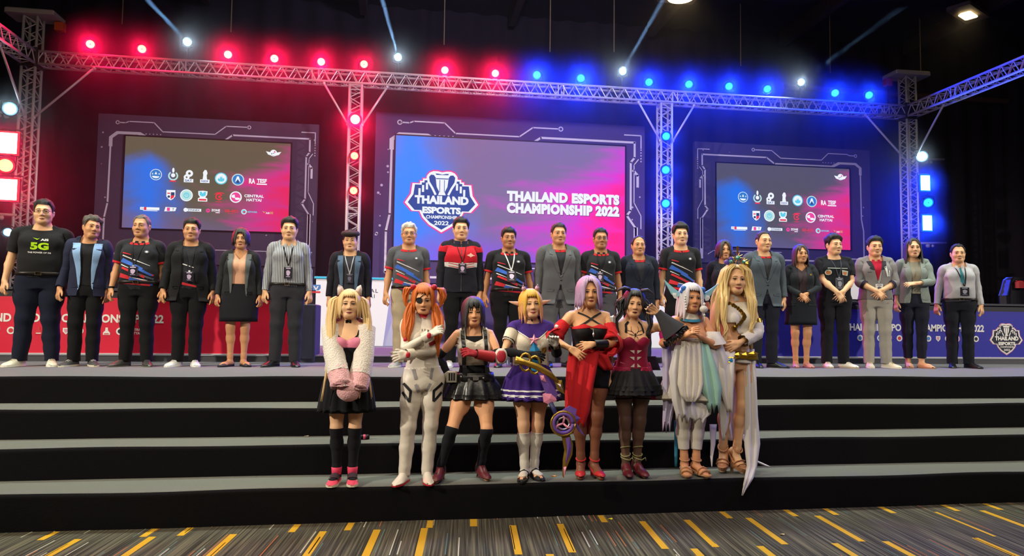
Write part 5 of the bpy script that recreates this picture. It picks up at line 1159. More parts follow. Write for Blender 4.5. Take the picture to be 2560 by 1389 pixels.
        mb.loft([[(c+(w*1.06)*math.cos(a), y, 0 if k == 0 else t) for a in (0,)]+[(c-(w*1.06), y, 0 if k == 0 else t)] for k in (0,) for y, w, h in prof]) if False else None
        out = [(c-w*1.07, y) for y, w, h in prof]+[(c+w*1.07, y) for y, w, h in reversed(prof)]
        mb.add([(p[0], p[1], 0) for p in out]+[(p[0], p[1], t) for p in out], [tuple(range(len(out)-1, -1, -1)), tuple(range(len(out), 2*len(out)))]+[(i, (i+1) % len(out), (i+1) % len(out)+len(out), i+len(out)) for i in range(len(out))])
        s.mb('sole', mb, mat('shoe_sole', sole, .6), mode, o, False)
        if kind == 'sneaker':
            mb = MB()
            for i in range(4): y = -.030-.020*i; h = np.interp(-y, [.0, .04, .08, .12], [.097, .087, .067, .053]); mb.path([(c-.024, y, h*.90), (c, y-.003, h+.004), (c+.024, y, h*.90)], .0035, 5)
            s.mb('laces', mb, mat('laces', accent or '#b8b4ac', .8), mode, o)
        return o
    def pair(s, kind, col, sole='#d8d4cc', **kw):
        for sd in 'LR': s.shoe(sd, kind, col, sole, **kw)
    def belt(s, z=.965, c='#1b1512', buckle='#8a7a60', off=.020, w=.034, sl=True):
        rings = [torso_ring(s.sex, z-w/2, off), torso_ring(s.sex, z-w/2, off+.006), torso_ring(s.sex, z+w/2, off+.006), torso_ring(s.sex, z+w/2, off)]
        o = s.mb('belt', MB().loft(rings, False, False), mat('belt_leather', c, .4), 'body'); T = torso_ring(s.sex, z, off+.008)[30]; mb = MB()
        for a, b in (((-.024, -.018), (.024, -.013)), ((-.024, .013), (.024, .018)), ((-.024, -.018), (-.019, .018)), ((.019, -.018), (.024, .018))): mb.box2((a[0], T[1]-.006, z+a[1]), (b[0], T[1]+.004, z+b[1]))
        s.mb('buckle', mb, mat('buckle', buckle, .3, .8), 'body', o, False); return o
    def collar(s, c, h=.032, off=.004, spread=.028, m=None):
        r0 = .064 if s.sex == 'm' else .053; rings = []
        def rg(r, z, dz): return [((r)*math.sin(a)*1.0, .022-(r)*math.cos(a), z-.03*math.cos(a)+(dz if abs(a) < 9 else 0)) for a in [math.radians(14+332*i/24) for i in range(25)]]
        mb = MB(); mb.loft([rg(r0+off, 1.415, 0), rg(r0-.002+off, 1.415+h, 0), rg(r0+off+.004, 1.415+h+.003, 0), rg(r0+off+.02, 1.418, 0)], False, False, closed=False)
        for sx in (1, -1):
            mb.add([(sx*.016, -.048-off, 1.395+h), (sx*.046, -.040-off, 1.40+h), (sx*.060, -.070-off, 1.372), (sx*.026, -.082-off, 1.360)], [(0, 1, 2, 3)])
        return s.mb('collar', mb, m or fabric(c), 'chest')
    def lanyard(s, on=None, rib='#23232b', z=1.12, badge=('#24222c', '#b8a6c6'), x=.01, w=.012, size=(.085, .115), neck=.055):
        on = on or s.last; o = s.ribbon('lanyard', [(-neck, 1.405), (x-.012, z+.05), (x, z+.01)], w, fabric(rib), on); s.ribbon('lanyard_strap', [(neck, 1.405), (x+.012, z+.05), (x, z+.01)], w, fabric(rib), on, .007, o)
        bv = bvh_of(on[0], on[1]); y = min(p[1] for p in drape_pts(bv, [(x-.04, z), (x+.04, z), (x, z-.1), (x, z)], .012)); mb = MB()
        mb.bbox((x, y-.002, z-size[1]/2), (size[0], .008, size[1]), .004); b = s.mb('badge', mb, mat('badge_card', badge[0], .3, spec=.5), 'chest', o, False)
        mb = MB(); yy = y-.0075; q = lambda a, c_: (x+a*size[0], yy, z-size[1]/2+c_*size[1])
        mb.add([q(-.25, .12), q(-.1, .22), q(.12, .2), q(.28, .05), (q(.16, -.2)), q(0, -.28), q(-.2, -.18)], [tuple(range(7))]); mb.add([q(-.3, .34), q(.3, .34), q(.3, .42), q(-.3, .42)], [(0, 1, 2, 3)]); mb.add([q(-.25, -.36), q(.25, -.36), q(.25, -.31), q(-.25, -.31)], [(0, 1, 2, 3)])
        s.mb('badge_print', mb, mat('badge_print', badge[1], .5), 'chest', o, False)
        mb = MB(); mb.box((x, y, z+.006), (.018, .008, .016)); s.mb('clip', mb, mat('clip_metal', '#c8c8cc', .3, .8), 'chest', o, False); return o
    def txt(s, t, cx, cz, w, h, bold=.02):
        v, f = fit_text(t, w, h, bold); return ([(p[0]+cx, p[1]+cz) for p in v], f)
def stripe_poly(x0, z0, x1, z1, w0, w1, n=7):
    a, b = [], []
    d = Vector((x1-x0, z1-z0)).normalized(); nx, nz = -d.y, d.x
    for i in range(n+1):
        t = i/n; w = w0+(w1-w0)*t; x, z = x0+(x1-x0)*t, z0+(z1-z0)*t; a.append((x+nx*w/2, z+nz*w/2)); b.append((x-nx*w/2, z-nz*w/2))
    vs = a+b; return (vs, [(i, i+1, n+2+i, n+1+i) for i in range(n)])
ROWY = 8.5744
def at_stage(px, py): return P(px, py, z=Z4)
def facing(loc, off=0.0):
    """turn so that the person looks at the camera, plus an offset in degrees (positive turns to the picture's right)"""
    return math.atan2(-loc.x, loc.y) + math.radians(off)
# ------------------------------------------------------------------ the row of guests on the stage
def band(sex, kind, fn, lift=.003, t=.004):
    V, F = cloth_tpl(sex, kind); V = V+normals(V, F)*lift
    def f(P_): s, ang = arm_s(P_, sex); return fn(np.abs(P_[:, 0]), P_[:, 1], P_[:, 2], s, ang)
    V, F = clip(V, F, f); return hem(V, F, t)
def cuffs(p, kind, s0, s1, m, name='cuff', lift=.003):
    V, F = band(p.sex, kind, lambda x, y, z, s, a: np.minimum(np.minimum(s-s0, s1-s), a-20.0), lift); sd = V[F].mean(1)[:, 0] > 0
    for k in (sd, ~sd): u = np.unique(F[k]); mp = np.full(len(V), -1); mp[u] = np.arange(len(u)); p.add(name, V[u], mp[F[k]], m)
def neckband(p, kind, m, drop=.0, w=.022, name='collar_rib'):
    return p.add(name, *band(p.sex, kind, lambda x, y, z, s, a: np.minimum(np.minimum(1.414-drop+(y+.05)*.5-z, z-(1.414-drop-w+(y+.05)*.5)), .092-x)), m)
def covered(sleeve=.6, legs=True, low=.10, neck=1.36):
    def f(V):
        z = V[:, 2]; s = (np.stack([np.abs(V[:, 0]), V[:, 1], z], 1)-SH['m'])@AD; ang = np.degrees(np.arctan2(np.abs(V[:, 0])-.14, 1.4-z)); arm = (ang > 17)
        return np.where(arm, ss(sleeve, sleeve-.05, -s*-1) if False else 1-ss(sleeve-.06, sleeve-.02, s), (ss(low, low+.05, z) if low > .11 else 1.0)*(1-ss(neck-.02, neck+.02, z)))
    return f
BLACKC = '#131316'
def jersey(p, base='#232429', collar=True, seed=0, bright=1):
    m = fabric(base, 'jersey_cloth', sheen=.05); rd = fabric('#c0262c', 'jersey_red')
    p.wear('jersey', 'tee', m, hem_z=.865, sleeve=.215); J = p.last
    cuffs(p, 'tee', .195, .218, rd, 'sleeve_trim'); neckband(p, 'tee', rd, w=.014)
    if collar: p.collar('#2a2a30', m=m)
    C = [fabric('#c8323a', 'stripe_red'), fabric('#d8d6da', 'stripe_white'), fabric('#3c64c0', 'stripe_blue'), fabric('#5b5f70', 'stripe_grey')]
    P_ = [(0, stripe_poly(-.13, 1.285, -.05, 1.262, .012, .008)), (1, stripe_poly(-.13, 1.255, .03, 1.18, .014, .006)), (1, stripe_poly(-.02, 1.205, .12, 1.14, .010, .003)),
          (2, stripe_poly(-.14, 1.205, .06, 1.10, .05, .02)), (2, stripe_poly(-.02, 1.13, .14, 1.03, .035, .02)), (0, stripe_poly(-.13, 1.115, .08, 1.01, .022, .03)), (1, stripe_poly(-.14, 1.15, -.04, 1.10, .010, .004)), (0, stripe_poly(.02, 1.10, .15, 1.03, .016, .02)),
          (0, stripe_poly(-.15, 1.03, .05, .965, .05, .02)), (2, stripe_poly(-.06, .985, .14, .93, .045, .03)), (0, stripe_poly(-.15, .95, .12, .925, .025, .03)), (1, stripe_poly(-.05, 1.01, .10, .97, .008, .012)), (3, stripe_poly(.0, 1.05, .15, .99, .02, .02)), (0, stripe_poly(.05, .965, .16, .955, .02, .03))]
    p.decal('stripe_print', P_, C, J)
    p.decal('chest_emblem', [(0, [(.085+.022*math.cos(a*math.pi/8), 1.30+.018*math.sin(a*math.pi/8)) for a in range(16)]), (1, [(.085+.012*math.cos(a*math.pi/6), 1.30+.010*math.sin(a*math.pi/6)) for a in range(12)])], [C[3], C[1]], J)
    return J
def trousers(p, c=BLACKC, kind='trousers', hem_z=.055, m=None): return p.wear('trousers', kind, m or fabric(c, 'trouser_cloth'), hem_z=hem_z, top=1.02)
def suit_jacket(p, c, front='open', lap=None, hem_z=.78, inner='#202024', m=None, wd=.055, zb=None, sleeve=.505, name='blazer'):
    if inner:
        p.wear('undershirt', 'tee', fabric(inner, 'tee_cloth'), hem_z=.92, sleeve=.12); T = p.last
    m = m or fabric(c, 'suit_cloth', rough=.8); p.wear(name, 'jacket', m, hem_z=hem_z, sleeve=sleeve, front=front, neck=-.005); Jk = p.last
    p.add('lapel', *lapel(p.sex, 'jacket', front, wd, zb or {'open': .98, 'wide': .86, 'one': 1.05, 'two': 1.12}.get(front, 1.0)), lap or m, parent=Jk[2])
    if front in ('one', 'two'):
        z = 1.035 if front == 'one' else 1.06; y = drape_pts(bvh_of(*Jk[:2]), [(.012, z)], .004)[0][1]; mb = MB(); mb.ball((0.004, y, z), .009, 8, 5, (1, .5, 1)); p.mb('button', mb, mat('button', '#18181c', .3), 'body', Jk[2])
    for sx in (1, -1): p.decal('pocket_flap', [(0, dense([(sx*.075, .93), (sx*.145, .93), (sx*.147, .90), (sx*.077, .902)], 3))], [m], Jk, lift=.008)
    return Jk
HANG = lambda a=9, b=12, c=.08, tw=15: ('hang', a, b, c, tw)
def guest(label, px, top, sex='m', dy=0.0, rz=0.0, skin_c='#b5805a', pose=None, **kw):
    y = ROWY+dy; q = P(px, 915, y=y); H = P(px, top, y=y).z-Z4-.012
    ps = dict(armL=HANG(), armR=HANG(), footL=(.10, 0), footR=(.10, 0), toeL=14, toeR=14); ps.update(pose or {})
    return Person(label, (q.x, y, Z4), math.radians(rz), H, sex, skin_c, ps, **kw)
SK1, SK2, SK3, SK4 = '#d2a27a', '#bf8a62', '#a97450', '#d4a882'
# 1
p = guest('person in a black tee printed 5G and dark jeans, leftmost in the row', 90, 497, skin_c=SK1, gx=.20, belly=.03, gl=.08, sw=.015, dy=-.05, rz=16, pose=dict(armL=HANG(12, 10), armR=HANG(13, 14), footL=(.13, 0), footR=(.15, 0), toeR=30, toeL=10))
trousers(p, '#151a2a'); p.pair('sneaker', '#cfcab8', '#e4e0d4', accent='#b0a890'); p.belt(.955)
p.wear('tee', 'tee', fabric('#1c1c1f', 'tee_cloth'), hem_z=.91, sleeve=.215); T = p.last; p.shrink(covered(.2))
GRN, WHI = fabric('#a8d420', 'print_green'), fabric('#d8d8d8', 'print_white')
p.decal('print', [(0, p.txt('5G', .0, 1.235, .135, .075, .05)), (1, p.txt('AIS', .035, 1.302, .06, .024, .04)), (0, [(-.055, 1.322), (-.02, 1.300), (.0, 1.318), (-.018, 1.310)]), (1, p.txt('THE POWER OF 5G', .0, 1.168, .17, .016, .02))], [GRN, WHI], T)
p.face(open_=.7); p.short_hair('#17120f', .020, .008, 1.655); p.glasses()
# 2
p = guest('person in a navy blazer with pale blue lapels over a black tee', 208, 537, skin_c=SK2, rz=14, pose=dict(turn=22, cock=6, armL=HANG(7, 10), armR=HANG(13, 18), footL=(.08, 0), footR=(.10, 0), toeR=28, toeL=18))
trousers(p); p.pair('sneaker', '#3a3a3c', '#cfc8b4'); Jk = suit_jacket(p, '#23263c', 'open', fabric('#7f9fc8', 'lapel_blue'), .80, '#1c1c20', wd=.075, zb=.86)
p.decal('pocket_square', [(0, stripe_poly(.085, 1.265, .125, 1.268, .006, .006))], [fabric('#d0c8a8')], Jk); p.shrink(covered(.5)); p.face(); p.short_hair('#4a443e', .026, .010, 1.655, messy=.010, fringe=.006, seed=4)
# 3
p = guest('person in a collared black, red and blue jersey, third from the left', 340, 535, skin_c=SK2, gx=.17, belly=.05, rz=4, pose=dict(turn=-8, armL=HANG(11, 16), armR=HANG(13, 16), footL=(.10, 0), footR=(.12, 0), toeR=30, toeL=22))
trousers(p); p.pair('leather', '#3c3e3c', '#58584e'); p.belt(.955); J = jersey(p); p.lanyard(J, z=1.13, x=-.02); p.shrink(covered(.2)); p.face(open_=.7, brow='#2a2622'); p.short_hair('#5c5854', .010, .006, 1.662, recede=.012)
mb = MB(); w = p.rig.wristR; mb.loft([[(w[0]+.034*math.cos(a*math.pi/6), w[1]+.034*math.sin(a*math.pi/6), w[2]+z) for a in range(12)] for z in (-.0, .022)]); o = mb.build('wristwatch', BLK, p.root); o.scale = (p.k,)*3
# 4
p = guest('person in an open black blazer over a jersey, with white sneakers', 466, 545, skin_c=SK2, gx=.12, belly=.03, rz=9, pose=dict(armL=HANG(11, 14), armR=HANG(13, 16), toeR=26, toeL=14, footL=(.08, 0)))
trousers(p); p.pair('sneaker', '#c8c8c6', '#dcdcd8'); p.wear('undershirt', 'tee', fabric('#26272c', 'tee_cloth'), hem_z=.90, sleeve=.12); T = p.last
p.decal('stripe_print', [(0, stripe_poly(-.06, .965, .08, .93, .03, .02)), (1, stripe_poly(-.06, 1.19, .05, 1.15, .012, .006))], [fabric('#c8323a', 'stripe_red'), WHI], T); p.lanyard(T, z=1.10)
suit_jacket(p, '#19191c', 'wide', None, .76, None, wd=.06, zb=.92); p.shrink(covered(.5)); p.face(open_=.8); p.short_hair('#17120f', .024, .008, 1.652, part=.5)
# 5
def skirt(p, z0, z1, off, flare, m, pleat=0, amp=.0, n=72, name='skirt', sx=1.0, parent=None, post=None, smooth=True):
    rings = []; r0 = np.array(torso_ring(p.sex, z0, off, n, 2.2))
    for k in range(9):
        t = k/8; z = z0+(z1-z0)*t; rr = np.array(torso_ring(p.sex, max(z, .86), off, n, 2.2)); c = np.array([0, .01, 0]); d = rr-c; d[:, 2] = 0; L_ = np.linalg.norm(d, axis=1)[:, None]; u = d/L_
        a = np.arange(n)*2*math.pi/n; wv = (np.abs(((a*pleat/(2*math.pi)) % 1)-.5)*2-.5)[:, None]*amp*t*2 if pleat else 0
        q = c+u*(L_+flare*t+wv); q[:, 2] = z; rings.append([tuple(v) for v in q])
    b = [[(v[0]*.985, v[1]*.985+.0, v[2]+.004) for v in rings[-1]], [(v[0]*.97, v[1]*.97, v[2]+.05) for v in rings[-1]]]
    return p.mb(name, MB().loft(rings+b, False, False), m, 'pelvis', parent, smooth, None, post)
p = guest('person in a dark blazer, peach blouse and black knee length skirt', 592, 569, 'f', rz=6, skin_c=SK2, pose=dict(armL=HANG(12, 14), armR=HANG(12, 14), footL=(.075, 0), footR=(.085, 0), toeR=28, toeL=24), gx=.10)
p.wear('blouse', 'tee', fabric('#c99a80', 'blouse_cloth'), hem_z=.985, sleeve=.1, vneck=.07); skirt(p, 1.03, .56, .022, .035, fabric('#1a1a20', 'skirt_cloth'))
suit_jacket(p, '#232427', 'wide', fabric('#5a5f60', 'lapel_grey'), .83, None, wd=.05, zb=.86); p.pair('flat', '#26262e', '#1a1a1e'); p.shrink(covered(.5, low=.6)); p.face(female=True, lip='#8a3a40', smile=.6); p.cap('#16110f', .020, 1.52, 1.665)
def bob(p, c, zend=1.50, bang=True, w=.026, out=.004, wave=.003, seed=3, lf=.20, n=22, spread=40, bz=1.612, rough=.4, bangw=.020):
    ms = [mat('wig', c, rough, bump=.4, bscale=300, spec=.5)]; sp = []
    for i in range(n): az = spread+ (360-2*spread)*i/(n-1); sp.append((az, 12, 92, zend+.012*math.sin(i*2.3), w, out, wave, lf))
    if bang:
        for i in range(9): sp.append((-44+11*i, 14, 66, bz+.006*math.sin(i*1.9), bangw, .004, .0, lf-.03))
    p.locks(sp, ms, None, seed=seed)
bob(p, '#16110f', 1.515)
# 6
def stripe_shirt_mat():
    m = bpy.data.materials.new('striped_shirt'); nt, N, L = nodes(m); b = N['Principled BSDF']; b.inputs['Roughness'].default_value = .85; tc = N.new('ShaderNodeTexCoord'); w = N.new('ShaderNodeTexWave'); w.inputs['Scale'].default_value = 17; L.new(tc.outputs['Object'], w.inputs[0]); cr = N.new('ShaderNodeValToRGB'); e = cr.color_ramp.elements; e[0].position = .25; e[0].color = (*srgb('#3a3c46'), 1); e[1].position = .5; e[1].color = (*srgb('#a9adb4'), 1); L.new(w.outputs['Fac'], cr.inputs[0]); L.new(cr.outputs[0], b.inputs[0]); return m
p = guest('person in a grey striped long sleeved shirt with belt and badge', 713, 543, rz=5, skin_c=SK1, gx=.03, pose=dict(armL=HANG(11, 12), armR=HANG(11, 12), footL=(.10, 0), footR=(.12, 0), toeR=32, toeL=10))
trousers(p, '#2c2c32'); sm = stripe_shirt_mat(); p.wear('shirt', 'shirt', sm, hem_z=.93, sleeve=.515); T = p.last; p.collar('#9a9ea6', m=fabric('#9a9ea6', 'collar_cloth')); p.belt(.955, off=.024); p.lanyard(T, z=1.15, size=(.085, .135)); p.pair('leather', '#16161a', '#26262a'); p.shrink(covered(.5))
p.decal('shirt_pocket', [(0, dense([(.045, 1.29), (.115, 1.29), (.115, 1.22), (.08, 1.205), (.045, 1.22)], 3))], [sm], T, lift=.005); p.face(); p.short_hair('#17120f', .030, .010, 1.648, fringe=-.004, part=.3)
# 7
p = guest('person in a flat cap and dark cardigan, behind the white cat ears', 868, 575, skin_c=SK1, gx=.06, dy=.05, pose=dict(armL=HANG(10, 10), armR=HANG(10, 10)))
trousers(p); p.pair('sneaker', '#2a2a2e', '#88868a'); p.wear('undershirt', 'tee', fabric('#34343c', 'tee_cloth'), hem_z=.92, sleeve=.12); T = p.last; p.lanyard(T, z=1.17, rib='#9aa0ac', badge=('#26242e', '#5c5a70'))
suit_jacket(p, '#1a1921', 'wide', fabric('#4c6078', 'cardigan_edge'), .82, None, wd=.06, zb=.84, name='cardigan'); p.shrink(covered(.5)); p.face(open_=.8); p.short_hair('#231a18', .016, .008, 1.655)
mb = MB(); mb.loft([[(.098*sc*math.cos(a*math.pi/12), .005+.118*sc*math.sin(a*math.pi/12)-dy_, z+.02*math.sin(a*math.pi/12)) for a in range(24)] for z, sc, dy_ in ((1.652, .90, .0), (1.656, 1.06, .008), (1.678, 1.12, .016), (1.700, .98, .014), (1.714, .6, .01), (1.717, .1, .008))]); p.mb('flat_cap', mb, fabric('#2e2426', 'cap_cloth'), 'head')
# 8
p = guest('person in spectacles, grey jersey and beige trousers', 1016, 556, skin_c=SK2, gx=.07, belly=.02, pose=dict(armL=HANG(9, 10), armR=HANG(12, 14), toeR=24))
trousers(p, '#a89a80'); p.pair('sneaker', '#8a8c90', '#d8d6d0'); p.belt(.955); jersey(p, '#4b4c52', collar=False); p.shrink(covered(.2)); p.face(brow='#8a8680'); p.short_hair('#b8b2a8', .022, .010, 1.655, messy=.007); p.glasses('#3a3a40')
# 9
p = guest('person in a zipped red, white and black track jacket', 1147, 543, skin_c=SK1, gx=.06, pose=dict(armL=HANG(9, 10), armR=HANG(9, 12)))
trousers(p); p.pair('sneaker', '#b8b8bc', '#d8d8d8'); m = fabric('#1d1d26', 'track_black'); p.wear('track_jacket', 'jacket', m, hem_z=.86, sleeve=.51, front=None, neck=-.02); Jk = p.last
rd = fabric('#b81e2c', 'track_red'); p.add('red_yoke', *band('m', 'jacket', lambda x, y, z, s, a: np.minimum(np.minimum(z-(1.19+.10*x), 1.41-z+(y+.05)*.5), .06-s+(a < 20)*1.0), .002), rd, parent=Jk[2])
p.add('white_band', *band('m', 'jacket', lambda x, y, z, s, a: np.minimum(np.minimum(z-(1.125+.18*x), (1.19+.10*x)-z), .09-s+(a < 20)*1.0), .002), fabric('#cfc9c6', 'track_white'), parent=Jk[2])
for dz in (0, .03): p.decal('chest_line', [(0, stripe_poly(.0, 1.135+dz, sx*.14, 1.165+dz, .008, .006)) for sx in (1, -1)], [rd], Jk)
p.decal('zip', [(0, stripe_poly(0, 1.42, 0, .87, .008, .008, 14))], [mat('zip_metal', '#3a3a40', .4)], Jk); p.decal('chest_emblem', [(0, [(.055, 1.285), (.085, 1.30), (.10, 1.315), (.115, 1.30), (.15, 1.285), (.115, 1.275), (.10, 1.262), (.085, 1.275)])], [fabric('#d8b0a0', 'emblem_thread')], Jk)
p.decal('sleeve_lettering', [(0, p.txt('THAILAND', 0, 1.2, .2, .03, .03))], [WHI], Jk) if 0 else None
rings = [[(r*math.sin(a), .020-r*math.cos(a)*1.05, z-.022*math.cos(a)) for a in [math.radians(8+344*i/24) for i in range(25)]] for r, z in ((.078, 1.425), (.072, 1.475), (.078, 1.478), (.088, 1.430))]
p.mb('stand_collar', MB().loft(rings, False, False, closed=False), fabric('#20223c', 'collar_navy'), 'chest'); p.lanyard(Jk, z=1.19, rib='#3a1a20', w=.008); p.shrink(covered(.5)); p.face(); p.short_hair('#15110f', .026, .010, 1.650, part=.3)
# 10
p = guest('person in a collared black jersey with white lanyard and large badge', 1268, 567, skin_c=SK3, gx=.20, belly=.05, sw=.01, pose=dict(armL=HANG(13, 14), armR=HANG(13, 14)))
trousers(p); p.pair('leather', '#1c1c20', '#2a2a2c'); p.belt(.955); J = jersey(p, '#1c1c20'); p.lanyard(J, z=1.18, rib='#c8c8cc', badge=('#1e1c26', '#c8bcd8'), size=(.095, .13)); p.shrink(covered(.2)); p.face(open_=.75); p.short_hair('#17120f', .022, .009, 1.645)
# 11
p = guest('person in a buttoned grey suit, standing between two jerseys', 1394, 556, skin_c=SK2, gx=.10, belly=.01, sw=.012, pose=dict(armL=HANG(9, 10), armR=HANG(9, 10)))
sm = fabric('#55565a', 'suit_grey', rough=.8); trousers(p, m=sm); p.pair('leather', '#141418', '#19191c'); Jk = suit_jacket(p, '#55565a', 'one', None, .75, '#2e2e34', m=sm); neckband(p, 'tee', fabric('#c0262c', 'jersey_red'), w=.016); p.shrink(covered(.5)); p.face(open_=.85, brow='#231a16'); p.short_hair('#2a2422', .018, .008, 1.658, part=.4)
# 12
p = guest('person in spectacles and a dark jersey, right of the grey suit', 1500, 569, rz=-6, skin_c=SK3, gx=.07, belly=.02, pose=dict(armL=HANG(10, 12), armR=HANG(10, 12)))
trousers(p, '#4a4a52'); p.pair('leather', '#1c1c20', '#2a2a2c'); J = jersey(p, '#242429'); p.lanyard(J, z=1.17, rib='#1c1c22', x=-.03); p.belt(.955); p.shrink(covered(.2)); p.face(); p.short_hair('#17120f', .018, .006, 1.657); p.glasses('#4a4440')
# 13
p = guest('person in a navy suit jacket with red neck trim', 1596, 587, rz=-8, skin_c=SK2, gx=.10, pose=dict(armL=HANG(9, 10), armR=HANG(9, 10)), dy=.03)
trousers(p, '#1c2030'); p.pair('leather', '#141418', '#19191c'); suit_jacket(p, '#1c2130', 'one', None, .76, '#32323a'); neckband(p, 'tee', fabric('#c0262c', 'jersey_red'), w=.016); p.shrink(covered(.5)); p.face(open_=.8); p.short_hair('#17120f', .006, .012, 1.688, recede=.01)
# 14
p = guest('person in a crew neck jersey without lanyard beside the blue lamp post', 1702, 558, rz=-10, skin_c=SK4, gx=.02, pose=dict(armL=HANG(10, 12), armR=HANG(10, 12)))
trousers(p); p.pair('sneaker', '#2c2c30', '#c8c6c0'); jersey(p, '#202126', collar=False); p.shrink(covered(.2)); p.face(smile=.5); p.short_hair('#15110f', .032, .012, 1.648, messy=.006, seed=5)
# 15
p = guest('person in a dark jacket with gold brooch, half hidden by the jewelled headdress', 1812, 600, 'f', rz=-12, skin_c=SK2, gx=.12, dy=.05)
trousers(p); p.pair('flat', '#1c1c20', '#1a1a1e'); Jk = suit_jacket(p, '#1c1e2a', 'one', None, .76, '#2c3038'); p.decal('brooch', [(0, [(.10+.012*math.cos(a*1.257+(a % 2)*.0), 1.30+.016*math.sin(a*1.257)) for a in range(5)])], [mat('brooch_gold', '#d8a838', .3, .8)], Jk, lift=.01); p.shrink(covered(.5)); p.face(female=True, open_=.7); p.cap('#1c1513', .022, 1.50, 1.668); bob(p, '#1c1513', 1.485, False, .028, .018, .008, lf=.22)
bob(p, '#1c1513', 1.63, False, .022, .0, .004, lf=.16, spread=28)
# 16
p = guest('person in a buttoned blue grey blazer and dark trousers', 1911, 576, skin_c=SK1, gx=.10, sw=.01, rz=-8, pose=dict(turn=8, armL=HANG(9, 12), armR=HANG(9, 10), toeL=40, toeR=4))
trousers(p, '#1c1e2a'); p.pair('leather', '#18181c', '#2a2a2e'); suit_jacket(p, '#49525c', 'one', None, .77, '#3a3c44'); neckband(p, 'tee', fabric('#c0262c', 'jersey_red'), w=.014); p.shrink(covered(.5)); p.face(open_=.7); p.short_hair('#2c2624', .009, .006, 1.668, recede=.008)
# clasped hands
def clasp(z=.955, y=-.185, dx=.012, r=25): return dict(armL=('ik', (.035+dx, y, z), (1, .5, -.3), 25, 30, (28, 0)), armR=('ik', (-.05+dx, y-.022, z-.012), (-1, .5, -.3), 30, 30, (26, 0)))
# 17
p = guest('person in a black skirt suit with badge, hands clasped in front', 2004, 610, 'f', skin_c=SK2, rz=-18, gx=.03, pose=dict(**clasp(1.03, -.17), footL=(.07, 0), footR=(.075, 0), toeL=10, toeR=10, turn=10))
p.wear('blouse', 'tee', fabric('#3c3238', 'blouse_cloth'), hem_z=.985, sleeve=.1, vneck=.05); T = p.last; skirt(p, 1.03, .60, .020, .025, fabric('#1c2028', 'skirt_cloth')); Jk = suit_jacket(p, '#22262c', 'open', None, .86, None, wd=.045); p.lanyard(Jk, z=1.16, badge=('#6a6c74', '#3a3a44'), rib='#1c1c24')
p.decal('brooch', [(0, [(.105+.012*math.cos(a*.785), 1.30+.012*math.sin(a*.785)) for a in range(8)])], [mat('brooch_gold', '#d8a838', .3, .8)], Jk, lift=.012); p.pair('pump', '#b07a72', '#8a5a54'); p.shrink(covered(.5, low=.64)); p.face(female=True, smile=.6); p.cap('#2c1c18', .014, 1.48, 1.672); bob(p, '#2c1c18', 1.40, False, .024, .012, .004, lf=.16, n=20, spread=62); bob(p, '#2c1c18', 1.60, False, .018, .0, .0, lf=.12, n=14, spread=30)
# 18
p = guest('person in a black printed tee with white shoes, hands clasped in front', 2088, 586, skin_c=SK4, gx=.14, belly=.03, rz=-14, pose=dict(**clasp(.985, -.205), turn=14, footL=(.11, 0), footR=(.10, 0), toeL=32, toeR=6))
trousers(p, '#17181d'); p.pair('sneaker', '#dcd8ce', '#b8a894'); p.wear('tee', 'tee', fabric('#1a1b22', 'tee_cloth'), hem_z=.85, sleeve=.20); T = p.last
p.decal('print', [(0, dense([(-.10+.035*math.cos(a*.5236), 1.235+.036*math.sin(a*.5236)) for a in range(12)], 1)), (1, dense([(-.10+.024*math.cos(a*.5236), 1.23+.024*math.sin(a*.5236)) for a in range(12)], 1)), (0, dense([(.045, 1.265), (.115, 1.25), (.11, 1.19), (.05, 1.20)], 2)), (1, dense([(.055, 1.245), (.10, 1.235), (.095, 1.20), (.06, 1.205)], 2)), (0, p.txt('BANGKOK', .0, 1.292, .20, .014, .02)) if 0 else (0, stripe_poly(-.11, 1.29, .11, 1.285, .008, .008))], [fabric('#b8c4b8', 'print_pale'), fabric('#c07850', 'print_orange')], T); p.lanyard(T, z=1.16, rib='#3a3c48', badge=('#4a4c58', '#8a8c98'), size=(.085, .15)); p.shrink(covered(.2)); p.face(open_=.7); p.short_hair('#17120f', .034, .013, 1.642, fringe=-.012, messy=.006, seed=8)
# 19
p = guest('person in a grey zip jacket over a red shirt with light trousers', 2192, 591, skin_c=SK1, gx=.07, rz=-22, pose=dict(**clasp(1.02, -.175), turn=4, toeL=36, toeR=6, footL=(.12, 0), footR=(.09, 0)))
trousers(p, '#9a968e'); p.pair('sneaker', '#d4ccb4', '#e0dcd0', accent='#a8a080'); p.wear('red_shirt', 'tee', fabric('#b01c38', 'red_cloth'), hem_z=.98, sleeve=.12); p.collar('#b01c38', m=fabric('#b01c38', 'red_cloth'))
m = fabric('#7c7a7c', 'jacket_grey'); p.wear('zip_jacket', 'jacket', m, hem_z=.90, sleeve=.36, front='two', neck=-.005); Jk = p.last; p.add('jacket_collar', *lapel('m', 'jacket', 'two', .045, 1.28), fabric('#2c2a30', 'collar_dark'), parent=Jk[2]); cuffs(p, 'jacket', .325, .365, fabric('#2a2438', 'cuff_dark'), 'rolled_cuff', .004)
p.decal('chest_pocket', [(0, stripe_poly(-.12, 1.255, -.07, 1.258, .006, .006)), (1, stripe_poly(.085, 1.33, .115, 1.20, .026, .022)), (1, stripe_poly(.13, 1.28, .135, 1.2, .014, .014))], [mat('zip_metal', '#3a3a40', .4), fabric('#d8dcdc', 'print_white')], Jk); p.lanyard(Jk, z=1.10, rib='#b8b8c0', badge=('#c8c8cc', '#5a5a68'), w=.006); p.shrink(covered(.3)); p.face(smile=1.0, open_=.7); p.short_hair('#15151c', .028, .010, 1.650, part=.5, fringe=-.004)
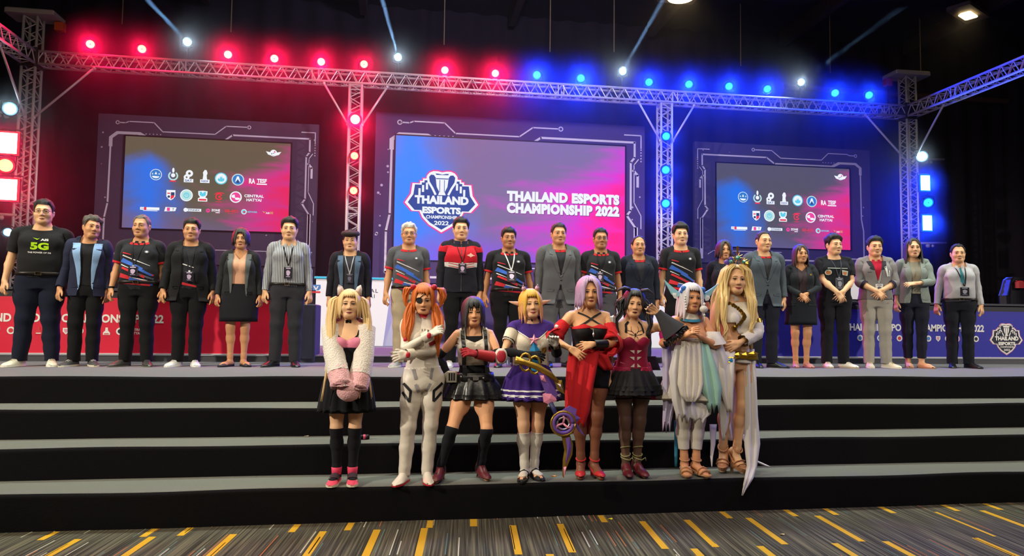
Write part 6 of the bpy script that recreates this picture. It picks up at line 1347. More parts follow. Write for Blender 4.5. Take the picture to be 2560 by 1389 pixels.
# 20
p = guest('person in a grey green blazer, one arm across the waist', 2288, 594, 'f', skin_c=SK4, rz=-24, pose=dict(armL=('ik', (-.03, -.20, 1.115), (1, .2, -.4), 30, 25), armR=HANG(9, 14, .05), footL=(.075, -.03), footR=(.07, .03), toeL=26, toeR=6, turn=2))
trousers(p, '#1a1d2a', 'slim', .13); p.wear('blouse', 'tee', fabric('#8a8678', 'blouse_cloth'), hem_z=.985, sleeve=.1); Jk = suit_jacket(p, '#7a8480', 'open', None, .86, None, wd=.06, sleeve=.43); p.pair('flat', '#b88c6c', '#a87c5c'); p.shrink(covered(.42, low=.16)); p.face(female=True, lip='#8a3a44'); p.cap('#1a1618', .014, 1.48, 1.676); bob(p, '#1a1618', 1.27, False, .024, .030, .006, lf=.14, n=18, spread=66); bob(p, '#1a1618', 1.60, False, .016, .0, .0, lf=.12, n=14, spread=36)
# 21
p = guest('person in a pale grey shirt with teal tie, rightmost in the row', 2402, 609, skin_c=SK1, gx=.10, belly=.02, rz=-28, pose=dict(armL=HANG(11, 12), armR=HANG(14, 14), toeL=30, toeR=10, turn=-2))
trousers(p, '#171a22'); p.pair('leather', '#16161a', '#26262a'); m = fabric('#a9a9ae', 'shirt_pale'); p.wear('shirt', 'shirt', m, hem_z=.93, sleeve=.515); T = p.last; p.collar('#b8c4cc', m=fabric('#b8c4cc', 'collar_cloth')); p.belt(.955, off=.026)
p.decal('tie', [(0, stripe_poly(.0, 1.395, .0, 1.36, .026, .022)), (0, stripe_poly(.0, 1.36, .012, 1.20, .024, .05)), (0, [(-.013, 1.205), (.037, 1.20), (.014, 1.165)])], [fabric('#2f6a74', 'tie_silk')], T, lift=.012); p.lanyard(T, z=1.12, rib='#1c1c24', x=.03, badge=('#22222a', '#8a8898'), size=(.10, .12)); p.shrink(covered(.5)); p.face(smile=.8); p.short_hair('#17141a', .014, .008, 1.666, recede=.02)
# ------------------------------------------------------------------ eight costumed performers on the lowest step
CY = 5.92
def bodyclip(p, name, fn, m, lift=.004, side=0, t=.003, mode='body', parent=None):
    V, F = BODY[p.sex]; V = V+BODYN[p.sex]*lift
    def f(P_):
        s, a = arm_s(P_, p.sex); g = fn(np.abs(P_[:, 0]), P_[:, 1], P_[:, 2], s, a); return np.minimum(g, P_[:, 0]*side) if side else g
    V, F = clip(V, F, f); V, F = hem(V, F, t); o = p.add(name, V, F, m, mode, parent); p.last = (V, F, o); return o
def glove(p, m, side, up=.03, name='glove', lift=.003): return bodyclip(p, name, lambda x, y, z, s, a: np.minimum(s-(LU+LF-up), a-17.0), m, lift, side)
def sock(p, m, top, side, low=.05, lift=.004, name='sock'): return bodyclip(p, name, lambda x, y, z, s, a: np.minimum(np.minimum(top-z, z-low), .3-x), m, lift, side)
def performer(label, px, top, pose, lift=0.0, rz=0.0, skin_c='#bf8a60', y=CY, foot_py=None, **kw):
    q = P(px, 1195, y=y); H = P(px, top, y=y).z-Z1-.012-lift; k = H/(1.705+.265*(kw.get('hs', 1.10)-1)); rot = math.radians(rz); c, s = math.cos(-rot), math.sin(-rot)
    def L_(ax, ay, dy=0.0):
        w = P(ax, ay, y=y+dy); x, yy = w.x-q.x, w.y-y; return (np.array([x*c-yy*s, x*s+yy*c, w.z-Z1])/k)
    ps = dict(footL=(.09, 0), footR=(.09, 0), toeL=10, toeR=10, drop=lift/k, liftL=lift/k, liftR=lift/k); ps.update(pose(L_))
    if lift: th = math.degrees(math.asin(min(.75, (lift)/.16))); ps.setdefault('heelL', th); ps.setdefault('heelR', th)
    p = Person(label, (q.x, y, Z1), rot, H, 'f', skin_c, ps, **kw); p.at = L_; return p
def ik_(T, pole, tw=0, curl=30, bend=(0, 0)): return ('ik', tuple(T), pole, tw, curl, bend)
def tress(p, pts, r, n, m, taper=1.0, name='hair_tail', seed=1, wave=.006, mode='head'):
    rr = random.Random(seed); mb = MB(); pts = [Vector(q) for q in pts]
    for i in range(n):
        a, d = rr.uniform(0, 6.28), r*math.sqrt(rr.random()); ph = rr.uniform(0, 6.28); q = []; m_ = len(pts); end = rr.uniform(.82, 1.0)
        for k in range((m_-1)*3+1):
            t = k/3*end; j = min(m_-2, int(t)); f = t-j; b = pts[j].lerp(pts[j+1], f); u = t/(m_-1); w = math.sin(math.pi*min(1, u*1.25+.12))**.5 if taper else 1
            q.append(b+Vector((d*math.cos(a)*w+wave*math.sin(ph+u*9), d*.7*math.sin(a)*w, 0)))
        M_ = len(q); mb.path(q, [r*.42*(.5+.5*min(1, i_*4/M_))*(1 if i_ < M_*.6 else max(.1, 1-(i_-M_*.6)/(M_*.4)*.9)) for i_ in range(M_)], 6, .6)
    return p.mb(name, mb, m, mode)
def wigm(c, rough=.38): return mat('wig', c, rough, bump=.4, bscale=300, spec=.5)
def sleeve(p, side, r0, r1, m, t0=0.0, t1=1.0, noise=.0, name='sleeve', flare=0.0, seed=1, n=14, parent=None, caps=False):
    """loose sleeve along the posed arm, t measured from shoulder (0) over elbow (.53) to wrist (1)"""
    S = p.rig.I[3 if side == 'L' else 6]; E = getattr(p.rig, 'elbow'+side); Wr = getattr(p.rig, 'wrist'+side); pts = []; rad = []; rr = np.random.RandomState(seed); N0 = 14
    for i in range(N0):
        t = t0+(t1-t0)*i/(N0-1); q = S+(E-S)*min(1, t/.53) if t < .53 else E+(Wr-E)*min(1.25, (t-.53)/.47); 
        if abs(t-.53) < .12: w = .5-.5*abs(t-.53)/.12; q = q*(1-w*.35)+(S*.47+Wr*.53)*w*.35*.25+q*w*.35*.75
        pts.append(Vector(q)*p.k); rad.append((r0+(r1-r0)*i/(N0-1)+flare*max(0, (i/(N0-1)-.6))/.4)*p.k)
    mb = MB(); mb.path(pts, rad, n*2, caps=caps); V = np.array(mb.v); ph = np.arange(len(V))
    if noise: V += rr.normal(size=V.shape)*noise
    inner = [tuple(pts[0 if i < len(V)/2 else -1]) for i in range(0)]
    mb.v = [tuple(v) for v in V]; o = mb.build(name, m, parent or p.root, True); return o
def cloth(p, rows, m, name='drape', cols=9, amp=.02, folds=3, thick=.004, parent=None, jag=0.0, ph=0.0):
    """hanging cloth: rows of (left px, right px, py, depth offset); folds run down the cloth"""
    g = []; nR = len(rows)
    for j in range((nR-1)*4+1):
        t = j/4; i = min(nR-2, int(t)); f = t-i; a = [rows[i][c]+(rows[i+1][c]-rows[i][c])*f for c in range(4)]; r = []
        for c in range(cols):
            u = c/(cols-1); v = p.at(a[0]+(a[1]-a[0])*u, a[2]+jag*(math.sin(u*14+1)*(j == (nR-1)*4)), a[3]); d = amp*math.sin(ph+u*folds*6.283+t*.5)*min(1, .35+t*.5); r.append((v[0]+.3*d, v[1]+d-.05*math.sin(math.pi*u)*0, v[2]))
        g.append(r)
    mb = MB(); n = len(g); vs = [q for r in g for q in r]; off = len(vs); vs += [(q[0], q[1]+thick, q[2]) for q in vs]; fs = []
    for j in range(n-1):
        for c in range(cols-1): a = j*cols+c; fs += [(a, a+1, a+cols+1, a+cols), (a+off, a+off+cols, a+off+cols+1, a+off+1)]
    edge = [c for c in range(cols)]+[j*cols+cols-1 for j in range(1, n)]+[(n-1)*cols+c for c in range(cols-2, -1, -1)]+[j*cols for j in range(n-2, 0, -1)]
    for i in range(len(edge)): a, b = edge[i], edge[(i+1) % len(edge)]; fs.append((a, a+off, b+off, b))
    mb.add([tuple(np.array(v)*p.k) for v in vs], fs); return mb.build(name, m, parent or p.root, True)
def heel(p, side, r, m, parent, dy=.055, fwd=0.0):
    i = 11 if side == 'L' else 14; sx = 1 if side == 'L' else -1; R_, O_, I_ = p.rig.R[i], p.rig.O[i], p.rig.I[i]; a = R_@(np.array([.098*sx, dy, .015])-O_)+I_; mb = MB(); b = np.array([a[0], a[1]-fwd, 0.0])
    mb.path([tuple(a*p.k), tuple((a*.5+b*.5)*p.k), tuple(b*p.k)], [r*1.25*p.k, r*.9*p.k, r*p.k], 10); return mb.build('heel', m, parent, False)
def shoe_bend(th, pivot=-.075):
    def f(mb):
        o = []
        for v in mb.v:
            if v[1] < pivot: y, z = v[1]-pivot, v[2]; v = (v[0], pivot+y*math.cos(th)-z*math.sin(th)*0, z-y*math.sin(th)) 
            o.append(v)
        mb.v = o; return mb
    return f
def high_shoe(p, side, col, lift, open_=False, strap=True, platform=0.0, sole='#3a2a24', boot=0.0):
    sx = 1 if side == 'L' else -1; c = .098*sx; mode = 'foot'+side; th = math.radians(p.pose_heel); B = shoe_bend(th); m = mat('shoe_upper', col, .4, spec=.5)
    prof = [(.080, .016, .055), (.070, .030, .070), (.045, .036, .062), (.005, .036, .050), (-.04, .038, .040), (-.08, .043, .040), (-.12, .046, .048), (-.16, .040, .042), (-.190, .028, .032), (-.206, .010, .020)]
    if boot: prof = [(.082, .018, .075), (.074, .034, .105), (.045, .039, .11), (.005, .040, .105), (-.04, .041, .088), (-.08, .045, .066), (-.12, .048, .054), (-.16, .043, .046), (-.190, .032, .034), (-.206, .014, .022)]
    if not open_:
        rings = [[(c-w, y, .008), (c-w*1.04, y, .018), (c-w*.98, y, h*.55), (c-w*.62, y, h*.92), (c, y, h if boot or y < -.09 or y > .06 else h*.55), (c+w*.62, y, h*.92), (c+w*.98, y, h*.55), (c+w*1.04, y, .018), (c+w, y, .008), (c, y, .008)] for y, w, h in prof]
        o = p.mb('boot' if boot else 'pump_shoe', B(MB().loft(rings)), m, mode)
    else:
        out = [(c-w*1.1, y) for y, w, h in prof]+[(c+w*1.1, y) for y, w, h in reversed(prof)]; mb = MB(); mb.add([(q[0], q[1], 0) for q in out]+[(q[0], q[1], .012) for q in out], [tuple(range(len(out)-1, -1, -1)), tuple(range(len(out), 2*len(out)))]+[(i, (i+1) % len(out), (i+1) % len(out)+len(out), i+len(out)) for i in range(len(out))])
        o = p.mb('sandal', B(mb), m, mode, None, False); mb = MB()
        for y, h, w in ((-.135, .050, .050), (-.085, .072, .048)): mb.path([(c-w, y, .01), (c-w*.8, y, h*.75), (c, y-.004, h), (c+w*.8, y, h*.75), (c+w, y, .01)], .012, 6, .4, (0, 1, 0))
        p.mb('strap', B(mb), m, mode, o)
    if strap:
        mb = MB(); mb.path([(c+.042*math.cos(a), .02+.048*math.sin(a), .105) for a in [i*math.pi/8 for i in range(17)]], .007, 6); p.mb('ankle_strap', mb, mat('strap_leather', col, .4), mode, o)
    if platform:
        mb = MB(); mb.loft([[(c-w*1.05, y, z) for y, w, h in prof[4:]]+[(c+w*1.05, y, z) for y, w, h in reversed(prof[4:])] for z in (-platform, .004)]); p.mb('platform', B(mb), m, mode, o, False)
    heel(p, side, .016 if not boot else .024, m, o, fwd=.012); return o
def tights(p, c, top=.84, lift=.003): return bodyclip(p, 'stockings', lambda x, y, z, s, a: np.minimum(np.minimum(top-z, z-.0-0*z+.01), .26-x), mat('nylon', c, .45, spec=.4), lift)
def choker(p, c, z=1.462, w=.018, r=.052, bow=None):
    rings = [[((r+d)*math.sin(a), .019-(r+d)*math.cos(a)*1.02, zz-.012*math.cos(a)) for a in [i*math.pi/12 for i in range(24)]] for zz, d in ((z-w/2, .0), (z-w/2, .004), (z+w/2, .004), (z+w/2, .0))]; o = p.mb('choker', MB().loft(rings, False, False), fabric(c, 'choker_cloth'), 'chest')
    if bow:
        mb = MB(); y = .019-r*1.02-.008
        for sx in (1, -1): mb.loft([[(x0*sx, y+dy, z-.014+zz) for zz, dy in ((-h, 0), (0, -.006), (h, 0), (0, .004))][::sx] for x0, h in ((.0, .004), (.015, .014), (.026, .012))])
        p.mb('bow', mb, fabric(bow, 'bow_cloth'), 'chest', o)
    return o
def mask_torso(p, lo, hi, name, m, lift=.0, sleeve_=.04, kind='fit', top_fn=None, parent=None):
    V, F = cloth_tpl(p.sex, kind); V = V+normals(V, F)*lift
    def f(P_):
        x, y, z = P_[:, 0], P_[:, 1], P_[:, 2]; s, a = arm_s(P_, p.sex); g = np.minimum(z-lo, (top_fn(x, y, z) if top_fn else hi-z)); return np.minimum(g, np.where((a > 17) | (s > .05)*(z > 1.3), sleeve_-s, 1))
    V, F = clip(V, F, f); V, F = hem(V, F, .004); o = p.add(name, V, F, m, 'body', parent); p.last = (V, F, o); return o
sweet = lambda c=1.30, side=1.335, dip=.03: (lambda x, y, z: np.where(y < .0, c+dip*np.cos(np.clip((np.abs(x)-.07)/.07, -1, 1)*1.57)+(side-c-dip)*ss(.11, .15, np.abs(x)), side-.02)-z)
FSK = '#c08a62'
# --- 1: cat ears
p = performer('person in a fluffy white cardigan and black dress with white cat ears', 862, 722, lambda L: dict(armL=ik_(L(893, 985, -.22), (1, .35, -.2), 0, 10), armR=ik_(L(852, 965, -.24), (-1, .35, -.2), 0, 10), footL=(.065, .0), footR=(.075, .0), toeL=4, toeR=10, turn=4, nod=-2), skin_c='#dcae88', gx=.06)
BK = fabric('#17171c', 'black_cloth'); PK = mat('pink_satin', '#d87a9a', .4, spec=.5)
mask_torso(p, .96, 1.225, 'bodice', BK, .002); mask_torso(p, 1.215, 1.3, 'bust', PK, .003, top_fn=sweet(1.275, 1.30, .035)); Bt = p.last
p.decal('bust_trim', [(0, stripe_poly(.0, 1.24, sx*.085, 1.325, .016, .016)) for sx in (1, -1)]+[(0, stripe_poly(sx*.085, 1.325, sx*.105, 1.42, .016, .012)) for sx in (1, -1)], [BK], (BODY['f'][0], BODY['f'][1], p.body), None, .012)
skirt(p, 1.0, .635, .014, .055, BK, 16, .02); CH = choker(p, '#15151a', bow='#15151a')
WF = mat('fluffy_white', '#d6cdc6', .95, bump=1.0, bscale=90, sheen=.4); PF = mat('fluffy_pink', '#dba5ab', .95, bump=1.0, bscale=90, sheen=.4)
for sd in 'LR':
    o = sleeve(p, sd, .084, .094, WF, -.02, .88, .0018, 'cardigan_sleeve', seed=4); sleeve(p, sd, .092, .088, PF, .82, 1.42, .0022, 'pink_cuff', .0, seed=6, parent=o, caps=True)
cuff_end = (p.rig.wristL+p.rig.wristR)/2; mb = MB(); mb.ball(tuple(cuff_end*p.k+np.array([0, -.02, -.07])), .105*p.k, 18, 12, (1.0, .8, .95)); mb.v = [tuple(np.array(v)+np.random.RandomState(i).normal(size=3)*.0015) for i, v in enumerate(mb.v)]; mb.build('cuff_fluff', PF, p.root, True)
Jb = p.add('cardigan_back', *band('f', 'jacket', lambda x, y, z, s, a: np.minimum(np.minimum(z-1.0, np.maximum(1.40-z, x-.08)), np.where(y < .0, x-.135-.2*(1.3-z)*0, 1))+np.minimum(0, .10-s)*(a > 17), .006), WF)
sock(p, BK, .49, 0); 
for sd in 'LR':
    o = p.shoe(sd, 'sneaker', '#d8405e', '#d0c4b0', accent='#3a2c34'); sx = 1 if sd == 'L' else -1; c = .098*sx; mb = MB()
    for zz, r in ((.10, .048), (.145, .050)): pass
    mb.loft([[(c+r*math.cos(a)*.95, .016+r*math.sin(a), z) for a in [i*math.pi/9 for i in range(18)]] for z, r in ((.075, .044), (.10, .047), (.135, .050), (.138, .045))], False, False); p.mb('shoe_collar', mb, mat('shoe_pink', '#d23a5c', .6), 'foot'+sd, o)
    mb = MB(); mb.loft([[(c-w, y, h*.6), (c-w*.7, y, h), (c, y-.004, h+.006), (c+w*.7, y, h), (c+w, y, h*.6)] for y, w, h in ((-.035, .045, .090), (-.075, .048, .074), (-.10, .050, .064))], False, False, False); p.mb('velcro_strap', mb, fabric('#3c2c34', 'strap_dark'), 'foot'+sd, o)
p.face(female=True, lip='#a04a50', open_=.55, smile=.5, brow='#6a4a30'); YW = wigm('#dcbc84'); p.cap('#dcbc84', .018, 1.50, 1.668); bob(p, '#dcbc84', 1.475, True, .024, .006, .004, lf=.18, n=20, spread=50, bz=1.622, seed=7)
for sx in (1, -1):
    tress(p, [(sx*.085, .02, 1.655), (sx*.125, .0, 1.62), (sx*.145, -.03, 1.45), (sx*.14, -.10, 1.25), (sx*.165, -.12, 1.02), (sx*.20, -.10, .80)], .035, 16, YW, seed=3+sx); mb = MB(); a, b = Vector((sx*.042, .0, 1.695)), Vector((sx*.098, .0, 1.665)); tip = Vector((sx*.088, -.01, 1.752))
    mb.loft([[tuple(v) for v in (a+Vector((0, -.012, 0)), b+Vector((0, -.012, 0)), b+Vector((0, .016, 0)), a+Vector((0, .016, 0)))], [tuple(v) for v in ((a+tip)*.5+Vector((-.006*sx, -.014, .012)), (b+tip)*.5+Vector((.008*sx, -.014, .01)), (b+tip)*.5+Vector((.006*sx, .006, .01)), (a+tip)*.5+Vector((-.004*sx, .006, .012)))], [tuple(tip+Vector(v)) for v in ((-.004, -.004, 0), (.004, -.004, 0), (.004, .002, 0), (-.004, .002, 0))]]); p.mb('cat_ear', mb, fabric('#e0cccc', 'ear_plush'), 'head')
# --- 2: white bodysuit
p = performer('person in a white bodysuit with eye patch, orange wig and crossed arms', 1046, 706, lambda L: dict(armR=ik_(L(1072, 838, -.20), (-1, .1, -.9), 0, 45, (0, 0)), armL=ik_(L(1020, 886, -.19), (1, .1, -.9), 0, 30), footL=(.075, .0), footR=(.12, .0), toeL=4, toeR=22, hip=-3, sway=.02, turn=-3, nod=10), skin_c='#d49c74', y=5.90)
WS = mat('white_vinyl', '#cfc6ba', .38, spec=.5, bump=.15, bscale=25); RP = mat('red_plastic', '#b01c30', .35, spec=.5); GP = mat('grey_panel', '#8e8b90', .5); BP = mat('black_panel', '#17161c', .5)
p.wear('bodysuit', 'fit', WS, hem_z=.92, sleeve=.515, neck=-.03); Bs = p.last; p.wear('suit_legs', 'slim', WS, hem_z=.05, top=1.0, lift=.001); Lg = p.last; p.shrink(covered(.5, low=.1, neck=1.40), .008)
for sx in (1, -1): glove(p, WS, sx, .02)
rings = [[(r*math.sin(a), .020-r*1.02*math.cos(a), z-.014*math.cos(a)) for a in [i*math.pi/12 for i in range(24)]] for z, r in ((1.43, .070), (1.45, .068), (1.475, .062), (1.485, .054))]; p.mb('neck_ring', MB().loft(rings, False, False), WS, 'chest')
p.decal('throat_panel', [(0, [(-.045, 1.478), (.045, 1.478), (.02, 1.43), (-.02, 1.43)])], [RP], (BODY['f'][0], BODY['f'][1], p.body), None, .02)
p.decal('chest_marks', [(0, stripe_poly(-.012, 1.335, -.012, 1.315, .006, .006, 2)), (0, stripe_poly(.012, 1.335, .012, 1.315, .006, .006, 2)), (1, stripe_poly(.05, 1.20, .12, 1.225, .03, .045)), (2, stripe_poly(-.05, 1.25, -.03, 1.19, .02, .02))], [BP, RP, GP], Bs, None, .006)
p.decal('hip_panel', [(0, stripe_poly(-.085, .99, -.062, .90, .026, .022)), (0, stripe_poly(.085, .99, .062, .90, .026, .022)), (0, stripe_poly(-.055, .855, -.02, .785, .024, .02)), (0, stripe_poly(.055, .855, .02, .785, .024, .02)), (1, stripe_poly(-.165, .86, -.085, .79, .024, .022)), (1, stripe_poly(-.165, .78, -.09, .70, .024, .020)), (1, stripe_poly(-.088, .795, -.092, .70, .024, .022)), (1, stripe_poly(.165, .86, .085, .79, .024, .022)), (1, stripe_poly(.165, .78, .09, .70, .024, .020)), (1, stripe_poly(.088, .795, .092, .70, .024, .022))], [GP, BP], Lg, None, .006)
for sd in 'LR':
    o = sleeve(p, sd, .048, .050, WS, .90, 1.03, 0, 'wrist_ring'); wv = getattr(p.rig, 'wrist'+sd); mb = MB(); mb.ball(tuple((wv+np.array([0, -.046, .0]))*p.k), .024*p.k, 12, 8, (.8, .45, 1.1)); mb.build('red_button', RP, o, True)
    S_ = p.rig.I[3 if sd == 'L' else 6]*.35+getattr(p.rig, 'elbow'+sd)*.65; mb = MB(); mb.ball(tuple((S_+np.array([0, -.052, 0]))*p.k), .020*p.k, 12, 8, (.8, .4, 1)); mb.build('red_button', RP, p.root, True)
    o = p.shoe(sd, 'leather', '#cfc6ba', '#b01c30', name='suit_boot')
p.face(female=True, lip='#7a3a34', open_=.8, brow='#7a4420'); OW = wigm('#c8641c'); p.cap('#c8641c', .018, 1.50, 1.668); bob(p, '#c8641c', 1.47, True, .024, .004, .004, lf=.18, n=18, spread=54, bz=1.612, seed=9)
mb = MB(); mb.m = 0; mb.add(drape_pts(p.bv, [(-.032+.027*math.cos(i*math.pi/10), 1.592+.024*math.sin(i*math.pi/10)) for i in range(20)], .007), [tuple(range(20))]); mb.path([(q[0], q[1]-.004, q[2]) for q in drape_pts(p.bv, [(-.055, 1.60), (-.03, 1.612), (.0, 1.635), (.04, 1.65)], .006)], .003, 5); p.mb('eye_patch', mb, mat('patch_black', '#0e0d10', .6), 'head')
for sx in (1, -1):
    tress(p, [(sx*.085, .01, 1.665), (sx*.135, .0, 1.68), (sx*.155, .0, 1.62), (sx*.14, -.02, 1.54), (sx*.10, -.01, 1.50)], .030, 12, OW, seed=5+sx); mb = MB(); mb.ball((sx*.083, -.015, 1.69), .024, 10, 7, (1, .8, 1)); p.mb('hair_clip', mb, RP, 'head')
    tress(p, [(sx*.09, -.02, 1.56), (sx*.115, -.06, 1.45), (sx*.125, -.13, 1.35), (sx*.12, -.15, 1.22), (sx*.13, -.14, 1.10 if sx < 0 else 1.14)], .042, 18, OW, seed=8+sx, wave=.008)
# --- 3: crop top and black skirt
p = performer('person in a white crop top, black pleated skirt and red elbow guard', 1166, 718, lambda L: dict(armR=ik_(L(1128, 948, -.02), (-1, .5, 0), 10, 45), armL=ik_(L(1190, 884, -.20), (1, .1, -.5), 0, 35), footL=(.14, .03), footR=(.24, -.02), toeL=14, toeR=18, sway=.06, drop=-.045, rawfeet=False, nod=4, tilt=-2), lift=.035, skin_c='#d49c74', gx=.04, gl=-.04, y=5.94)
p.pose_heel = math.degrees(math.asin(.035/.16)); WT = fabric('#cdc6ba', 'white_knit'); LE = mat('black_leather', '#18181a', .35, spec=.5, bump=.2, bscale=30); MR = mat('maroon_leather', '#5a1c22', .5)
mask_torso(p, 1.03, 1.44, 'under_top', BK, .0, .0, top_fn=lambda x, y, z: np.maximum(1.375-z, np.abs(np.abs(x)-.10)*-1+.03)*1.0)
mask_torso(p, 1.105, 1.40, 'crop_top', WT, .004, .015, top_fn=lambda x, y, z: np.maximum(np.where(y < .03, 1.315-z+np.abs(x)*.45*1.0, 1.36-z), .026-np.abs(np.abs(x)-.105))); Tp = p.last
p.ribbon('suspender', [(-.105, 1.43), (-.098, 1.20), (-.10, 1.02)], .034, LE, Tp, .010); p.ribbon('suspender', [(.105, 1.43), (.098, 1.20), (.10, 1.02)], .034, LE, Tp, .010)
skirt(p, 1.02, .79, .018, .075, LE, 14, .026); rings = [torso_ring('f', z, o, 40) for z, o in ((.955, .03), (.955, .036), (1.035, .034), (1.035, .026))]; B_ = p.mb('wide_belt', MB().loft(rings, False, False), LE)
mb = MB(); mb.box((0, -.135, .985), (.05, .008, .03)); mb.box((-.06, -.13, .975), (.02, .008, .02)); mb.ball((.07, -.128, .99), .01, 8, 6); p.mb('buckle', mb, mat('buckle', '#a8a49c', .3, .8), 'pelvis', B_, False)
for sx, sd in ((1, 'L'), (-1, 'R')):
    bodyclip(p, 'arm_sleeve', lambda x, y, z, s, a: np.minimum(np.minimum(s-.19, LU+LF-.0-s), a-17.0), BK, .005, sx); glove(p, LE if sd == 'R' else fabric('#9a2a34', 'red_wrap'), sx, .05)
    sock(p, fabric('#1a1b22', 'sock_cloth'), .50, sx); high_shoe(p, sd, '#5a1c22', .035, strap=False, boot=1)
o = sleeve(p, 'R', .050, .050, mat('gauntlet', '#b8b2a4', .4, .3), .86, .98, 0, 'gauntlet', n=8); w = p.rig.wristR; mb = MB(); mb.bbox(tuple((w+np.array([0, -.05, .03]))*p.k), (.085, .03, .09), .008); mb.build('gauntlet_plate', mat('gauntlet', '#b8b2a4', .4, .3), o); mb = MB(); [mb.box(tuple((w+np.array([d, -.067, .03]))*p.k), (.012, .006, .06)) for d in (-.022, 0, .022)]; mb.build('gauntlet_slots', BP, o)
o = sleeve(p, 'L', .052, .044, mat('red_guard', '#b03038', .45), .66, 1.0, 0, 'forearm_wrap', n=10); e = p.rig.elbowL; mb = MB(); mb.ball(tuple((e+np.array([.01, -.045, .02]))*p.k), .062*p.k, 12, 8, (1.0, .5, 1.25)); g = mb.build('elbow_guard', mat('guard_white', '#cfc4bc', .4), p.root, True); mb = MB(); mb.ball(tuple((e+np.array([.01, -.066, .02]))*p.k), .050*p.k, 12, 8, (.9, .35, 1.15)); mb.build('guard_pad', mat('red_guard', '#a8283a', .45), g, True)
p.face(female=True, lip='#8a3a3c', open_=.5, smile=.6); p.cap('#18171c', .020, 1.50, 1.664); bob(p, '#18171c', 1.44, True, .025, .012, .006, lf=.22, n=22, spread=44, bz=1.606, seed=4, bangw=.022)
# --- 4: sailor costume
p = performer('person in a white and purple sailor costume with pointed ears', 1324, 722, lambda L: dict(armR=ik_(L(1322, 886, -.21), (-1, .1, -.5), 0, 20, (5, 0)), armL=ik_(L(1388, 862, -.20), (.4, .3, -1), 70, 25, (-20, 0)), footL=(.05, .03), footR=(.045, -.01), toeL=10, toeR=18, kneeL=(.25, -1, 0), kneeR=(.1, -1, 0), turn=2, cock=-3), skin_c='#dcab86', gx=.04, y=5.92)
WB = fabric('#cfc4b4', 'white_blouse'); PU = fabric('#3c2472', 'purple_cloth'); BL = mat('blue_satin', '#2a8cc8', .4, spec=.5); GO = mat('gold_paint', '#b8923c', .3, .8); VI = mat('violet_paint', '#6a4a9a', .4); PKM = mat('pink_gem', '#e08aa8', .3, spec=.6)
p.wear('blouse', 'tee', WB, hem_z=1.03, sleeve=.17, vneck=.05); Bl = p.last; cuffs(p, 'tee', .148, .158, BK, 'sleeve_trim'); p.shrink(covered(.12, low=.7))
p.add('sailor_collar', *band('f', 'tee', lambda x, y, z, s, a: np.minimum(np.minimum(z-(1.305+.12*np.abs(x-.0)) if False else z-np.where(y < .01, 1.285+.6*np.clip(x-.02, 0, .10)-.06*(x > .2), 1.24), np.maximum(1.425-z+(y+.05)*.4, x-.075)), .045-s+(a < 17)*.03), .008), PU); Sc = p.last
p.decal('collar_line', [(0, stripe_poly(-.145, 1.362, -.02, 1.272, .006, .006)), (0, stripe_poly(.145, 1.362, .02, 1.272, .006, .006))], [WHI], Bl, p.root, .016)
skirt(p, 1.06, .715, .020, .075, PU, 18, .022); 
for z, w in ((.765, .022), (.812, .014)):
    t = (1.06-z)/.345; n = 72; r0 = np.array(torso_ring('f', max(z, .86), .020, n, 2.2)); c = np.array([0, .01, 0]); d = r0-c; d[:, 2] = 0; u = d/np.linalg.norm(d, axis=1)[:, None]; a = np.arange(n)*2*math.pi/n; wv = (np.abs(((a*18/(2*math.pi)) % 1)-.5)*2-.5)[:, None]*.022*t*2; rg = []
    for zz, ex in ((z-w/2, .004), (z+w/2, .004)): t2 = (1.06-zz)/.345; q = c+u*(np.linalg.norm(d, axis=1)[:, None]+.075*t2+wv+ex); q[:, 2] = zz; rg.append([tuple(v) for v in q])
    p.mb('skirt_stripe', MB().loft(rg, False, False), WHI, 'pelvis')
bv = bvh_of(Bl[0], Bl[1]); mb = MB(); yb = -.135; mb.loft([[(x0-w, yb+.012, z), (x0, yb-.008, z), (x0+w, yb+.012, z), (x0, yb+.02, z)] for x0, z, w in ((.0, 1.27, .018), (.012, 1.18, .045), (.022, 1.06, .055), (.018, 1.0, .045), (.035, .985, .004))]); p.mb('necktie', mb, BL, 'chest', None, False)
def star(c, r, m, name, par, mode='chest'):
    mb = MB(); o = [(c[0]+(r if i % 2 == 0 else r*.42)*math.sin(i*math.pi/5), c[1], c[2]+(r if i % 2 == 0 else r*.42)*math.cos(i*math.pi/5)) for i in range(10)]; f, b = (c[0], c[1]-.014, c[2]), (c[0], c[1]+.01, c[2]); mb.add(o+[f, b], [(i, (i+1) % 10, 10) for i in range(10)]+[((i+1) % 10, i, 11) for i in range(10)]); return p.mb(name, mb, m, mode, par, False)
star((.0, -.150, 1.275), .055, PKM, 'star_brooch', None); p.decal('gold_crest', [(0, [(.075, 1.20), (.115, 1.21), (.12, 1.17), (.098, 1.14), (.078, 1.165)])], [GO], Bl, None, .008)
choker(p, '#1a1420', w=.03); glove(p, BK, -1, .24, 'long_glove'); glove(p, mat('white_glove', '#d4cfc8', .6), 1, .02); o = sleeve(p, 'L', .050, .045, BK, .66, .98, 0, 'arm_band', n=10)
for sx, sd in ((1, 'L'), (-1, 'R')): sock(p, fabric('#d0cac0', 'white_sock'), .42, sx, lift=.006); o = p.shoe(sd, 'flat', '#17171c', '#1c1c20', name='mary_jane'); mb = MB(); c = .098*sx; mb.path([(c-.040, -.02, .03), (c-.034, -.024, .066), (c, -.028, .084), (c+.034, -.024, .066), (c+.040, -.02, .03)], .010, 6, .4, (0, 1, 0)); p.mb('strap', mb, BP, 'foot'+sd, o)
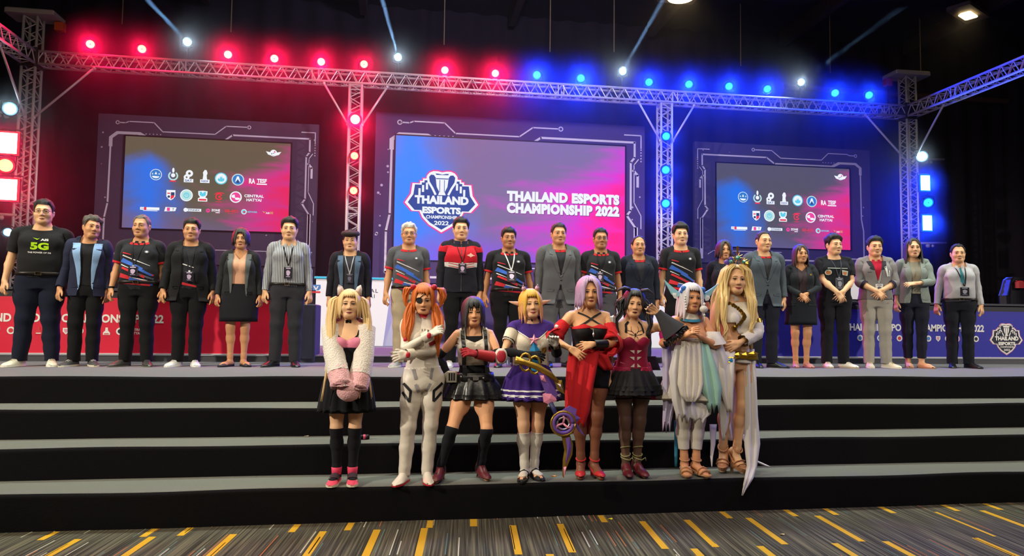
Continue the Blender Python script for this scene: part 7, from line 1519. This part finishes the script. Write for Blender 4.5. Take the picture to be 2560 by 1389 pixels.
p.face(female=True, lip='#a04450', open_=.5, smile=1.0, brow='#8a6a2c'); p.cap('#d8a83c', .020, 1.50, 1.664); bob(p, '#d8a83c', 1.50, True, .025, .006, .003, lf=.22, n=22, spread=44, bz=1.626, seed=6, bangw=.024)
p.locks([(48+(264)*i/13, 80, 92, 1.425, .024, .006, .004, .20) for i in range(14)], [wigm('#d89a6a')], None, seed=11)
for sx in (1, -1):
    mb = MB(); mb.path([(sx*.085, .01, 1.585), (sx*.115, .01, 1.60), (sx*.15, .015, 1.607), (sx*.185, .02, 1.618)], [.020, .018, .011, .002], 8, .5, (0, 1, 0)); p.mb('pointed_ear', mb, skin('#d09a80'), 'head'); mb = MB(); mb.ball((sx*.058, -.02, 1.722), .02, 8, 6, (1, .7, 1)); mb.path([(sx*.04, -.02, 1.71), (sx*.062, -.025, 1.752), (sx*.07, -.02, 1.70)], .007, 5); p.mb('hair_ornament', mb, mat('ornament_rose', '#c89ab0', .35, .3), 'head')
# prop weapon she carries
r = empty('prop_weapon', P(1372, 1000, y=CY-.32), 0, 'ornate gold and violet toy gun sword hanging in front of the sailor costume', 'prop'); base = r.location.copy()
def pw(px, py, dy=0.0): return P(px, py, y=CY-.32+dy)-base
def plate(name, pts, m, th=.03, dy=0.0): 
    mb = MB(); a = [pw(x, y, dy) for x, y in pts]; n = len(a); b = [q+Vector((0, th, 0)) for q in a]; c = sum(a, Vector())/n+Vector((0, -.012, 0)); mb.add(a+b+[c], [(i, (i+1) % n, 2*n) for i in range(n)]+[tuple(range(2*n-1, n-1, -1))]+[(i+n, (i+1) % n+n, (i+1) % n, i) for i in range(n)]); return mb.build(name, m, r)
mb = MB(); mb.path([pw(1288, 898), pw(1310, 905), pw(1340, 915), pw(1375, 935), pw(1395, 955)], [.03, .022, .026, .024, .012], 8); mb.build('barrel', GO, r, True); mb = MB(); [mb.path([pw(x+14*math.cos(a), y+22*math.sin(a), .02) for a in [i*math.pi/6 for i in range(13)]], .010, 6) for x, y in ((1314, 905), (1337, 912))]; mb.build('ring', GO, r, True)
plate('grip_plate', [(1345, 930), (1362, 925), (1380, 960), (1395, 985), (1385, 1000), (1366, 985)], VI); plate('pink_inlay', [(1350, 938), (1360, 938), (1366, 955), (1354, 950)], PKM, .02, -.02); plate('wing', [(1385, 950), (1405, 950), (1412, 985), (1395, 975)], GO); plate('wing', [(1392, 958), (1402, 960), (1408, 978)], mat('silver_paint', '#b4acb4', .3, .7), .02, -.02)
plate('pink_fin', [(1358, 985), (1382, 975), (1392, 1000), (1376, 1012), (1360, 1005)], PKM); mb = MB(); mb.path([pw(1376, 1005), pw(1388, 1030), pw(1396, 1052)], .018, 8); mb.build('handle', mat('handle_navy', '#2a2c5a', .4), r, True)
for rad, m, w in ((24, VI, .016), (30, GO, .010), (15, mat('silver_paint', '#b4acb4', .3, .7), .008)): mb = MB(); mb.path([pw(1408+rad*math.cos(a), 1058+rad*math.sin(a), -.01) for a in [i*math.pi/10 for i in range(21)]], w, 6); mb.build('ring', m, r, True)
for k in range(3): a = k*2.094+.4; mb = MB(); mb.path([pw(1408, 1058, -.01), pw(1408+14*math.cos(a)+5*math.cos(a+1.57), 1058+14*math.sin(a)+5*math.sin(a+1.57), -.012), pw(1408+23*math.cos(a), 1058+23*math.sin(a), -.01)], .009, 6); mb.build('spoke', PKM, r, True)
plate('violet_fin', [(1400, 1030), (1425, 1014), (1442, 1022), (1436, 1034), (1452, 1045), (1440, 1056), (1462, 1090), (1448, 1078), (1436, 1060), (1420, 1040)], VI); plate('gold_spike', [(1392, 1062), (1381, 1066), (1394, 1084), (1404, 1092), (1416, 1086)], GO)
plate('blade', [(1404, 1088), (1424, 1084), (1433, 1110), (1431, 1135), (1418, 1165), (1410, 1194), (1407, 1190), (1408, 1150), (1412, 1125), (1408, 1105)], GO, .02); plate('blade_inlay', [(1415, 1095), (1424, 1092), (1429, 1115), (1426, 1135), (1414, 1160), (1418, 1125)], VI, .015, -.015); plate('blade_tip', [(1409, 1168), (1416, 1166), (1411, 1192)], PKM, .015, -.02)
# --- 5: lilac wig, red robe
p = performer('person in a red off shoulder robe and lilac wig', 1470, 692, lambda L: dict(armR=ik_(L(1428, 872, -.20), (-1, .3, -.6), 0, 25, (20, 0)), armL=ik_(L(1482, 860, -.21), (1, .2, -.5), 10, 25, (20, 0)), footL=(.06, -.01), footR=(.06, .01), toeL=8, toeR=16, turn=-4), lift=.05, skin_c='#cd986e', gx=.06, sw=.012, y=5.93)
p.pose_heel = math.degrees(math.asin(.05/.16)); RC = fabric('#c0242a', 'red_robe'); LACE = mat('black_lace', '#141216', .6)
tights(p, '#7a4a34', .86); mask_torso(p, .86, 1.30, 'bustier', LACE, .003, top_fn=sweet(1.265, 1.30, .03)); Bu = p.last; mask_torso(p, 1.24, 1.3, 'red_cups', RC, .007, top_fn=lambda x, y, z: np.minimum(np.where(y < 0, 1.318-z-np.abs(np.abs(x)-.07)*.35, -1), z-1.285+np.abs(x)*.1)); 
BR = (BODY['f'][0], BODY['f'][1], p.body); p.ribbon('cross_strap', [(-.10, 1.42), (-.03, 1.385), (.05, 1.33), (.10, 1.30)], .014, LACE, BR, .008, p.root); p.ribbon('cross_strap', [(.10, 1.42), (.03, 1.385), (-.05, 1.33), (-.10, 1.30)], .014, LACE, BR, .010, p.root); choker(p, '#141216', 1.458, .012)
mb = MB(); mb.path([(0, -.150, 1.27), (0, -.155, 1.24)], .003, 5); mb.loft([[(0, -.158, 1.245)]*4, [(-.010, -.156, 1.228), (0, -.165, 1.228), (.010, -.156, 1.228), (0, -.150, 1.228)], [(0, -.158, 1.200)]*4]); p.mb('pendant', mb, mat('silver', '#d0ccd0', .25, .8), 'chest', None, False)
bodyclip(p, 'black_shorts', lambda x, y, z, s, a: np.minimum(np.minimum(.96-z, z-.745), .28-x), fabric('#121216', 'short_black'), .008)
for sd, sx in (('L', 1), ('R', -1)):
    o = sleeve(p, sd, .056, .085, RC, .16, .60, .002, 'robe_sleeve', .03, n=11)
sleeve(p, 'L', .042, .040, mat('black_leather', '#18181a', .35, spec=.5, bump=.2, bscale=30), .70, .99, 0, 'arm_guard', n=9)
AR = mat('silver_armor', '#c8c2c2', .35, .4)
for sd, t in (('R', .30), ('L', .42), ('L', .06)):
    S_ = p.rig.I[3 if sd == 'L' else 6]*(1-t/.53)+getattr(p.rig, 'elbow'+sd)*(t/.53); sx = 1 if sd == 'L' else -1; c = S_+np.array([sx*.035, -.035, .0]); mb = MB(); mb.loft([[tuple((c+np.array(v))*p.k) for v in ((-.026, -.014, h), (0, -.026, h), (.026, -.014, h), (.022, .012, h), (-.022, .012, h))] for h in (-.028, .0, .024)]+[[tuple((c+np.array((sx*.01, -.008, .044)))*p.k)]*5]); mb.build('shoulder_plate', AR, p.root)
cloth(p, [(1424, 1500, 872, -.17), (1416, 1492, 920, -.20), (1412, 1480, 985, -.22), (1412, 1474, 1030, -.22), (1424, 1462, 1062, -.21)], RC, 'robe_panel', 11, .018, 3, jag=8)
cloth(p, [(1412, 1470, 868, -.14), (1470, 1520, 888, -.16), (1508, 1534, 925, -.13)], RC, 'robe_flap', 9, .012, 2, ph=1); cloth(p, [(1452, 1500, 872, .15), (1450, 1500, 960, .17), (1455, 1490, 1085, .17)], fabric('#a01c34', 'robe_lining'), 'robe_tail', 9, .02, 2)
rings = [torso_ring('f', z, o, 40) for z, o in ((1.03, .014), (1.03, .022), (1.075, .022), (1.075, .014))]; B_ = p.mb('sash', MB().loft(rings, False, False), RC); mb = MB(); mb.box((-.02, -.122, 1.06), (.05, .01, .012)); p.mb('clasp', mb, AR, 'body', B_, False)
for sd in 'LR': high_shoe(p, sd, '#c02a2c', .05)
p.face(female=True, lip='#8a2c34', open_=.95, brow='#4a2a3a'); p.cap('#a98ab0', .022, 1.50, 1.668); bob(p, '#a98ab0', 1.455, False, .028, .016, .010, lf=.30, n=24, spread=42, seed=5, bangw=.022); p.locks([(a, 8, 70, 1.60, .022, .01, .004, .26) for a in (-38, -30, 30, 38)]+[(a, 10, 52, 1.64, .020, .0, .0, .24) for a in (-20, -8, 8, 20)], [wigm('#b494ba')], None, seed=8)
# --- 6: black curls, magenta corset
p = performer('person in a magenta corset dress with horned black wig and bell sleeve', 1580, 722, lambda L: dict(armL=ik_(L(1644, 782, -.14), (1, -.1, -.5), 30, 40, (0, 0)), armR=('hang', 12, 12), footL=(.055, .0), footR=(.055, .0), toeL=8, toeR=8, turn=-8, cock=5, nod=3), lift=.03, skin_c='#d4a27a', gx=.04, y=5.95)
p.pose_heel = math.degrees(math.asin(.03/.16)); MG = mat('magenta_satin', '#8c1038', .5, spec=.4); MG2 = mat('magenta_cloth', '#96103c', .6)
tights(p, '#5c443a', .80); mask_torso(p, .90, 1.3, 'corset', MG, .004, top_fn=sweet(1.235, 1.33, .05)); Co = p.last; BR = (BODY['f'][0], BODY['f'][1], p.body)
p.decal('lacing_spike', [(0, [(sx*.014, 1.16-.062*i), (sx*.014, 1.125-.062*i), (sx*.058, 1.158-.062*i)] if i < 2 else [(sx*.014, 1.16-.062*i), (sx*.014, 1.122-.062*i), (sx*.052, 1.125-.062*i)]) for sx in (1, -1) for i in range(4)], [mat('spike_white', '#c9bcae', .5)], Co, None, .006)
TT = mat('body_paint', '#1a1216', .6); sp = lambda s: [(0, stripe_poly(s*.012, 1.315, s*.035, 1.345, .006, .005, 3)), (0, stripe_poly(s*.035, 1.345, s*.032, 1.385, .005, .003, 3)), (0, stripe_poly(s*.030, 1.335, s*.075, 1.350, .005, .003, 3)), (0, stripe_poly(s*.075, 1.350, s*.088, 1.385, .004, .002, 3)), (0, stripe_poly(s*.014, 1.300, s*.060, 1.315, .005, .003, 3)), (0, stripe_poly(s*.010, 1.290, s*.022, 1.255, .005, .002, 3)), (0, stripe_poly(s*.035, 1.30, s*.085, 1.325, .004, .002, 3))]
p.decal('chest_paint', sp(1)+sp(-1)+[(0, [(0, 1.325), (.012, 1.305), (0, 1.278), (-.012, 1.305)])], [TT], BR, p.body, .004)
for sx in (1, -1): p.ribbon('halter_strap', [(sx*.085, 1.325), (sx*.075, 1.40), (sx*.05, 1.43)], .018, BK, BR, .008, p.root)
skirt(p, .96, .70, .018, .085, MG2, 0, .0, name='skirt') if 0 else None
FR = mat('black_tulle', '#131216', .7); skirt(p, .985, .775, .016, .080, FR, 22, .026, name='frill_skirt'); skirt(p, .93, .735, .026, .085, FR, 30, .022, name='under_frill')
mask_torso(p, .885, 1.0, 'peplum', MG2, .014, top_fn=lambda x, y, z: np.minimum(1.0-z, z-(.915+.12*ss(.0, .10, -np.abs(x)+.10)*(y < 0)-.03)))
cloth(p, [(1600, 1625, 905, .06), (1606, 1640, 950, .09), (1628, 1645, 998, .10)], MG2, 'coat_tail', 7, .012, 2); cloth(p, [(1612, 1640, 890, .10), (1618, 1652, 925, .13)], FR, 'bustle', 7, .012, 3); cloth(p, [(1538, 1560, 900, .08), (1520, 1552, 960, .12), (1514, 1530, 985, .13)], MG2, 'coat_tail', 7, .012, 2)
for sx in (1, -1):
    mb = MB(); mb.path([(sx*.09+.086*math.cos(a), .0+.088*math.sin(a), .70) for a in [i*math.pi/12 for i in range(25)]], .012, 6, .5, (0, 0, 1)); p.mb('garter', mb, FR)
GS = fabric('#3c3c42', 'sleeve_grey'); E_, W_ = p.rig.elbowL, p.rig.wristL; S_ = p.rig.I[3]
# bell sleeve: narrow at the raised wrist, wide and frilled at the hanging elbow end
mb = MB(); rings = []; d = (E_-W_)/np.linalg.norm(E_-W_); dn = np.array([.62, -.1, -.78]); dn /= np.linalg.norm(dn)
for i in range(9):
    t = i/8; c = W_+np.array([0, 0, .01])+dn*(.245*t); r = .038+.085*t**1.2; u = np.cross(dn, [0, 1, 0]); u /= np.linalg.norm(u); v = np.cross(dn, u); rings.append([tuple((c+u*r*math.cos(a)*(1+.06*t*math.sin(a*5))+v*r*.7*math.sin(a))*p.k) for a in [j*math.pi/14 for j in range(28)]])
o = MB().loft(rings, False, False).build('bell_sleeve', GS, p.root, True); c = W_+dn*.255; mb = MB(); rr = random.Random(3)
for j in range(46): a = j*2*math.pi/46; q = (c+u*.118*math.cos(a)+v*.084*math.sin(a))*p.k; e = (c+dn*rr.uniform(.02, .055)+u*.14*math.cos(a)+v*.10*math.sin(a))*p.k; mb.path([tuple(q), tuple((q+e)/2+np.array([rr.uniform(-.01, .01), rr.uniform(-.01, .01), .006])), tuple(e)], [.016, .018, .008], 5, .4)
mb.build('sleeve_frill', FR, o, False, 'stuff')
for sd in 'LR': 
    o = high_shoe(p, sd, '#5c1620', .03, boot=1, strap=False); mb = MB(); sx = 1 if sd == 'L' else -1; c = .098*sx
    for z in (.125, .165, .23): mb.path([(c+.044*math.cos(a), .018+.046*math.sin(a), z+.014*math.sin(a*1+z*40)) for a in [i*math.pi/8 for i in range(18)]], .006, 5)
    mb.path([(c+.03, -.03, .12), (c+.05, -.055, .145), (c+.06, -.05, .115)], .005, 5); p.mb('ribbon_lace', mb, mat('olive_ribbon', '#8a8a5c', .7), 'body', o)
p.face(female=True, lip='#5c1c24', open_=.9, brow='#1a1216'); BW = wigm('#141217', .34); p.cap('#141217', .022, 1.49, 1.668); bob(p, '#141217', 1.52, False, .026, .010, .006, lf=.24, n=20, spread=46, seed=8)
p.locks([(a, 10, 60, 1.635, .022, .006, .0, .22) for a in (-40, -28, -16, -4, 8, 20, 32, 42)], [BW], None, seed=4)
for sx in (1, -1):
    tress(p, [(sx*.085, -.01, 1.64), (sx*.135, -.02, 1.58), (sx*.12, -.04, 1.50), (sx*.155, -.06, 1.42), (sx*.13, -.08, 1.34), (sx*.16, -.06, 1.27)], .030, 12, BW, seed=2+sx, wave=.014); mb = MB(); mb.path([(sx*.05, -.03, 1.71), (sx*.10, -.03, 1.722), (sx*.145, -.02, 1.700), (sx*.165, -.02, 1.678)], [.026, .026, .018, .004], 10, .6); p.mb('horn', mb, mat('horn_grey', '#39363e', .45), 'head')
# --- 7: silver hair, fins
p = performer('person in a layered white and mint costume with pale blue ear fins', 1726, 708, lambda L: dict(armR=ik_(L(1712, 838, -.20), (-1, -.1, -1.2), 0, 12, (-10, 0)), armL=ik_(L(1752, 842, -.20), (1, -.1, -1.2), 0, 12, (-10, 0)), footL=(.055, -.02), footR=(.05, .0), toeL=14, toeR=14, cock=3), skin_c='#cd9066', y=5.92, lift=.035)
p.pose_heel = math.degrees(math.asin(.035/.16)); CH_ = mat('white_chiffon', '#d4d0d0', .7, alpha=.93); MINT = mat('mint_chiffon', '#9cc8bc', .65, alpha=.95); CRM = fabric('#cfc8be', 'cream_cloth'); LV = mat('lilac_chiffon', '#b9b0d0', .7, alpha=.95)
mask_torso(p, .86, 1.3, 'bodice', CRM, .004, top_fn=sweet(1.23, 1.25, .0)); Bo = p.last
rings = [[(r*math.sin(a), .020-r*1.05*math.cos(a), z-.02*math.cos(a)) for a in [i*math.pi/12 for i in range(24)]] for z, r in ((1.405, .105), (1.435, .085), (1.475, .066), (1.482, .060))]; o = p.mb('high_collar', MB().loft(rings, False, False), CRM, 'chest'); rings = [[(r*math.sin(a), .020-r*1.05*math.cos(a), z-.02*math.cos(a)) for a in [i*math.pi/12 for i in range(24)]] for z, r in ((1.398, .112), (1.403, .114), (1.424, .098), (1.419, .095))]; p.mb('collar_band', MB().loft(rings, False, False), mat('teal_band', '#2f7a9c', .5), 'chest', o)
skirt(p, 1.0, .66, .02, .10, CRM, 9, .03, name='under_skirt'); bodyclip(p, 'leggings', lambda x, y, z, s, a: np.minimum(np.minimum(.56-z, z-.20), .3-x), WT, .012)
cloth(p, [(1704, 1752, 850, -.17), (1698, 1756, 900, -.20), (1694, 1760, 960, -.23), (1702, 1752, 990, -.24), (1716, 1740, 1004, -.23)], CRM, 'front_panel', 13, .016, 4)
cloth(p, [(1746, 1768, 852, -.16), (1744, 1790, 910, -.20), (1752, 1806, 970, -.22), (1772, 1800, 1020, -.21)], MINT, 'mint_panel', 9, .018, 2, jag=14); cloth(p, [(1688, 1704, 862, -.15), (1672, 1712, 930, -.19), (1680, 1716, 1000, -.20), (1692, 1720, 1045, -.19)], CH_, 'chiffon_panel', 9, .016, 2, jag=12)
cloth(p, [(1762, 1800, 840, -.10), (1772, 1822, 900, -.14), (1790, 1826, 970, -.14), (1800, 1822, 1055, -.10), (1806, 1812, 1100, -.08)], CH_, 'chiffon_drape', 9, .02, 2, ph=1.2); cloth(p, [(1654, 1690, 830, -.04), (1656, 1690, 920, -.06), (1658, 1688, 1010, -.06), (1656, 1676, 1068, -.05)], LV, 'lilac_drape', 9, .018, 2, jag=16)
cloth(p, [(1690, 1782, 1000, -.18), (1700, 1778, 1035, -.18), (1716, 1760, 1050, -.17)], CH_, 'hem_gauze', 11, .02, 4, jag=10); cloth(p, [(1774, 1792, 1060, .05), (1777, 1789, 1110, .02), (1776, 1783, 1140, .0), (1779, 1781, 1166, -.01)], CH_, 'tail_ribbon', 5, .008, 1); cloth(p, [(1686, 1696, 1050, .10), (1686, 1695, 1120, .08), (1687, 1693, 1166, .06)], mat('teal_band', '#2f7a9c', .5), 'teal_ribbon', 4, .004, 1)
MGT = mat('magenta_cuff', '#b8186c', .5); e = p.rig.elbowR*.55+p.rig.I[6]*.45; mb = MB(); q = [Vector(v*p.k) for v in (e+np.array([0, 0, .05]), e, e+np.array([0, 0, -.06]))]; mb.path(q, [.055, .072, .060], 14, caps=False); mb.v = [tuple(np.array(v)+np.array([.006*math.sin(i*2.1), .006*math.cos(i*1.7), 0])) for i, v in enumerate(mb.v)]; mb.build('ruffle_cuff', MGT, p.root, True)
mb = MB(); S_ = p.rig.I[3]; e = p.rig.elbowL*.6+S_*.4; mb.path([Vector(v*p.k) for v in (e+np.array([0, 0, .05]), e, e+np.array([.01, 0, -.07])) ], [.055, .085, .12], 14, caps=False); mb.v = [tuple(np.array(v)+np.array([.010*math.sin(i*1.9), .008*math.cos(i*1.3), 0])) for i, v in enumerate(mb.v)]; mb.build('chiffon_cuff', CH_, p.root, True)
for sd in 'LR': high_shoe(p, sd, '#b98a62', .035, open_=True, sole='#b08458')
p.face(female=True, lip='#a05a4c', open_=1.0, brow='#8a8078'); SWG = wigm('#cbc6cf', .36); p.cap('#cbc6cf', .022, 1.50, 1.666); bob(p, '#cbc6cf', 1.40, True, .026, .020, .008, lf=.26, n=22, spread=46, bz=1.618, seed=12, bangw=.024)
for sx in (1, -1):
    FN = mat('fin_blue', '#8fc4d4', .4); mb = MB(); mb.loft([[(sx*x, .01+dy, z) for x, dy, z in r] for r in ([(.09, -.02, 1.62), (.09, .02, 1.62), (.085, .02, 1.60), (.085, -.02, 1.60)], [(.14, -.012, 1.655), (.14, .012, 1.655), (.135, .012, 1.595), (.135, -.012, 1.595)], [(.19, -.008, 1.690), (.19, .008, 1.690), (.17, .008, 1.610), (.17, -.008, 1.610)], [(.245, -.002, 1.735), (.245, .002, 1.735), (.24, .002, 1.72), (.24, -.002, 1.72)])]); f_ = p.mb('ear_fin', mb, FN, 'head', None, False); mb = MB(); mb.loft([[(sx*x, .0, z) for x, z in ((.12, 1.605), (.15, 1.60), (.165, 1.625), (.13, 1.63))], [(sx*x, -.01, z) for x, z in ((.13, 1.575), (.155, 1.58), (.17, 1.605), (.14, 1.61))]]); p.mb('fin_tip', mb, mat('fin_white', '#cfd4d8', .5), 'head', f_, False)
    mb = MB(); mb.ball((sx*.085, -.04, 1.668), .026, 10, 8, (1, .8, .9)); mb.ball((sx*.10, -.03, 1.64), .016, 8, 6); p.mb('blue_flower', mb, mat('flower_blue', '#3a74c8', .5), 'head')
mb = MB(); mb.loft([[(.078+.034*math.cos(a), yy, 1.500+.030*math.sin(a)) for a in [i*math.pi/10 for i in range(20)]] for yy in (-.105, -.085)]); mb.ball((.085, -.085, 1.545), .014, 8, 6); mb.ball((.085, -.10, 1.45), .010, 8, 6); mb.path([(.085, -.09, 1.53), (.085, -.10, 1.44), (.08, -.12, 1.40)], .003, 5); p.mb('shell_earring', mb, mat('pearl', '#dcd8d2', .25, spec=.6), 'head')
mb = MB(); [mb.ball((-.080-.004*math.sin(i), -.075-.004*i, 1.60-.022*i), .009, 8, 6) for i in range(6)]; p.mb('bead_string', mb, mat('pearl', '#dcd8d2', .25, spec=.6), 'head'); mb = MB(); [mb.loft([[(x-.012, -.15, z), (x, -.162, z), (x+.012, -.15, z), (x, -.14, z)], [(x, -.15, z-.06)]*4]) for x, z in ((-.02, .99), (-.05, 1.06), (.03, 1.10))]; p.mb('shell_charm', mb, mat('pearl', '#dcd8d2', .25, spec=.6), 'chest')
# --- 8: long blond waves, gold and white
p = performer('person in a white and gold costume with jewelled headdress and blond wig', 1834, 660, lambda L: dict(armL=ik_(L(1850, 856, -.15), (1, .15, -.3), 0, 22, (24, 0)), armR=('hang', 12, 14), footL=(.04, .0), footR=(.075, .03), toeL=12, toeR=30, hip=4, sway=.03, tilt=-2, turn=-6, cock=4), lift=.115, skin_c='#dcac84', y=5.95)
p.pose_heel = math.degrees(math.asin(.115/.16))*.72; GD = mat('gold_foil', '#c09a3c', .28, .9); WC = mat('white_satin', '#d6d0c8', .45); CHF = mat('white_chiffon', '#d4d0d0', .7, alpha=.93)
mask_torso(p, 1.10, 1.35, 'top', WC, .005, top_fn=lambda x, y, z: np.minimum(1.40-z-.3*np.clip(-x, 0, 1), z-1.12-np.where(x < -.02, .10*ss(.02, .06, -x), .0)+.0)); Tp = p.last
rings = [[(r*math.sin(a), .019-r*1.03*math.cos(a), z-.014*math.cos(a)) for a in [i*math.pi/12 for i in range(24)]] for z, r in ((1.425, .062), (1.45, .058), (1.485, .056), (1.488, .052))]; p.mb('collar_band', MB().loft(rings, False, False), WC, 'chest')
mb = MB(); rr = random.Random(5)
for i in range(16):
    t = i/15; x, z = -.075+.10*abs(math.sin(t*3.3)), 1.39-.23*t; y = drape_pts(p.bv, [(x, z)], .016)[0][1]; mb.loft([[(x+.020*rr.uniform(.6, 1.3)*math.cos(a), y-.003+hh, z+.014*rr.uniform(.7, 1.4)*math.sin(a)) for a in [k*1.257 for k in range(5)]] for hh in (.008, -.006)])
p.mb('gold_filigree', mb, GD, 'chest', None, False)
skw = skirt(p, .965, .86, .014, .008, WC, 9, .008, name='hip_wrap'); rings = [torso_ring('f', z, o, 40) for z, o in ((.90, .026), (.90, .036), (.965, .032), (.965, .022))]; B_ = p.mb('gold_girdle', MB().loft(rings, False, False), GD, 'pelvis'); mb = MB()
for i, (x, z, w) in enumerate(((-.10, .90, .05), (-.05, .93, .045), (.02, .935, .05), (.09, .95, .05), (-.13, .86, .04), (-.09, .84, .035))): mb.loft([[(x-w, -.148, z), (x, -.152, z-.022), (x+w, -.148, z+.008), (x, -.150, z+.026)], [(x, -.168, z)]*4])
p.mb('gold_leaves', mb, GD, 'pelvis', B_, False); mb = MB(); mb.loft([[(-.115+dx, -.158+dy, .875+dz) for dx, dy, dz in ((-.026, 0, 0), (0, -.004, -.034), (.026, 0, 0), (0, -.004, .03))], [(-.115, -.178, .875)]*4]); p.mb('blue_gem', mb, mat('gem_blue', '#1c7ab8', .15, spec=.8), 'pelvis', B_, False)
cloth(p, [(1800, 1838, 878, -.14), (1796, 1836, 930, -.18), (1804, 1834, 985, -.19), (1818, 1832, 1030, -.18)], WC, 'front_panel', 9, .014, 2); cloth(p, [(1858, 1886, 872, -.08), (1862, 1892, 950, -.10), (1864, 1896, 1040, -.10), (1862, 1902, 1110, -.10), (1868, 1894, 1165, -.16), (1862, 1884, 1196, -.25), (1853, 1858, 1237, -.27)], CHF, 'long_panel', 9, .02, 2)
cloth(p, [(1806, 1880, 870, .12), (1800, 1884, 960, .15), (1806, 1880, 1060, .16), (1820, 1872, 1100, .15)], CHF, 'back_drape', 11, .025, 3); cloth(p, [(1852, 1862, 1085, .02), (1868, 1880, 1120, -.02), (1880, 1892, 1150, -.05), (1915, 1928, 1166, -.06)], CHF, 'ribbon', 5, .006, 1)
sleeve(p, 'L', .060, .056, mat('white_sleeve', '#d2cdc6', .7), .34, .92, .003, 'sleeve', n=10)
for t in (.34, .90):
    e = p.rig.I[3]*(1-t/.53)+p.rig.elbowL*(t/.53) if t < .53 else p.rig.elbowL+(p.rig.wristL-p.rig.elbowL)*((t-.53)/.47); d = (p.rig.elbowL-p.rig.I[3]) if t < .53 else (p.rig.wristL-p.rig.elbowL); d = d/np.linalg.norm(d); MB().path([Vector((e-d*.018)*p.k), Vector((e+d*.018)*p.k)], .062*p.k if t < .53 else .050*p.k, 16, caps=False).build('gold_cuff', GD, p.root, True)
for sd in 'LR': high_shoe(p, sd, '#b07c58', .115, open_=True, platform=.035, sole='#a8764c')
p.face(female=True, lip='#a83c44', open_=.8, smile=1.2, brow='#7a5a30'); p.cap('#dcc084', .016, 1.49, 1.690); BLD = wigm('#dfc384', .36)
for sx in (1, -1):
    for j, (x0, x1, ze, yy) in enumerate(((.075, .115, 1.02, -.10), (.09, .15, .92, -.05), (.09, .17, .86, .02), (.07, .12, 1.12, -.12), (.05, .10, .80, .08))): tress(p, [(sx*.03, -.045+.02*j, 1.712), (sx*.08, -.06+.025*j, 1.66), (sx*(x0+.015), -.04+.02*j, 1.55), (sx*(x1-.01), yy+.01, 1.42), (sx*x1, yy, 1.25), (sx*(x1-.02), yy-.01, (1.25+ze)/2), (sx*(x1+.01), yy, ze)], .034, 12, BLD, seed=20+j*2+sx, wave=.010)
p.locks([(a, 14, 95, 1.0, .028, .02, .008, .14) for a in range(110, 260, 15)], [BLD], None, seed=6)
HD = mat('gem_teal', '#2f9a94', .15, spec=.8); mb = MB(); mb2 = MB(); mb3 = MB()
for x, z, r in ((-.055, 1.735, .030), (.0, 1.765, .034), (.05, 1.735, .026)):
    for k in range(10): a = k*math.pi/5; q = Vector((x, -.045, z)); mb.path([q, q+Vector((r*1.5*math.cos(a), -.004, r*1.5*math.sin(a)))], [.008, .001], 5)
    mb2.loft([[(x+r*.6*math.cos(a), -.055, z+r*.6*math.sin(a)) for a in [i*math.pi/3 for i in range(6)]], [(x, -.075, z)]*6])
mb.path([(.05, -.04, 1.73), (.09, -.02, 1.725), (.115, .0, 1.685), (.108, .0, 1.64)], [.012, .014, .012, .004], 7); mb.path([(.09, -.02, 1.73), (.12, -.01, 1.76)], [.009, .001], 5); mb3.ball((-.08, -.04, 1.725), .026, 9, 7, (1.1, .6, .9)); mb3.ball((-.055, -.05, 1.752), .020, 9, 7, (1, .6, 1)); mb.path([(.0, -.045, 1.80), (.0, -.045, 1.86)], [.007, .010], 6)
h_ = p.mb('headdress', mb, GD, 'head', None, False); p.mb('teal_gem', mb2, HD, 'head', h_, False); p.mb('violet_flower', mb3, mat('flower_violet', '#5a48a8', .5), 'head', h_)
# ------------------------------------------------------------------ small things on the steps and floor
c = P(903, 1101, z=Z2); r = empty('marker_pen', (c.x, Y2+.22, Z2+.022), .2, 'thick black and pink pen lying on the second step behind the white cat ears costume', 'pen'); MB().tube((-.06, 0, 0), (.035, 0, 0), .02, n=12).build('barrel', BLK, r, True); MB().tube((.012, 0, 0), (.034, 0, 0), .0215, n=12).build('pink_band', mat('pen_pink', '#c84a68', .5), r, True); MB().tube((.035, 0, 0), (.065, 0, 0), .022, .020, n=12).build('cap', BLK, r, True)
for i, (px, py, z, col, lab) in enumerate(((1384, 1191, Z1, '#c8782c', 'orange confetti scrap on the lowest step near the toy sword'), (766, 1091, Z2, '#b8ac90', 'pale paper scrap on the second step'), (1526, 1298, 0, '#e0d020', 'bright yellow confetti dot on the carpet before the steps'), (1956, 1337, 0, '#a8946c', 'pale beige scrap lying on the carpet on the right'))):
    c = P(px, py, z=z); mb = MB(); mb.loft([[(.018*math.cos(a)*(1+.3*math.sin(a*3)), .014*math.sin(a), zz+.003*math.sin(a*2)) for a in [k*math.pi/6 for k in range(12)]] for zz in (0.004, .007)]); o = mb.build('confetti_scrap', mat('scrap'+str(i), col, .7), None); o.location = c; tag(o, lab, 'scrap', 'scraps on the steps and floor')
c = P(1252, 905, z=Z4); r = empty('water_bottle', (c.x, ROWY+.25, Z4), 0, 'small clear water bottle standing on the stage behind the row', 'bottle'); mb = MB(); mb.loft([[(q*math.cos(a), q*math.sin(a), z) for a in [k*math.pi/7 for k in range(14)]] for z, q in ((0, .026), (.005, .03), (.10, .03), (.13, .026), (.155, .012), (.17, .012))]); mb.build('bottle_body', mat('bottle_plastic', '#b8c4d0', .15, trans=.8), r, True); mb = MB(); mb.tube((0, 0, .168), (0, 0, .185), .014, n=12); mb.build('cap', mat('cap_blue', '#3a5ac0', .4), r, True)
